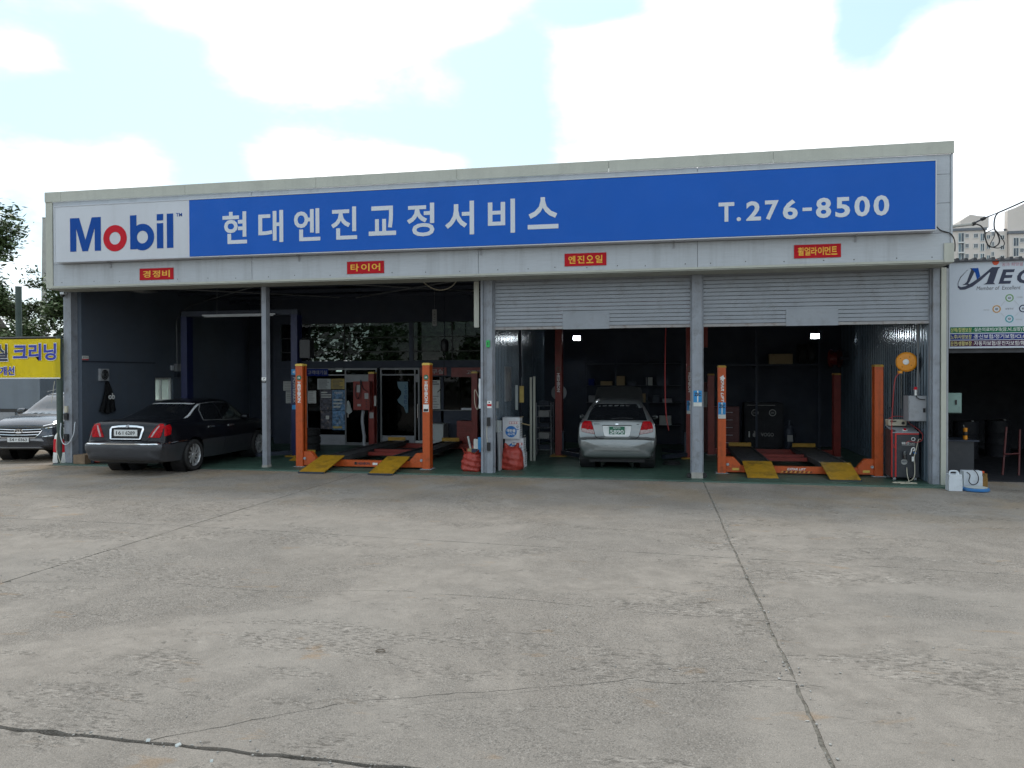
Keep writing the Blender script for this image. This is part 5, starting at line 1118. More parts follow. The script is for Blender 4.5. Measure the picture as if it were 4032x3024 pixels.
# ================================================================== things in and around the bays
V = Vector
# --- bay one
t = thing('wall_fan', 'grey box fan mounted on the left wall above the black cloth', 'fan', (.32, .89, 1.95))
part_box('housing', (.302, .36, .74, 1.04, 1.95, 2.24), M['panel_grey'], t, .02)
for r_ in (.05, .09, .125): MB().tube([(.366, .89+r_*math.cos(a), 2.095+r_*math.sin(a)) for a in np.linspace(0, 6.2832, 25)], .004, 5, cap=False).build('guard_ring', M['alu'], t)
MB().lathe([(0, .0), (.12, 0), (.12, .005), (0, .006)], (.3605, .89, 2.095), (1, 0, 0), 20).build('fan_disc', M['black'], t)
def cloth(name, label, cat, x, y0, y1, ztop, zbot, m):
    bm = bmesh.new(); n, k = 18, 14; rw = []
    for i in range(k+1):
        u = i/k; hw = .04+.26*u**.8; row = []
        for j in range(n+1):
            s = j/n*2-1; y = (y0+y1)/2+.02+s*hw+.02*math.sin(4*u); xx = x+.02+.045*abs(math.sin(s*5+u*1.5))*(.4+u)+.02*u
            row.append(bm.verts.new((xx, y, ztop+(zbot-ztop)*u*(1-.10*abs(s)) )))
        rw.append(row)
    for a, b in zip(rw[:-1], rw[1:]):
        for j in range(n): bm.faces.new([a[j], a[j+1], b[j+1], b[j]])
    bmesh.ops.solidify(bm, geom=list(bm.faces), thickness=.006); o = bm_to(bm, name, m, None, smooth=True, angle=80); return props(o, label, cat)
ck = thing('hanging_cloth', 'black cloth with white letters hanging on the left wall below the fan', 'cloth', (.34, .96, 1.1))
co = cloth('drape', None, None, .305, .69, 1.25, 1.94, 1.14, M['flag_cloth']); co.parent = ck; co.location = -V((.34, .96, 1.1))
text('letters', 'ob', (.43, 1.03, 1.57), .22, .15, M['decal_white'], ck, bold=.03, face=RIGHT)
t = thing('wall_sticker', 'small white sign with a red foot high on the left wall', 'sign', (.31, .15, 2.44))
part_box('backing', (.302, .306, .215, .42, 2.44, 2.54), M['paper'], t, 0); part_box('red_band', (.3065, .308, .215, .42, 2.44, 2.465), M['mobil_red'], t, 0); text('lettering', '휴게실', (.3065, .317, 2.505), .15, .045, M['black'], t, face=RIGHT, ext=.001)
t = thing('switch_gear', 'cluster of small switch boxes with a conduit rising up the left wall', 'switch box', (.31, 3.7, 2.06))
part_box('box', (.302, .36, 3.50, 3.58, 2.22, 2.35), M['letter_white'], t, .006); part_box('box', (.302, .40, 3.66, 3.86, 2.20, 2.40), M['panel_grey'], t, .008); part_box('box', (.302, .38, 3.68, 3.84, 2.04, 2.17), M['steel_dark'], t, .008)
MB().tube(spline([(.33, 3.76, 2.40), (.33, 3.76, 3.2), (.33, 3.8, 3.7), (.36, 4.3, 4.05), (.6, 4.7, 4.2)], 5), .012, 6).build('conduit', M['alu'], t, smooth=True)
t = thing('tube_light', 'unlit strip light hanging beneath the blue lift beam', 'light', (3.2, 2.1, 3.57)); part_box('batten', (2.2, 4.19, 2.09, 2.15, 3.575, 3.61), M['letter_white'], t, .004); MB().tube([(2.25, 2.12, 3.56), (4.14, 2.12, 3.56)], .014, 8).build('tube', M['letter_white'], t, smooth=True)
for x in (2.6, 3.8): MB().tube([(x, 2.12, 3.61), (x, 2.14, 4.6)], .004, 5).build('hanger', M['alu'], t)
t = thing('ceiling_fitting', 'pale square ceiling fitting above the left wall of the first bay', 'light', (.5, 1.85, 4.2)); part_box('frame', (.45, .95, 1.6, 2.1, 4.20, 4.24), M['alu'], t, .01); part_box('diffuser', (.55, .85, 1.7, 2.0, 4.18, 4.199), M['decal_grey'], t, 0)
for (x, y) in ((.5, 1.65), (.9, 2.05)): MB().tube([(x, y, 4.24), (x, y, 4.62)], .005, 5).build('hanger', M['alu'], t)
t = thing('timber_block', 'weathered timber block on the green floor beside the black sedan', 'wood block', (.6, .0, gz(.5))); part_box('block', (.42, .72, -.22, .30, gz(.5), gz(.5)+.20), M['wood'], t, .015)
t = thing('trolley_jack', 'low dirty red trolley jack behind the timber block', 'jack', (1.0, .5, gz(.8)))
m_ = MB(); m_.prism([(.74, -.05, gz(.8)+.02), (1.35, -.05, gz(.8)+.02), (1.35, -.05, gz(.8)+.10), (.95, -.05, gz(.8)+.16), (.74, -.05, gz(.8)+.16)], (0, .3, 0)); m_.build('body', M['red_paint'], t, bevel=.01)
for x in (.8, 1.3): MB().tube([(x, -.08, gz(.8)+.04), (x, .28, gz(.8)+.04)], .04, 10).build('wheel', M['steel_dark'], t)
MB().tube([(.78, .1, gz(.8)+.14), (.60, .25, .95)], .015, 8).build('handle', M['red_paint'], t)
# --- bay two
t = thing('wheel_ramp', 'yellow wheel ramp on the floor between thin grey post and orange lift', 'ramp', (5.1, 1.6, gz(5)))
m_ = MB(); m_.prism([(4.95, 1.3, gz(5)), (4.95, 2.1, gz(5)), (4.95, 2.1, gz(5)+.14), (4.95, 1.85, gz(5)+.14)], (.32, 0, 0)); m_.build('deck', M['yellow_plate'], t, bevel=.006); part_box('stop', (4.95, 5.27, 2.06, 2.1, gz(5)+.141, gz(5)+.19), M['yellow_plate'], t, .004)
def tyre(label, c, axis, r=.31, w=.2, grp='loose tyres in the garage'):
    t = thing('tyre', label, 'tyre', c, group=grp)
    MB().lathe([(r*.62, -w/2), (r*.92, -w/2), (r, -w*.34), (r, -w*.1), (r*.985, -w*.08), (r*.985, w*.08), (r, w*.1), (r, w*.34), (r*.92, w/2), (r*.62, w/2), (r*.60, 0), (r*.62, -w/2)], c, axis, 30).build('casing', M['rubber'], t, smooth=True)
    return t
tyre('black tyre lying at the bottom of the stack behind the thin grey post', (4.35, 3.6, gz(4)+.10), (0, 0, 1)); tyre('black tyre in the middle of the stack behind the thin grey post', (4.37, 3.58, gz(4)+.301), (0, 0, 1)); tyre('black tyre on top of the stack behind the thin grey post', (4.34, 3.61, gz(4)+.502), (0, 0, 1))
def panel(name, x0, x1, z0, z1, y, m, label, cat, parts=()):
    t = thing(name, label, cat, ((x0+x1)/2, y, z0)); part_box('sheet', (x0, x1, y-.004, y, z0, z1), m, t, 0)
    for q in parts: q(t)
    return t
def bars(x0, x1, z0, z1, n, y, m):
    def f(t):
        for k in range(n):
            z = z1-(z1-z0)*(k+.7)/n; part_box('print_line', (x0, x0+(x1-x0)*random.uniform(.6, 1), y-.006, y-.0045, z, z+(z1-z0)/n*.45), m, t, 0)
    return f
yw = OY-.025
t = panel('waiting_room_sign', 3.37, 4.06, 2.05, 2.26, yw, M['strip_blue'], 'dark blue waiting room sign with pale lettering over the left glass door', 'sign'); text('lettering', '고객대기실', (3.72, yw-.0045, 2.155), .60, .12, M['decal_grey'], t, bold=.01)
t = panel('office_sign', 6.86, 7.64, 2.06, 2.28, OY-.015, M['red_paint'], 'dark red office sign with pale lettering beside the orange lift post', 'sign'); text('lettering', '사무실', (7.27, OY-.0195, 2.17), .60, .14, M['decal_grey'], t, bold=.01)
t = panel('office_sign', 7.78, 8.98, 2.01, 2.275, OY-.015, M['red_paint'], 'long dark red sign to the right of the office sign near the column', 'sign'); text('lettering', '고객센타', (8.5, OY-.0195, 2.14), .55, .12, M['decal_grey'], t, bold=.01)
panel('notice', 3.72, 4.14, 1.66, 1.97, yw, M['fridge'], 'pale green notice on the glass left of the yellow notice', 'notice', [bars(3.76, 4.10, 1.68, 1.95, 8, yw, M['text_grey'])])
panel('notice', 4.155, 4.565, 1.67, 1.97, yw, M['paper_yellow'], 'yellow price notice on the left glass door', 'notice', [bars(4.19, 4.54, 1.68, 1.95, 7, yw, M['text_grey'])])
panel('poster', 3.80, 4.175, 1.05, 1.645, yw, M['print_dark'], 'dark upper left poster of cars on the glass', 'poster', [bars(3.84, 4.15, 1.4, 1.6, 3, yw, M['paper'])])
t = panel('poster', 4.185, 4.575, 1.05, 1.645, yw, M['print_blue'], 'blue tyre poster, upper right of the four on the glass', 'poster', [bars(4.22, 4.54, 1.1, 1.4, 3, yw, M['paper'])]); text('lettering', '타이어', (4.38, yw-.0045, 1.56), .24, .07, M['decal_white'], t, bold=.01)
panel('poster', 3.82, 4.175, .50, 1.04, yw, M['print_dark'], 'brown and black lower left poster on the glass with a white card', 'poster', [bars(3.98, 4.15, .72, .95, 1, yw, M['paper'])])
panel('poster', 4.185, 4.575, .48, 1.04, yw, M['print_blue'], 'lower right poster on the glass with blue and orange print', 'poster', [bars(4.2, 4.56, .48, .62, 1, yw, M['paper_yellow'])])
for k, (x0, x1, z0, z1, w) in enumerate(((2.62, 3.02, 1.62, 1.90, 'upper'), (2.70, 2.95, 1.25, 1.60, 'lower left'), (2.97, 3.22, 1.25, 1.60, 'lower right'), (3.42, 3.68, 1.25, 1.62, 'rightmost'))):
    panel('paper_sheet', x0, x1, z0, z1, OY+.015 if x1 < 3.3 else yw, M['paper'], '%s white paper sheet pinned on the office wall behind the blue lift post' % w, 'paper', [bars(x0+.03, x1-.03, z0, z1, 6, OY+.015 if x1 < 3.3 else yw, M['decal_grey'])])
panel('calendar', 7.17, 7.45, 1.10, 1.92, OY-.01, M['paper'], 'tall white calendar on the office window right of the orange post', 'calendar', [bars(7.2, 7.42, 1.78, 1.9, 2, OY-.01, M['text_grey']), bars(7.2, 7.42, 1.12, 1.5, 5, OY-.01, M['decal_grey'])])
t = thing('door_banner', 'pale blue scalloped hanging banner inside the right glass door', 'banner', (6.4, OY-.03, 1.2))
poly('sheet', [(6.18, 1.88), (6.50, 1.88), (6.50, 1.0), (6.44, .98), (6.38, 1.15), (6.22, 1.28), (6.18, 1.36), (6.30, 1.52), (6.30, 1.60), (6.20, 1.72)], mat('pale_blue', (0.14, 0.24, 0.29), 0.6), t, OY-.03, .004); text('lettering', '사무실입구', (6.43, OY-.036, 1.45), .7, .09, M['strip_blue'], t, rot=-math.pi/2, ext=.001)
t = thing('clear_standee', 'clear plastic bag hanging by the left glass door handle', 'bag', (4.75, OY-.06, 1.1)); poly('film', [(4.66, 1.32), (4.72, 1.34), (4.78, 1.15), (4.82, 1.02), (4.72, .94), (4.64, 1.0)], M['fridge'], t, OY-.05, .03)
t = thing('small_fridge', 'small pale grey refrigerator standing below the office window', 'refrigerator', (7.45, 5.2, gz(7))); part_box('body', (7.18, 7.70, 4.95, 5.45, gz(7)+.02, .71), M['fridge'], t, .02); part_box('door', (7.185, 7.695, 4.925, 4.948, gz(7)+.06, .70), M['fridge'], t, .012); part_box('handle', (7.22, 7.24, 4.90, 4.924, .45, .62), M['panel_grey'], t, .003)
boxthing('low_bench', (6.95, 8.05, 4.75, 4.92, gz(7), gz(7)+.22), M['fridge'], 'low pale bench in front of the small refrigerator', 'bench', .012)
t = thing('tool_trolley', 'red tool trolley with drawers beside the rear right lift post', 'tool trolley', (8.35, 5.0, gz(8))); part_box('cabinet', (8.08, 8.56, 4.95, 5.4, gz(8)+.10, .80), M['red_paint'], t, .012)
for k in range(4): part_box('drawer', (8.10, 8.54, 4.935, 4.948, .22+.14*k, .34+.14*k), M['red_paint'], t, .004)
for x in (8.14, 8.5): MB().tube([(x-.02, 5.0, gz(8)+.05), (x+.02, 5.0, gz(8)+.05)], .05, 10).build('castor', M['black'], t)
# --- red sacks
def sack(label, c, rx, ry, h, seed, top_open=True):
    bm = bmesh.new(); r = random.Random(seed); n, k = 44, 26; rings = []
    ph = [r.uniform(0, 6.28) for _ in range(8)]
    for i in range(k+1):
        u = i/k; prof = (1.0-.28*u**2.2)*(1-.10*math.exp(-(u/.05)**2)) if u < .78 else (1.0-.28*.78**2.2)*(1-.55*((u-.78)/.22)**1.3)
        ring = []
        for j in range(n):
            a = 2*math.pi*j/n
            fold = .045*math.sin(5*a+ph[0]+3.5*u)+.035*math.sin(9*a+ph[1]-6*u)+.028*math.sin(14*a+ph[2]+11*u)*(.4+u)+.03*math.sin(7*u*3.1+2*a+ph[3])+.022*math.sin(23*u+3*a+ph[4])
            q = prof*(1+fold); sq = (abs(math.cos(a))**4+abs(math.sin(a))**4)**-.18
            ring.append(bm.verts.new((c[0]+rx*q*sq*math.cos(a), c[1]+ry*q*sq*math.sin(a), c[2]+h*u*(1+.05*math.sin(2*a+ph[5])*u)+.006*math.sin(30*u+ph[6]))))
        rings.append(ring)
    for a, b in zip(rings[:-1], rings[1:]):
        for j in range(n): bm.faces.new([a[j], a[(j+1) % n], b[(j+1) % n], b[j]])
    bm.faces.new(rings[0][::-1]); bm.faces.new(rings[-1]); bmesh.ops.recalc_face_normals(bm, faces=bm.faces)
    return bm_to(bm, 'bag', M['sack_red'], None, smooth=True, angle=60)
s1 = thing('red_sack', 'crumpled red rubbish sack overflowing with cartons left of the double column', 'sack', (9.70, .32, gz(9.7)), group='red rubbish sacks'); o = sack('', (9.70, .34, gz(9.7)), .235, .22, .42, 3); o.parent = s1; o.location = -V(s1.location)
m_ = MB()
for k in range(10):
    a = k*.55-1.2; m_.prism([(9.70+.20*math.cos(a), .34+.18*math.sin(a), .40), (9.70+.20*math.cos(a+.5), .34+.18*math.sin(a+.5), .40), (9.70+.28*math.cos(a+.3), .34+.24*math.sin(a+.3), .50+.03*(k % 3))], (0, 0, .004))
m_.build('ruffled_mouth', M['sack_red'], s1)
s2 = thing('red_sack', 'crumpled red rubbish sack with two tied ears in front of the white cartons', 'sack', (10.45, .78, gz(10.4)), group='red rubbish sacks'); o = sack('', (10.45, .78, gz(10.4)), .25, .22, .50, 8); o.parent = s2; o.location = -V(s2.location)
for (x, a) in ((10.36, -.25), (10.54, .35)):
    MB().tube(spline([(x, .74, .44), (x+a*.1, .72, .52), (x+a*.2, .71, .585)], 4), [.06, .055, .05, .05, .045, .04, .035, .03, .015], 8).build('tied_ear', M['sack_red'], s2, smooth=True)
for nm, q, m, lab, cat in (('carton', (9.60, 9.78, .24, .40, .40, .50), 'kraft', 'torn brown carton flap on top of the left red sack', 'carton'), ('carton', (9.73, 9.82, .26, .36, .42, .70), 'paper', 'narrow white carton standing upright in the left red sack', 'carton'), ('carton', (9.83, 9.94, .24, .36, .43, .74), 'cyan_sticker', 'bright blue carton standing in the left red sack against the column', 'carton')):
    boxthing(nm, q, M[m], lab, cat, .004, 'packaging in the left red sack')
props(MB().tube([(9.66, .30, .45), (9.60, .28, .76)], .022, 8).build('cardboard_tube', M['fridge']), 'grey cardboard tube leaning out of the left red sack', 'tube', 'packaging in the left red sack')
boxthing('carton', (9.70, 9.82, .18, .235, .43, .50), M['navy'], 'dark blue carton with pale label at the front of the left red sack', 'carton', .006, 'packaging in the left red sack')
# --- white cartons of washer fluid
def carton(x0, x1, y0, y1, z0, z1, label, big, flap=False):
    t = thing('white_carton', label, 'carton', ((x0+x1)/2, (y0+y1)/2, z0), group='white washer fluid cartons'); part_box('box', (x0, x1, y0, y1, z0, z1), M['carton'], t, .004)
    if big:
        cx_, cz_ = x0+(x1-x0)*.5, z0+(z1-z0)*.34; MB().lathe([(0, 0), (.125, 0), (.125, .002), (0, .002)], (cx_, y0-.001, cz_), (0, -1, 0), 28).build('round_logo', M['carton_blue'], t)
        text('lettering', '에탄올', (cx_, y0-.0035, cz_+.02), .20, .075, M['decal_white'], t, bold=.03, ext=.001); text('lettering', '워시액', (cx_, y0-.0035, cz_-.06), .16, .055, M['decal_white'], t, bold=.02, ext=.001)
        part_box('red_icon', (x0+.15, x1-.02, y0-.003, y0-.001, z1-.14, z1-.09), M['mobil_red'], t, 0)
        for k in range(4): part_box('icon', (x0+.157+.055*k, x0+.20+.055*k, y0-.005, y0-.0035, z1-.134, z1-.096), M['decal_white'], t, 0)
        ringm('mark', (x1-.045, z1-.20), .022, .022, .7, M['navy'], t, y0-.001, .002, 16); part_box('mark_bar', (x1-.075, x1-.018, y0-.003, y0-.001, z1-.265, z1-.25), M['carton_blue'], t, 0)
    for k in range(7): part_box('side_print', (x1+.0005, x1+.002, y0+.05, y1-.05, z0+.06+.05*k, z0+.085+.05*k), M['decal_grey'], t, 0)
    if flap:
        MB().prism([(x1-.003, y0+.02, z1), (x1-.003, y1, z1), (x1+.03, y1, z1+.0), (x1+.03, y0+.02, z1)], (0, 0, .01)).build('flap', M['kraft'], t); MB().prism([(x1+.004, y0+.1, z1-.14), (x1+.20, y0+.1, z1-.18), (x1+.20, y0+.3, z1-.18), (x1+.004, y0+.3, z1-.14)], (0, 0, .005)).build('flap', M['kraft'], t)
g = gz(10.4)
carton(10.27, 10.67, 1.08, 1.40, g, g+.315, 'lowest white carton, mostly hidden by the right red sack', True); carton(10.24, 10.65, 1.06, 1.38, g+.317, g+.632, 'middle white carton above the right red sack', True); carton(10.20, 10.58, 1.0, 1.32, g+.634, g+1.10, 'topmost white carton with round blue logo and open flap', True, True)
t = thing('grey_bin', 'grey plastic bin with a white lid between the double column and the cartons', 'bin', (10.2, .52, g)); m_ = MB(); m_.prism([(10.215, .40, g), (10.265, .40, g), (10.275, .40, .84), (10.21, .40, .84)], (0, .30, 0)); m_.build('body', M['panel_grey'], t, bevel=.01); part_box('lid', (10.16, 10.25, .42, .66, .842, 1.08), M['fridge'], t, .01)
props(MB().tube([(10.215, .30, 1.2), (10.26, .34, gz(10))], .008, 6).build('broom_stick', M['alu'], smooth=True), 'thin pale broom stick leaning between double column and bin', 'stick')
boxthing('wall_outlet', (10.215, 10.27, .25, .27, 1.36, 1.50), M['decal_grey'], 'pale wall outlet just right of the double column', 'outlet', .004)
props(MB().tube(spline([(9.93, .06, 1.50), (9.80, .10, 1.75), (9.80, .1, 1.45), (9.86, .1, 1.34), (9.91, .08, 1.6), (9.88, .1, 1.85), (9.94, .05, 1.9)], 8), .006, 6).build('coiled_wire', M['cream_cable'], smooth=True), 'coiled pale wires hanging at the left edge of the double column', 'wire')
boxthing('trunking', (9.905, 9.945, .02, .10, 1.36, 1.98), M['letter_white'], 'white cable trunking on the left edge of the double column', 'trunking', .004)
# --- bay three clutter along the left wall
t = thing('notice_board', 'dim framed notice board on the cladding of the third bay', 'board', (10.2, 2.2, 1.5)); part_box('board', (10.115, 10.14, 1.6, 2.3, 1.45, 2.25), M['panel_grey'], t, .006); part_box('sheet', (10.141, 10.146, 1.75, 2.15, 1.85, 2.12), M['decal_grey'], t, 0)
for k, (x, z1) in enumerate(((10.58, 2.0), (10.66, 2.02))): props(MB().box(x-.025, x+.025, 2.45, 2.50, gz(10.6), z1).build('pipe_length', M['beige_trim'], bevel=.006), '%s pale square pipe standing upright in the third bay' % ('left' if k == 0 else 'right'), 'pipe', 'upright pipes in the third bay')
t = thing('hanging_paper', 'narrow yellow price list hanging on the third bay wall', 'notice', (10.45, 2.0, 1.4)); part_box('sheet', (10.40, 10.50, 1.96, 1.966, 1.42, 1.80), M['paper_yellow'], t, 0); MB().tube([(10.45, 1.96, 1.80), (10.45, 1.98, 2.0)], .003, 4).build('string', M['decal_grey'], t)
t = thing('hanging_paper', 'narrow white strip hanging left of the yellow price list', 'notice', (10.3, 2.0, 1.4)); part_box('sheet', (10.30, 10.36, 1.96, 1.966, 1.25, 1.82), M['fridge'], t, 0)
t = thing('wire_rack', 'black wire parts rack behind the upright pipes in the third bay', 'rack', (10.65, 4.1, gz(10)))
for (x, y) in ((10.48, 3.9), (10.85, 3.9), (10.48, 4.3), (10.85, 4.3)): MB().tube([(x, y, gz(10)), (x, y, 1.35)], .012, 6).build('upright', M['panel_grey'], t)
for k in range(5):
    z = gz(10)+.12+.28*k; m_ = MB()
    for j in range(9): m_.tube([(10.48+.046*j, 3.9, z), (10.48+.046*j, 4.3, z)], .004, 4)
    m_.tube([(10.48, 3.9, z), (10.85, 3.9, z)], .006, 5); m_.build('shelf', M['panel_grey'], t); part_box('parts_tray', (10.52, 10.80, 3.95, 4.25, z+.01, z+.12+.04*(k % 2)), M['decal_grey'] if k % 2 else M['steel_dark'], t, .006)
t = thing('wall_disc', 'pale round lid hung behind the left dark red lift post', 'lid', (10.98, 4.2, 1.6)); MB().lathe([(0, 0), (.18, 0), (.20, .03), (0, .05)], (11.02, 4.2, 1.60), (0, -1, 0), 24).build('disc', M['panel_grey'], t); MB().tube([(11.0, 4.22, gz(11)), (11.0, 4.22, 1.4)], .012, 6).build('stand', M['steel_dark'], t)
# --- back shelves
t = thing('parts_shelving', 'long dark parts shelving along the back wall behind the hatchback', 'shelving', (12.9, 7.3, gz(13)))
for z in (.6, 1.25, 1.75, 2.4): part_box('shelf', (11.4, 14.2, 7.05, 7.58, z-.02, z), M['steel_dark'], t, 0)
for x in (11.42, 12.3, 13.2, 14.18): part_box('upright', (x-.02, x+.02, 7.02, 7.048, gz(13), 2.6), M['steel_dark'], t, 0)
r = random.Random(4); ORD = ['first','second','third','fourth','fifth','sixth','seventh','eighth','ninth','tenth','eleventh','twelfth','thirteenth','fourteenth']
for z in (.6, 1.25, 1.75):
    x = 11.5; k = 0
    while x < 13.9:
        w = r.uniform(.12, .35); h_ = r.uniform(.10, .30); kk = r.choice(['kraft', 'panel_grey', 'paper', 'steel_dark', 'strip_blue', 'steel_dark', 'panel_grey'])
        nm = {'kraft': 'brown', 'panel_grey': 'grey', 'paper': 'white', 'steel_dark': 'black', 'strip_blue': 'blue'}[kk]; k += 1
        tier = {.6: 'lowest', 1.25: 'middle', 1.75: 'upper'}[z]
        boxthing('parts_box', (x, x+w, 7.1, 7.1+r.uniform(.2, .4), z+.001, z+h_), M[kk], '%s parts box, %s from the left on the %s shelf behind the hatchback' % (nm, ORD[k-1], tier), 'box', .006, 'boxes on the back shelving'); x += w+r.uniform(.05, .3)
# --- bay four equipment
t = thing('equipment_cabinet', 'black double-door equipment cabinet with two round gauges behind the right lift', 'cabinet', (16.4, 7.1, gz(16))); cabm = M['shade_black']
part_box('carcass', (15.88, 16.92, 6.82, 7.4, gz(16), 1.26), cabm, t, .015); part_box('door', (15.90, 16.39, 6.80, 6.818, gz(16)+.06, .80), cabm, t, .006); part_box('door', (16.41, 16.90, 6.80, 6.818, gz(16)+.06, .80), cabm, t, .006); part_box('work_top', (15.95, 16.7, 6.815, 6.82, 1.19, 1.205), M['decal_grey'], t, 0)
for x in (16.16, 16.63): ringm('gauge', (x, .99), .095, .095, .78, M['decal_grey'], t, 6.818, .012, 24); text('gauge_face', '000', (x, 6.815, .99), .09, .05, M['decal_grey'], t, ext=.002)
text('lettering', 'VOGO', (16.49, 6.797, .385), .34, .10, M['decal_grey'], t, bold=.012); poly('flame_mark', [(16.10, .33), (16.16, .31), (16.22, .36), (16.20, .42), (16.17, .39), (16.165, .47), (16.13, .50), (16.135, .43), (16.10, .40)], M['decal_grey'], t, 6.798, .003); part_box('handle', (15.99, 16.02, 6.775, 6.80, .31, .47), M['decal_white'], t, .003)
t = thing('grey_drum', 'tall grey gas drum right of the black equipment cabinet', 'drum', (17.05, 6.4, gz(17))); MB().lathe([(0, 0), (.14, 0), (.15, .03), (.15, .55), (.13, .62), (.06, .68), (.05, .80), (0, .80)], (17.0, 6.35, gz(17)), n=24).build('shell', M['steel_dark'], t, smooth=True); part_box('label', (16.93, 17.07, 6.188, 6.196, .25, .42), M['decal_grey'], t, 0)
t = thing('red_cabinet', 'dark red tool cabinet behind the front left post of the right lift', 'tool cabinet', (15.2, 5.6, gz(15))); part_box('carcass', (14.98, 15.62, 5.5, 6.0, gz(15), 1.2), M['red_dark'], t, .015)
for k in range(5): part_box('drawer', (15.0, 15.60, 5.48, 5.498, .15+.2*k, .32+.2*k), M['red_dark'], t, .006); part_box('pull', (15.15, 15.45, 5.468, 5.479, .25+.2*k, .265+.2*k), M['panel_grey'], t, 0)
t = thing('red_cabinet', 'taller dark red tool board behind the stickered column', 'tool cabinet', (14.75, 5.2, gz(15))); part_box('carcass', (14.62, 14.92, 5.3, 5.6, gz(15), 1.85), M['red_dark'], t, .012); part_box('tool_strip', (14.70, 14.84, 5.292, 5.298, 1.2, 1.6), M['decal_grey'], t, 0)
for k in range(2): tyre('%s of two pale-lit tyres on the rack under the right lamp' % ('left' if k == 0 else 'right'), (17.42+.21*k, 6.9, 2.62), (1, 0, 0), .28, .19, 'tyres on the rack')
t = thing('tyre_rack', 'steel wall rack holding tyres under the right lamp', 'rack', (17.2, 7.2, 2.3)); part_box('bar', (14.6, 18.0, 6.72, 6.76, 2.30, 2.34), M['steel_dark'], t, 0); part_box('bar', (14.6, 18.0, 7.05, 7.09, 2.30, 2.34), M['steel_dark'], t, 0)
for x in (14.7, 16.2, 17.85): part_box('upright', (x-.03, x+.03, 6.764, 6.80, gz(17), 3.3), M['steel_dark'], t, 0); part_box('bracket', (x-.02, x+.02, 6.765, 7.6, 2.26, 2.299), M['steel_dark'], t, 0)
boxthing('brown_carton', (16.54, 17.15, 6.75, 7.05, 2.341, 2.62), M['kraft'], 'dim brown carton on the tyre rack beside the tyres', 'carton', .006)
t = thing('hose_reel', 'dark red hose reel high on the right wall behind the lift', 'hose reel', (18.3, 6.5, 2.3)); MB().lathe([(0, -.12), (.24, -.12), (.24, -.10), (.17, -.09), (.17, .09), (.24, .10), (.24, .12), (0, .12)], (18.2, 6.5, 2.48), (1, -.6, 0), 24).build('drum', M['red_paint'], t, smooth=True); part_box('bracket', (18.3, 18.56, 6.45, 6.55, 2.44, 2.52), M['steel_dark'], t, .006)
# right wall: orange hose reel, hose, electrical cabinet, battery charger machine
t = thing('hose_reel', 'bright orange hose reel with white hub high on the right-hand wall', 'hose reel', (18.25, .75, 2.1)); ax = V((-.45, -.90, 0)).normalized(); cR = V((18.30, .62, 2.28))
MB().lathe([(0, -.07), (.165, -.07), (.19, -.05), (.19, .05), (.165, .07), (.07, .075), (0, .078)], cR, ax, 32).build('drum', M['hose_orange'], t, smooth=True); MB().lathe([(0, 0), (.058, 0), (.05, .012), (0, .014)], cR+ax*.078, ax, 20).build('hub', M['decal_white'], t)
MB().tube([cR+ax*.0, cR+V((.25, .12, .10))], .03, 8).build('arm', M['panel_grey'], t); part_box('hose_guide', (18.12, 18.19, .50, .58, 2.06, 2.11), M['hose_orange'], t, .006)
for k in range(4): a = k*math.pi/2+.6; u = V((0, 0, 1)); w = ax.cross(u); MB().lathe([(0, 0), (.008, 0), (.008, .006), (0, .006)], cR+ax*.0705+(u*math.sin(a)+w*math.cos(a))*.115, ax, 8).build('rivet', M['black'], t)
props(MB().tube(spline([(18.15, .53, 2.07), (18.06, .50, 1.95), (18.02, .48, 1.6), (17.99, .46, 1.1), (17.98, .45, .85), (18.03, .43, .62)], 8), .008, 8).build('air_hose', M['hose_red'], smooth=True), 'thin red air hose hanging from the orange reel to the machine', 'hose')
t = thing('electrical_cabinet', 'grey electrical cabinet on the right wall beside the column', 'cabinet', (18.4, .5, 1.15)); part_box('case', (18.24, 18.56, .30, .62, 1.15, 1.63), M['panel_grey'], t, .006); part_box('door', (18.25, 18.55, .285, .298, 1.16, 1.62), M['panel_grey'], t, .004); part_box('latch', (18.49, 18.53, .27, .284, 1.32, 1.40), M['black'], t, 0)
MB().tube([(18.45, .45, 1.63), (18.45, .45, 4.0)], .018, 8).build('conduit', M['alu'], t, smooth=True)
t = thing('industrial_plug', 'white and red industrial plug above the grey electrical cabinet', 'plug', (18.36, .28, 1.68)); MB().tube([(18.36, .28, 1.64), (18.36, .28, 1.75)], .02, 10).build('body', M['decal_white'], t, smooth=True); MB().tube([(18.36, .28, 1.751), (18.36, .28, 1.80)], .028, 10).build('cap', M['mobil_red'], t, smooth=True); MB().tube(spline([(18.36, .27, 1.65), (18.40, .26, 1.58), (18.52, .26, 1.56)], 5), .008, 6).build('lead', M['black'], t, smooth=True)
for k, (y, z0, z1) in enumerate(((2.64, 1.33, 2.26), (1.84, 1.33, 2.32))): props(MB().tube([(18.545, y, z0), (18.545, y, z1)], .010, 6).build('wall_pipe', M['decal_grey'], smooth=True), '%s thin vertical pipe on the right wall behind the orange post' % ('farther' if k == 0 else 'nearer'), 'pipe', 'thin wall pipes')
HX0, HX1, HY0, HY1 = 17.98, 18.46, .42, .92; g = gz(18.2)
t = thing('gas_cleaning_machine', 'black and red wheeled engine cleaning machine lettered HHO beside the right column', 'machine', (18.2, .7, g))
part_box('cabinet', (HX0+.07, HX1, HY0, HY1, g+.07, .90), M['machine'], t, .012); part_box('side_panel', (HX0, HX0+.068, HY0+.01, HY1, g+.07, .97), M['machine'], t, .008)
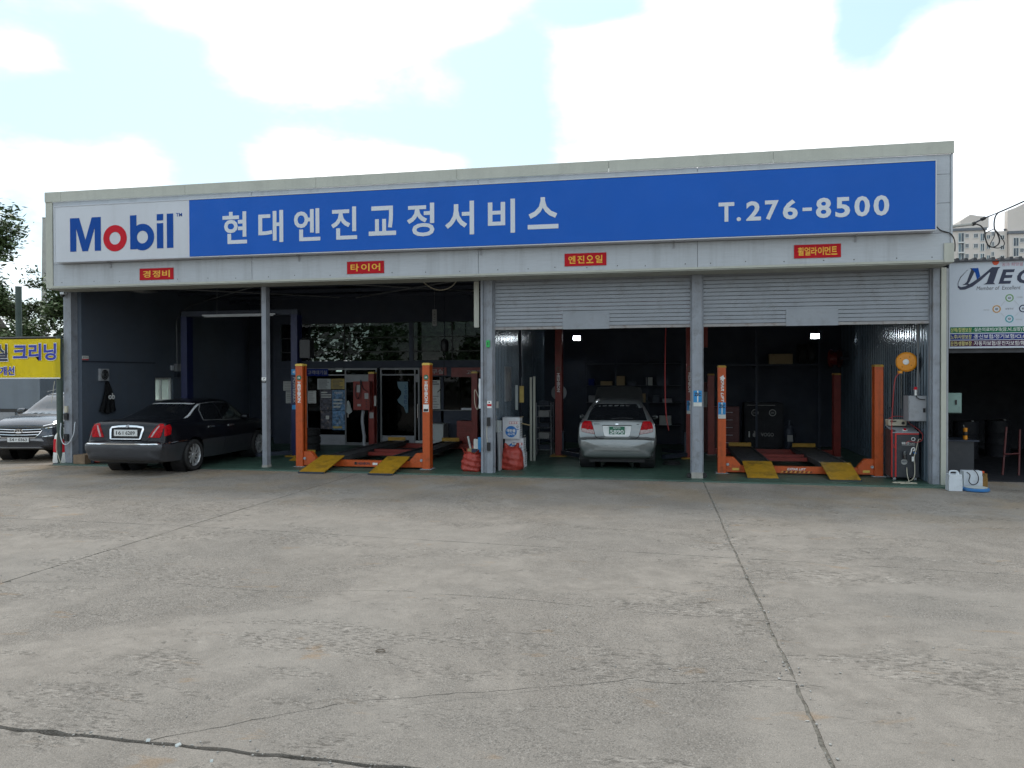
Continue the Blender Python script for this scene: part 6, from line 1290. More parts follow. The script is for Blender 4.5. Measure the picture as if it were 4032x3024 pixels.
for q in ((HX0+.055, HX0+.082, HY0-.006, HY0+.012, g+.07, .91), (HX0+.083, HX1, HY0-.006, HY0+.006, .885, .912), (HX0-.006, HX0+.012, HY0, HY0+.03, g+.07, .98)): part_box('red_edge', q, M['machine_red'], t, .003)
MB().prism([(HX0+.01, HY0, .914), (HX1, HY0, .914), (HX1, HY1, 1.03), (HX0+.01, HY1, 1.03)], (0, 0, .012)).build('control_panel', M['panel_grey'], t)
MB().lathe([(0, 0), (.05, 0), (.05, .012), (0, .012)], (18.24, .52, .955), (0, -.2, 1), 16).build('stop_button_ring', M['decal_white'], t); MB().lathe([(0, .012), (.022, .012), (.025, .04), (0, .045)], (18.24, .52, .955), (0, -.2, 1), 14).build('stop_button', M['mobil_red'], t)
ringm('gauge', (18.36, .80), .036, .036, .72, M['decal_white'], t, HY0-.001, .01, 24)
text('lettering', 'HHO', (18.225, HY0-.002, .72), .13, .045, M['decal_white'], t, bold=.03); text('lettering', 'GAS', (18.345, HY0-.002, .712), .08, .022, M['decal_white'], t); part_box('print_line', (18.16, 18.39, HY0-.004, HY0-.001, .683, .688), M['decal_white'], t, 0)
MB().lathe([(0, 0), (.055, 0), (.055, .003), (0, .003)], (18.20, HY0-.001, .36), (0, -1, 0), 22).build('round_sticker', M['decal_grey'], t); text('sticker_text', 'H2O2', (18.20, HY0-.0045, .365), .085, .03, M['navy'], t, bold=.02, ext=.001)
MB().lathe([(0, 0), (.036, 0), (.036, .10), (.03, .15), (0, .15)], (18.20, HY0-.045, .42), n=16).build('water_bowl', M['glass_suv'], t, smooth=True)
MB().tube(spline([(18.30, HY0-.003, .50), (18.325, HY0-.006, .56), (18.335, HY0-.006, .615), (18.37, HY0-.006, .635), (18.385, HY0-.006, .60), (18.36, HY0-.006, .57)], 5), [.012]*26, 8).build('white_mark', M['decal_white'], t)
MB().lathe([(0, 0), (.026, 0), (.026, .03), (0, .03)], (18.385, HY0-.001, .535), (0, -1, 0), 14).build('blue_cap', M['blue_lid'], t); part_box('level_tube', (18.37, 18.385, HY0-.012, HY0-.001, .34, .48), M['decal_grey'], t, .003)
for x in (HX0+.06, HX1-.05): MB().tube([(x-.02, HY0+.06, g+.036), (x+.02, HY0+.06, g+.036)], .036, 12).build('castor', M['panel_grey'], t); MB().tube([(x-.02, HY1-.06, g+.036), (x+.02, HY1-.06, g+.036)], .036, 12).build('castor', M['panel_grey'], t)
t = thing('battery_charger', 'cream box-shaped battery charger on top of the black and red machine', 'charger', (18.16, .78, 1.03)); m_ = MB(); m_.prism([(18.0, .70, 1.035), (18.32, .70, 1.035), (18.32, .68, 1.155), (17.985, .68, 1.155)], (0, .22, 0)); m_.build('case', M['cream_cable'], t, bevel=.005); part_box('display', (18.02, 18.13, .672, .682, 1.115, 1.135), M['black'], t, 0)
MB().lathe([(0, 0), (.03, 0), (.03, .008), (0, .008)], (18.255, .684, 1.09), (0, -1, 0), 14).build('dial', M['black'], t)
props(MB().tube(spline([(18.0, .72, 1.17), (18.1, .70, 1.22), (18.28, .70, 1.2), (18.36, .60, 1.08), (18.47, .48, .98), (18.52, .40, .88), (18.49, .36, .78), (18.40, .36, .745), (18.26, .37, .76), (18.22, .375, .70)], 8), .006, 6).build('red_lead', M['hose_red'], smooth=True), 'red charger lead looping over the machine front', 'cable')
props(MB().tube(spline([(18.49, .40, .80), (18.44, .38, .78), (18.40, .37, .62), (18.36, .36, .45), (18.37, .36, .30), (18.34, .30, .08), (18.15, .10, g+.012), (17.95, .0, g+.012), (17.90, .05, g+.012), (18.1, .12, g+.012), (18.3, .0, g+.012), (18.2, -.05, g+.014), (18.0, -.07, g+.012), (18.1, .05, g+.014), (18.22, .2, g+.012), (18.23, .33, .12), (18.23, .36, .26)], 8), .008, 6).build('extension_cable', M['cream_cable'], smooth=True), 'cream extension cable coiled on the green floor before the black machine', 'cable')
boxthing('plug_block', (18.315, 18.35, .335, .36, .38, .47), M['decal_white'], 'white plug block hanging on the cream cable of the black machine', 'plug', .006)
props(MB().tube(spline([(13.75, 2.2, 4.3), (13.72, 2.2, 3.2), (13.7, 2.15, 2.0), (13.72, 2.1, 1.2), (13.78, 2.05, .8)], 6), .012, 6).build('drop_hose', M['hose_red'], smooth=True), 'dark hose dropping from the roof to the right of the silver hatchback', 'hose')
t = thing('coiled_hose', 'black air hose coiled on the green floor right of the silver hatchback', 'hose', (13.85, 2.3, gz(14)))
for k in range(3): MB().tube([(13.85+(.20-.02*k)*math.cos(a), 2.3+(.20-.02*k)*math.sin(a), gz(14)+.014+.026*k) for a in np.linspace(0, 6.2832, 29)], .012, 6, cap=False).build('coil', M['rubber'], t, smooth=True)
props(MB().tube(spline([(9.2, 1.2, 4.30), (9.0, 1.2, 4.05), (8.7, 1.25, 3.98), (8.4, 1.3, 4.1), (8.2, 1.3, 4.30)], 6), .012, 6).build('slack_cable', M['cream_cable'], smooth=True), 'slack pale cable looped under the roof of the second bay', 'cable')
# --- lamps that are lit
def lamp(x, y, z, label, e):
    t = thing('work_lamp', label, 'lamp', (x, y, z), group='lit work lamps'); dirv = (V(CAM)-V((x, y, z))).normalized()
    part_box('housing', (x-.12, x+.12, y+.012, y+.06, z-.075, z+.075), M['black_plastic'], t, .01); part_box('led_panel', (x-.10, x+.10, y-.002, y+.010, z-.055, z+.055), M['lamp_on'], t, .004); MB().tube([(x, y+.06, z), (x, y+.10, z+.1), (x, y+.10, 4.30)], .012, 8).build('stand', M['steel_dark'], t, smooth=True)
    ld = bpy.data.lights.new('lamp_glow', 'AREA'); ld.shape = 'RECTANGLE'; ld.size = .18; ld.size_y = .1; ld.energy = e; ld.color = (.88, .96, 1.0); lo = bpy.data.objects.new('lamp_glow', ld); COL.objects.link(lo); lo.parent = t; lo.location = (0, -.01, 0); lo.rotation_euler = (R(80), 0, 0)
lamp(11.17, 7.0, 3.14, 'lit white work lamp behind the left shutter', 10); lamp(17.47, 5.3, 3.03, 'lit white work lamp behind the right shutter', 11)
t = thing('tube_lamp', 'short lit fluorescent lamp glowing through the glass of the waiting room', 'lamp', (4.2, OY+.4, 2.2)); MB().tube([(4.17, OY+.3, 2.20), (4.34, OY+.3, 2.20)], .022, 8).build('tube', mat('tube_on', (.9, .95, 1), emit=((.9, 1, 1), 3.0)), t); part_box('batten', (4.15, 4.36, OY+.28, OY+.34, 2.23, 2.38), M['letter_white'], t, 0)
# hanging vertical sign and small fittings under the roof
t = thing('hanging_sign', 'narrow white hanging sign under the roof of the second bay', 'sign', (7.55, 4.6, 3.4)); part_box('plate', (7.50, 7.62, 4.6, 4.606, 3.40, 3.85), M['decal_grey'], t, 0); text('lettering', '대기실', (7.56, 4.598, 3.62), .34, .07, M['black'], t, rot=-math.pi/2, ext=.001); MB().tube([(7.56, 4.603, 3.85), (7.56, 4.603, 4.38)], .004, 5).build('hanger', M['alu'], t)
t = thing('hanging_motor', 'dark hose motor hanging in front of the clerestory window', 'motor', (7.9, 4.4, 2.6)); MB().lathe([(0, -.15), (.09, -.15), (.11, -.05), (.11, .10), (.06, .18), (0, .18)], (7.9, 4.4, 2.85), n=14).build('casing', M['black_plastic'], t, smooth=True); MB().tube([(7.9, 4.4, 3.03), (7.9, 4.4, 4.38)], .012, 6).build('drop_rod', M['steel_dark'], t); MB().tube(spline([(7.9, 4.4, 2.7), (7.88, 4.4, 2.3), (7.84, 4.4, 1.8), (7.7, 4.4, 1.6)], 5), .012, 6).build('hose', M['black'], t, smooth=True)
# ================================================================== left of the garage
t = thing('banner_pole', 'dark green steel pole beside the leftmost column', 'pole', (-.0, -.06, fz(0)))
MB().tube([(-.10, -.02, fz(0)), (-.10, -.02, 3.0)], .068, 14).build('shaft', M['green_post'], t, smooth=True); part_box('foot', (-.2, .0, -.13, .09, fz(0), fz(0)+.02), M['steel_dark'], t, .003)
MB().tube(spline([(-.17, -.09, 1.95), (-.18, -.12, 1.75), (-.19, -.13, 1.6), (-.22, -.14, 1.45)], 5), .006, 6).build('cord', M['cream_cable'], t, smooth=True); MB().tube(spline([(-.1, -.1, .75), (-.12, -.12, .4), (-.05, -.13, .2), (.0, -.12, fz(0)+.02)], 5), .008, 6).build('cord', M['cream_cable'], t, smooth=True)
t = thing('steel_rail', 'dark horizontal pipe carrying the yellow banner', 'pipe frame', (-2, .05, 2.97)); MB().tube([(-6.2, .06, 2.965), (-.02, .06, 2.965)], .03, 10).build('rail', M['black_plastic'], t, smooth=True); MB().tube([(-6.0, .06, fz(-6)), (-6.0, .06, 2.93)], .04, 10).build('leg', M['green_post'], t, smooth=True)
BN = thing('yellow_banner', 'bright yellow vinyl banner with blue lettering hung left of the garage', 'banner', (-2, -.12, 2.0))
def banner():
    bm = bmesh.new(); n, k = 60, 10; x0, x1 = -5.2, .02; rw = []
    for i in range(k+1):
        u = i/k; rw.append([bm.verts.new((x0+(x1-x0)*j/n, -.125+.012*math.sin(j*.9+u*2)*(u*(1-u)*4)+.006*math.sin(j*2.1), 2.015+.0*j+(2.925-2.015)*u+.012*math.sin(math.pi*j/n)*(1 if i == 0 else 0))) for j in range(n+1)])
    for a, b in zip(rw[:-1], rw[1:]):
        for j in range(n): bm.faces.new([a[j], a[j+1], b[j+1], b[j]])
    bmesh.ops.solidify(bm, geom=list(bm.faces), thickness=.004); bmesh.ops.recalc_face_normals(bm, faces=bm.faces)
    bm_to(bm, 'sheet', M['banner_yellow'], BN, smooth=True, angle=80)
banner()
def btext(s, x0, x1, z0, z1, m):
    text('lettering_halo', s, ((x0+x1)/2, -.146, (z0+z1)/2), x1-x0+.03, z1-z0+.03, M['decal_white'], BN, bold=.05, ext=.002); text('lettering', s, ((x0+x1)/2, -.150, (z0+z1)/2), x1-x0, z1-z0, m, BN, bold=.028, ext=.003)
btext('크리닝', -1.23, -.07, 2.43, 2.82, M['banner_blue']); btext('실', -1.72, -1.38, 2.42, 2.81, M['navy']); btext('개선', -1.60, -1.20, 2.09, 2.29, M['banner_blue'])
part_box('hem', (-5.2, .02, -.138, -.1375, 2.005, 2.03), M['decal_white'], BN, 0)
t = thing('traffic_drum', 'white and red plastic barrier drum behind the green pole', 'traffic drum', (-.35, .25, fz(0)))
MB().lathe([(0, .16), (.20, .16), (.22, .20), (.20, .42), (.19, .42)], (-.15, .13, fz(0)-.16), n=20).build('lower_shell', M['decal_white'], t, smooth=True); MB().lathe([(.19, .42), (.205, .43), (.195, .72), (.18, .73)], (-.15, .13, fz(0)-.16), n=20).build('red_band', M['mobil_red'], t, smooth=True); MB().lathe([(.18, .73), (.17, .80), (.06, .98), (0, .98)], (-.15, .13, fz(0)-.16), n=20).build('upper_shell', M['decal_white'], t, smooth=True)
t = thing('grey_shed', 'flat grey-blue panel shed behind the grey sport utility vehicle', 'shed', (-9, 7, fz(-8)))
part_box('wall', (-13.5, -5.27, 5.0, 8.0, fz(-8), 3.0), M['shed_grey'], t, .01); part_box('roof', (-13.7, -5.07, 4.8, 8.2, 3.001, 3.12), M['roof_dark'], t, .01); part_box('rail', (-13.5, -5.27, 4.965, 4.998, .96, 1.06), M['black_plastic'], t, 0); part_box('lower_panel', (-8.5, -6.15, 4.97, 4.998, fz(-8), .955), M['panel_grey'], t, 0)
def hedge(label, x0, x1, y0, y1, h, n, seed):
    r = random.Random(seed); V_ = []; Fc = []
    for _ in range(n):
        p = V((r.uniform(x0, x1), r.uniform(y0, y1), h*r.random()**.7)); s = r.uniform(.05, .10); a = V((r.gauss(0, 1), r.gauss(0, 1), r.gauss(0, 1))).normalized()*s; b = a.orthogonal().normalized()*s*.6; k = len(V_)
        V_ += [p-a, p+b, p+a, p-b]; Fc.append((k, k+1, k+2, k+3))
    me = bpy.data.meshes.new('foliage'); me.from_pydata(V_, [], Fc); setmat(me, M['hedge_leaf']); t = thing('hedge', label, 'hedge', ((x0+x1)/2, (y0+y1)/2, 0)); o = link('foliage', me, t); o.location = -V(t.location)
    MB().box(x0+.2, x1-.2, y0+.3, y1-.3, fz(x0), h*.85).build('branches', M['hedge_leaf'], t); return t
hedge('dark green hedge filling the gap between the shed and the garage', -5.2, -.6, 7.6, 9.2, 3.0, 9000, 2)
t = thing('green_post', 'tall dark green steel post standing in front of the tree', 'pole', (-9.46, 8.6, 0)); MB().tube([(-9.46, 8.6, fz(-8)), (-9.46, 8.6, 5.34)], .104, 14).build('shaft', M['green_post'], t, smooth=True); MB().tube([(-9.46, 8.6, 5.34), (-9.46, 8.6, 5.36)], .112, 14).build('cap', M['green_post'], t)
t = thing('utility_pole', 'pale concrete utility pole rising behind the tree', 'utility pole', (-18.8, 20, 0)); MB().tube([(-18.9, 20, fz(-8)), (-18.72, 20, 10.5)], [.17, .11], 14).build('shaft', M['concrete_pole'], t, smooth=True); MB().tube([(-18.72, 20, 10.5), (-18.72, 20, 10.56)], .12, 14).build('cap', M['concrete_pole'], t)
# ---- trees: recursive limbs, leaf clusters at the twig ends
def tree(label, base, h, spread, seed, lean=(0, 0), leafn=26, leafs=.10, depth=5, group=None, leafm='leaf', first=.34):
    r = random.Random(seed); base = V(base); segs = []; tips = []
    def grow(p, d, ln, rad, lv):
        pts = [p]; rads = [rad]; q = p.copy(); dd = d.copy(); n = 4
        for i in range(n):
            dd = (dd+V((r.gauss(0, .13), r.gauss(0, .13), r.gauss(.02, .08)))).normalized(); q = q+dd*ln/n; pts.append(q.copy()); rads.append(rad*(1-.42*(i+1)/n))
        segs.append((pts, rads))
        if lv >= depth-2: tips.extend(pts[2:])
        elif lv == depth-3: tips.extend(pts[2:])
        if lv >= depth: return
        for k in range(r.choice((2, 3, 3) if lv < 2 else (2, 2, 3))):
            a = r.uniform(0, 6.283); tilt = r.uniform(.35, .95); e = dd.orthogonal().normalized(); f = dd.cross(e); nd = (dd*math.cos(tilt)+(e*math.cos(a)+f*math.sin(a))*math.sin(tilt)*spread); nd.z += .10; nd.normalize()
            st = pts[r.choice((2, 3, 4, 4))]; grow(st, nd, ln*r.uniform(.60, .82), rads[3]*r.uniform(.55, .8), lv+1)
    grow(base, V((lean[0], lean[1], 1)).normalized(), h*first, h*.015, 0)
    t = thing('tree', label, 'tree', tuple(base), group=group); m_ = MB()
    for pts, rads in segs: m_.tube(pts, [max(x, .007) for x in rads], 6, cap=False)
    m_.build('trunk', M['bark'], t, smooth=True)
    V_ = []; Fc = []
    for p in tips:
        if r.random() < .12: continue
        c = p+V((r.gauss(0, .12), r.gauss(0, .12), r.gauss(0, .08)))
        for _ in range(int(leafn*r.uniform(.4, 1.5))):
            o = c+V((r.gauss(0, .24), r.gauss(0, .24), r.gauss(0, .11))); s = leafs*r.uniform(.6, 1.3); a = V((r.gauss(0, 1), r.gauss(0, 1), r.gauss(-.1, .45))).normalized()*s; b = a.cross(V((r.gauss(0, .5), r.gauss(0, .5), 1))).normalized()*s*.42; k = len(V_)
            V_ += [o-a, o+b, o+a, o-b]; Fc.append((k, k+1, k+2, k+3))
    me = bpy.data.meshes.new('crown'); me.from_pydata(V_, [], Fc); setmat(me, M[leafm]); o = link('crown', me, t); o.location = -base
    xs = [v.x for v in V_]; zs = [v.z for v in V_]; print('crown', min(xs), max(xs), min(zs), max(zs))
    return t, len(Fc)
_, n_ = tree('leafy tree with bare lower twigs rising beyond the left end of the garage', (-13.6, 12, fz(-8)), 13.0, 1.0, 21, (.02, 0), 34, .13, 5); print('tree leaves', n_)
_, n_ = tree('second leafy tree, mostly behind the garage corner and the green post', (-11.6, 13.5, fz(-8)), 9.5, 1.05, 5, (.02, 0), 30, .13, 5); print('tree leaves', n_)
_, n_ = tree('low leafy tree at the left picture edge above the yellow banner', (-14.9, 12.6, fz(-8)), 8.8, 1.1, 9, (.0, 0), 30, .13, 5)
# ================================================================== right of the garage: the neighbouring shop
NB = thing('neighbouring_shop', 'dark open-fronted neighbouring shop at the right edge', 'building', (22, 3, 0)); BY = .6
for nm, q, m in (('side_wall', (18.90, 19.0, .75, 8, fz(20), 4.2), 'shade_black'), ('back_wall', (19.0, 26, 7.9, 8.0, fz(20), 4.2), 'shade_black'), ('end_wall', (25.9, 26, .75, 7.89, fz(20), 4.2), 'shade_black'), ('ceiling', (19.001, 25.89, .7, 7.89, 3.0, 3.06), 'shade_black'), ('lintel', (19.001, 25.89, .70, .78, 2.45, 4.19), 'roof_dark')): part_box(nm, q, M[m], NB, 0)
part_box('floor', (19.002, 25.88, .80, 7.88, fz(22), fz(19)+.012), M['shade_black'], NB, 0)  # dark sheet over the pale slab, interior shade painted in
m_ = MB()
for k in range(46): m_.prism([(18.95+.155*k+dx, .55, z) for dx, z in ((0, 4.20), (.03, 4.20), (.05, 4.255), (.09, 4.255), (.11, 4.20), (.155, 4.20), (.155, 4.18), (0, 4.18))], (0, 7.5, .0))
rf = m_.build('corrugated_roof', M['roof_dark'], NB)
BD = thing('insurance_board', 'white insurance billboard with coloured strips and a dark logo at the right edge', 'billboard', (21, BY, 2.5))
part_box('board', (19.045, 23.2, BY, BY+.09, 2.535, 4.185), M['board_white'], BD, .006)
y_ = BY-.001
for z0, z1, m, a, b in ((2.83, 2.94, 'strip_green', '상해/질병보장 :', '실손의료비/3대(암,뇌,심장)질환/수술'), (2.70, 2.81, 'strip_blue', '노후/사망보장 :', '종신보험/정기보험/CI,GI보험/'), (2.572, 2.685, 'strip_purple', '운전/생활보장 :', '자동차보험/운전자보험/화재보험/')):
    part_box('strip', (19.065, 23.15, y_-.004, y_, z0, z1), M[m], BD, 0); text('strip_text', a, (19.27, y_-.005, (z0+z1)/2), .40, .085, M['yellow_pale'], BD, bold=.008, ext=.001)
    text('strip_text', b, (19.49+.55, y_-.005, (z0+z1)/2), 1.12, .085, M['decal_white'], BD, bold=.006, ext=.001)
# logo: slanted dark M, blue swoosh, red dot, E G letters
Z = lambda pts, m, n='logo_shape', d=.003: poly(n, pts, M[m], BD, y_, d)
Z([(19.27, 3.745), (19.42, 3.745), (19.375, 3.77), (19.40, 3.80), (19.47, 3.95), (19.50, 4.06), (19.41, 4.06), (19.43, 4.035), (19.35, 3.80), (19.31, 3.765)], 'navy'); Z([(19.43, 4.06), (19.55, 4.06), (19.585, 3.90), (19.53, 3.845), (19.50, 3.97)], 'mobil_blue', d=.004)
Z([(19.64, 3.745), (19.845, 3.745), (19.815, 3.775), (19.895, 4.03), (19.935, 4.07), (19.79, 4.07), (19.60, 3.90), (19.45, 3.79), (19.33, 3.72), (19.25, 3.705), (19.205, 3.73), (19.205, 3.79), (19.25, 3.89), (19.34, 4.0), (19.375, 4.03), (19.36, 4.03), (19.24, 3.90), (19.195, 3.79), (19.195, 3.70), (19.235, 3.655), (19.32, 3.655), (19.45, 3.71), (19.60, 3.83), (19.74, 3.97), (19.76, 3.97), (19.70, 3.78)], 'navy', d=.0035)
MB().lathe([(0, 0), (.058, 0), (.058, .003), (0, .003)], (19.85, y_, 4.165), (0, -1, 0), 22).build('red_dot', M['red_dot'], BD)
text('logo_letter', 'E', (20.04, y_, 3.885), .28, .27, M['navy'], BD, bold=.03, shear=.25); text('logo_letter', 'G', (20.37, y_, 3.885), .30, .27, M['navy'], BD, bold=.03, shear=.25); text('logo_letter', 'A', (20.70, y_, 3.885), .30, .27, M['navy'], BD, bold=.03, shear=.25)
text('tagline', 'Member of  Excellent', (19.90, y_, 3.675), .76, .075, M['text_grey'], BD, ext=.001, shear=.2); text('tagline', '꿈과 희망을', (20.14, y_, 4.115), .36, .065, M['text_pink'], BD, ext=.001)
for x, z, m in ((20.09, 3.48, 'ring_green'), (19.87, 3.275, 'ring_orange'), (20.09, 3.085, 'ring_teal'), (20.325, 3.275, 'navy')): ringm('icon_ring', (x, z), .072, .072, .74, M[m], BD, y_, .003, 28); ringm('icon_mark', (x, z), .024, .018, .5, M['text_grey'], BD, y_, .002, 12)
text('icon_caption', '보험자산', (20.09, y_, 3.275), .14, .035, M['text_grey'], BD, ext=.001)
for x, z, s in ((20.26, 3.49, '고객감동'), (19.70, 3.26, '특화서비스'), (20.25, 3.07, '보장자산')): text('icon_caption', s, (x, y_, z), .11, .025, M['decal_grey'], BD, ext=.001)
for a, b in (((19.95, 3.34), (20.01, 3.42)), ((20.17, 3.43), (20.25, 3.34)), ((19.94, 3.20), (20.0, 3.13)), ((20.19, 3.14), (20.25, 3.20))): MB().tube([(a[0], y_-.002, a[1]), (b[0], y_-.002, b[1])], .002, 4).build('link_line', M['decal_grey'], BD)
t = thing('meter_box', 'pale green metal meter box on the wall right of the beige downpipe', 'meter box', (19.1, .5, 1.3)); part_box('case', (18.87, 19.24, .52, .70, 1.30, 1.68), M['mint_box'], t, .006); part_box('door', (18.97, 19.23, .505, .518, 1.315, 1.665), M['mint_box'], t, .004); part_box('handle', (19.12, 19.15, .488, .504, 1.46, 1.55), M['black'], t, 0); part_box('riser', (18.87, 18.96, .53, .68, 1.682, 2.10), M['mint_box'], t, .004)
g = fz(19)
def jug(label, x0, x1, y0, y1, h, m, handle=True):
    t = thing('plastic_jug', label, 'jug', ((x0+x1)/2, (y0+y1)/2, g), group='plastic jugs outside the neighbour'); part_box('body', (x0, x1, y0, y1, g, g+h*.62), M[m], t, .025); part_box('shoulder', (x0+.006, x1-.006, y0+.006, y1-.006, g+h*.625, g+h*.86), M[m], t, .03)
    if handle: c = (x0+x1)/2; MB().tube(spline([(c-.07, (y0+y1)/2, g+h*.85), (c-.06, (y0+y1)/2, g+h), (c+.05, (y0+y1)/2, g+h), (c+.07, (y0+y1)/2, g+h*.85)], 5), .014, 8).build('handle', M[m], t, smooth=True); MB().lathe([(0, 0), (.03, 0), (.03, .03), (0, .03)], (x1-.05, (y0+y1)/2, g+h*.86), n=14).build('cap', M[m], t, smooth=True)
    return t
jug('white plastic jug with a moulded handle standing by the beige downpipe', 18.60+.03, 18.85, -.66, -.48, .34, 'white_plastic'); jug('larger white plastic container with a black hose in front', 18.99, 19.30, -.32, -.12, .37, 'white_plastic', False); jug('amber plastic container with an orange cap behind the blue lid', 19.30, 19.42, -.22, -.10, .31, 'amber', False)
props(MB().lathe([(0, 0), (.024, 0), (.024, .035), (0, .035)], (19.36, -.16, g+.27), n=12).build('orange_cap', M['red_dot'], smooth=True), 'orange screw cap on top of the amber container', 'cap')
t = thing('blue_lid', 'blue and white round plastic lid lying on the concrete in front of the jugs', 'lid', (19.1, -.55, g)); MB().lathe([(0, .012), (.17, .012), (.20, .0), (.215, .012), (.215, .045), (.205, .055), (0, .062)], (19.10, -.56, g), n=32).build('rim', M['blue_lid'], t, smooth=True); MB().lathe([(0, 0), (.185, 0), (.18, .006), (0, .008)], (19.10, -.56, g+.0625), n=32).build('face', M['fridge'], t, smooth=True)
props(MB().tube(spline([(19.03, -.34, g+.30), (19.08, -.35, g+.25), (19.06, -.36, g+.14), (19.12, -.36, g+.08), (19.20, -.36, g+.12), (19.21, -.36, g+.24), (19.15, -.35, g+.34), (19.08, -.34, g+.36)], 8), .008, 8).build('black_hose', M['black'], smooth=True), 'thin black hose curled against the larger white container', 'hose')
t = thing('work_bench', 'dark steel bench just inside the neighbouring shop', 'bench', (19.6, 1.6, g)); part_box('cabinet', (19.02, 19.72, 1.25, 1.9, g+.02, .70), M['machine'], t, .01); part_box('top', (19.02, 19.80, 1.2, 1.95, .701, .73), M['steel_dark'], t, .005)
t = thing('yellow_tool', 'small yellow power tool standing on the dark bench of the neighbour', 'tool', (19.62, 1.4, .73)); MB().lathe([(0, 0), (.04, 0), (.04, .07), (.035, .075), (.035, .15), (.04, .155), (.04, .23), (0, .23)], (19.62, 1.42, .731), n=14).build('body', M['hose_orange'], t, smooth=True); MB().lathe([(.042, .08), (.044, .09), (.044, .14), (.042, .15)], (19.62, 1.42, .731), n=14).build('band', M['black'], t, smooth=True); MB().tube([(19.60, 1.42, .96), (19.59, 1.42, 1.02)], .006, 6).build('lever', M['decal_grey'], t)
for x, y, h_, r_, lab in ((20.95, 5.2, .9, .28, 'dark oil drum nearest the bench inside the neighbouring shop'), (21.9, 5.8, .9, .28, 'dark oil drum farther right inside the neighbouring shop')):
    t = thing('oil_drum', lab, 'drum', (x, y, g), group='drums inside the neighbouring shop')
    MB().lathe([(0, 0), (r_, 0), (r_, h_*.32), (r_*1.04, h_*.34), (r_, h_*.36), (r_, h_*.64), (r_*1.04, h_*.66), (r_, h_*.68), (r_, h_), (0, h_)], (x, y, g+.013), n=20).build('shell', M['shade_black'], t, smooth=True); MB().lathe([(0, 0), (.03, 0), (.03, .03), (0, .03)], (x+.12, y-.1, g+.013+h_), n=10).build('bung', M['decal_grey'], t)
t = thing('rusty_frame', 'dim rust-red steel frame leaning inside the neighbouring shop', 'frame', (20.6, 1.8, g)); MB().tube([(20.45, 1.8, g), (20.6, 2.0, .95)], .02, 8).build('leg', M['red_dark'], t); MB().tube([(20.75, 1.8, g), (20.85, 2.0, .9)], .02, 8).build('leg', M['red_dark'], t); MB().tube([(20.5, 1.86, .4), (20.8, 1.86, .42)], .016, 8).build('rung', M['red_dark'], t)
# ================================================================== distant apartments
def win(t, x0, x1, z0, z1, y, dark=False, fine=True):
    w = part_box('window', (x0-.14, x1+.14, y-.14, y+.02, z0-.18, z0), M['apt_frame'], t, 0); m_ = (x0+x1)/2
    if fine:
        for q in ((x0-.14, x1+.14, y-.13, y+.02, z1, z1+.14), (x0-.14, x0, y-.12, y+.02, z0, z1), (x1, x1+.14, y-.12, y+.02, z0, z1), (m_-.05, m_+.05, y-.11, y+.02, z0, z1)): part_box('frame', q, M['apt_frame'], w, 0)
    for a, b, d in ((x0, m_-.05, dark), (m_+.05, x1, True)): part_box('pane', (a+.01, b-.01, y-.08, y-.02, z0+.01, z1-.01), M['apt_glass_dark' if d else 'apt_glass'], w, 0)
A = thing('apartment_block', 'beige apartment block with balcony windows behind the neighbouring shop', 'apartment', (93.48, 210.78, 0))
part_box('wall', (89.23, 97.86, 210.78, 224.78, -1, 40.58), M['apt_wall'], A, 0); part_box('roof_edge', (88.93, 98.06, 210.38, 224.78, 40.582, 41.28), M['apt_roof'], A, 0)
part_box('stair_tower', (97.88, 103.48, 211.78, 225.78, -1, 40.33), M['apt_wall'], A, 0)
MB().prism([(91.93, 211.4, 41.33), (98.85, 211.4, 41.33), (98.85, 211.4, 44.2), (96.23, 211.4, 44.58), (94.36, 211.4, 45.05), (91.93, 211.4, 43.38)], (0, 8, 0)).build('gable_wall', M['apt_wall'], A)
for k in range(12):
    z = 37.68-2.7*k; f_ = k < 4
    win(A, 91.25, 92.53, z, z+2.3, 210.78, False, f_); win(A, 92.93, 93.68, z+1.1, z+2.05, 210.78, True, f_); win(A, 95.03, 95.93, z+1.0, z+2.0, 210.78, True, f_); win(A, 96.63, 97.48, z+.12, z+2.0, 210.78, False, f_)
    part_box('balcony', (91.13, 92.66, 210.18, 210.63, z-.42, z-.2), M['apt_frame'], A, 0)
    win(A, 98.53, 99.28, z+.75, z+1.65, 211.78, False, f_); win(A, 99.68, 100.23, z+1.5, z+2.5, 211.78, True, f_); win(A, 101.86, 102.68, z+.5, z+1.45, 211.78, True, f_)
B = thing('apartment_block', 'taller beige apartment block cut by the right edge of the picture', 'apartment', (109.48, 210.78, 0))
part_box('wall', (103.6, 116.98, 210.78, 224.78, -1, 39.33), M['apt_wall'], B, 0); part_box('roof_edge', (103.40, 117.28, 210.38, 224.78, 39.332, 40.03), M['apt_roof'], B, 0)
MB().prism([(103.38, 211.4, 40.21), (119.48, 211.4, 40.21), (119.48, 211.4, 51.95), (109.48, 211.4, 48.45), (105.23, 211.4, 46.33), (103.38, 211.4, 45.7)], (0, 2, 0)).build('gable_wall', M['apt_wall'], B)
for k in range(12):
    z = 36.11-2.7*k; f_ = k < 3
    win(B, 104.6, 105.73, z, z+2.1, 210.78, True, f_); win(B, 106.18, 106.98, z+1.0, z+1.95, 210.78, True, f_); win(B, 108.23, 109.48, z, z+2.1, 210.78, False, f_)
for x, z, p in ((102.98, 40.36, A), (104.11, 40.05, B)): MB().lathe([(0, 0), (.3, 0), (.25, .3), (.4, .55), (0, .6)], (x, 211.98, z), n=10).build('roof_vent', M['apt_roof'], p)
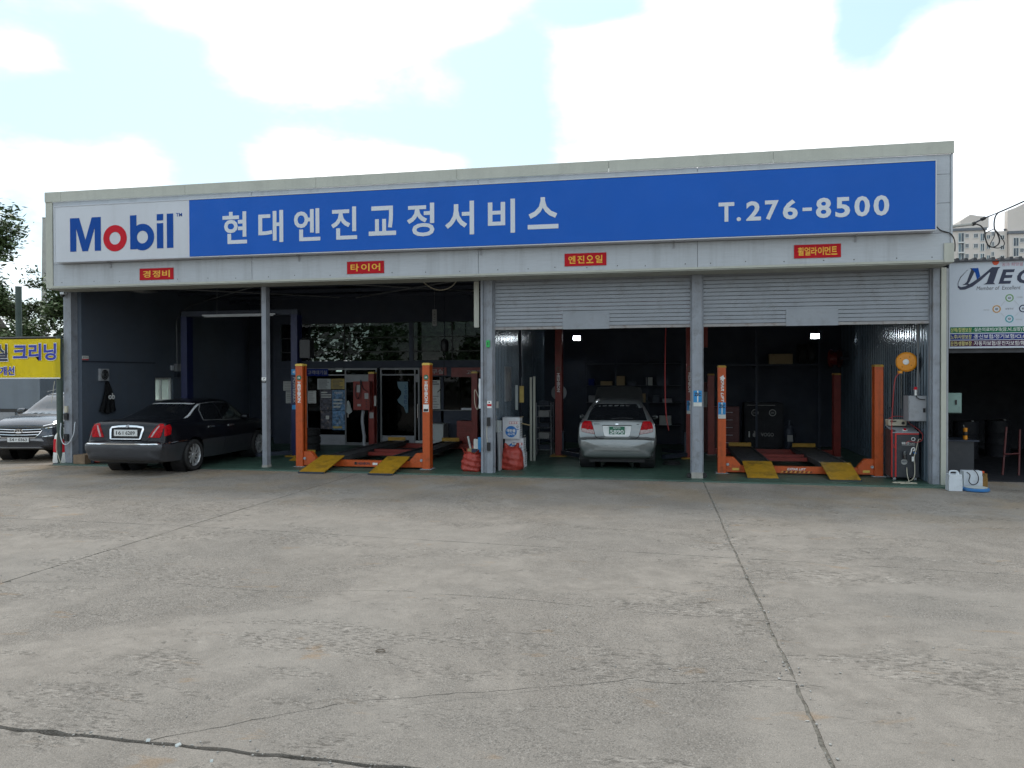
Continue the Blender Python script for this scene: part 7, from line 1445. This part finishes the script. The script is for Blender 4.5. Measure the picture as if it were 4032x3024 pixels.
# ================================================================== far side of the road, behind the viewer: only mirrored in paint and glass
def roadside():
    r = random.Random(77); V_ = []; Fc = []
    for c in range(70):
        cx_, cy_, cz_ = r.uniform(-45, 60), r.uniform(-62, -52), r.uniform(1, 7); R_ = r.uniform(1.6, 3.2)
        for _ in range(110):
            d = V((r.gauss(0, 1), r.gauss(0, 1), r.gauss(0, .8))).normalized()*R_*r.random()**.4; p = V((cx_, cy_, max(cz_, .5)))+d; s = r.uniform(.25, .6); a = V((r.gauss(0, 1), r.gauss(0, 1), r.gauss(0, 1))).normalized()*s; b = a.orthogonal().normalized()*s*.7; k = len(V_); V_ += [p-a, p+b, p+a, p-b]; Fc.append((k, k+1, k+2, k+3))
    me = bpy.data.meshes.new('roadside_trees'); me.from_pydata(V_, [], Fc); setmat(me, M['leaf']); return props(link('roadside_trees', me), 'mass of roadside trees mirrored in the office glass', 'trees', kind='stuff')
roadside()
def hill_backing():  # solid green backing added to close sky gaps behind the bank foliage
    b = MB(); b.prism([(1, 14.0, -.2), (1, 17, 5.2), (1, 40, 5.6), (1, 40, -.2)], (14, 0, 0)); return props(b.build('hill_backing', mat('backing_green', (0.05, 0.075, 0.03), 0.9, var=0.5, vs=.7)), kind='structure')
hill_backing()
def bank():
    r = random.Random(31); V_ = []; Fc = []
    for _ in range(26000):
        p = V((r.uniform(-4, 15), r.uniform(10, 14), 6.5*r.random()**.8)); s = r.uniform(.06, .16); a = V((r.gauss(0, 1), r.gauss(0, 1), r.gauss(0, .6))).normalized()*s; b = a.orthogonal().normalized()*s*.6; k = len(V_); V_ += [p-a, p+b, p+a, p-b]; Fc.append((k, k+1, k+2, k+3))
    me = bpy.data.meshes.new('wooded_bank'); me.from_pydata(V_, [], Fc); setmat(me, mat('bank_leaf', (0.075, 0.115, 0.04), 0.6, var=0.6, vs=.8)); return props(link('wooded_bank', me), 'green foliage of a wooded bank seen through the clerestory windows', 'foliage', kind='stuff')
bank()
bpy.data.scenes.remove(TMP)
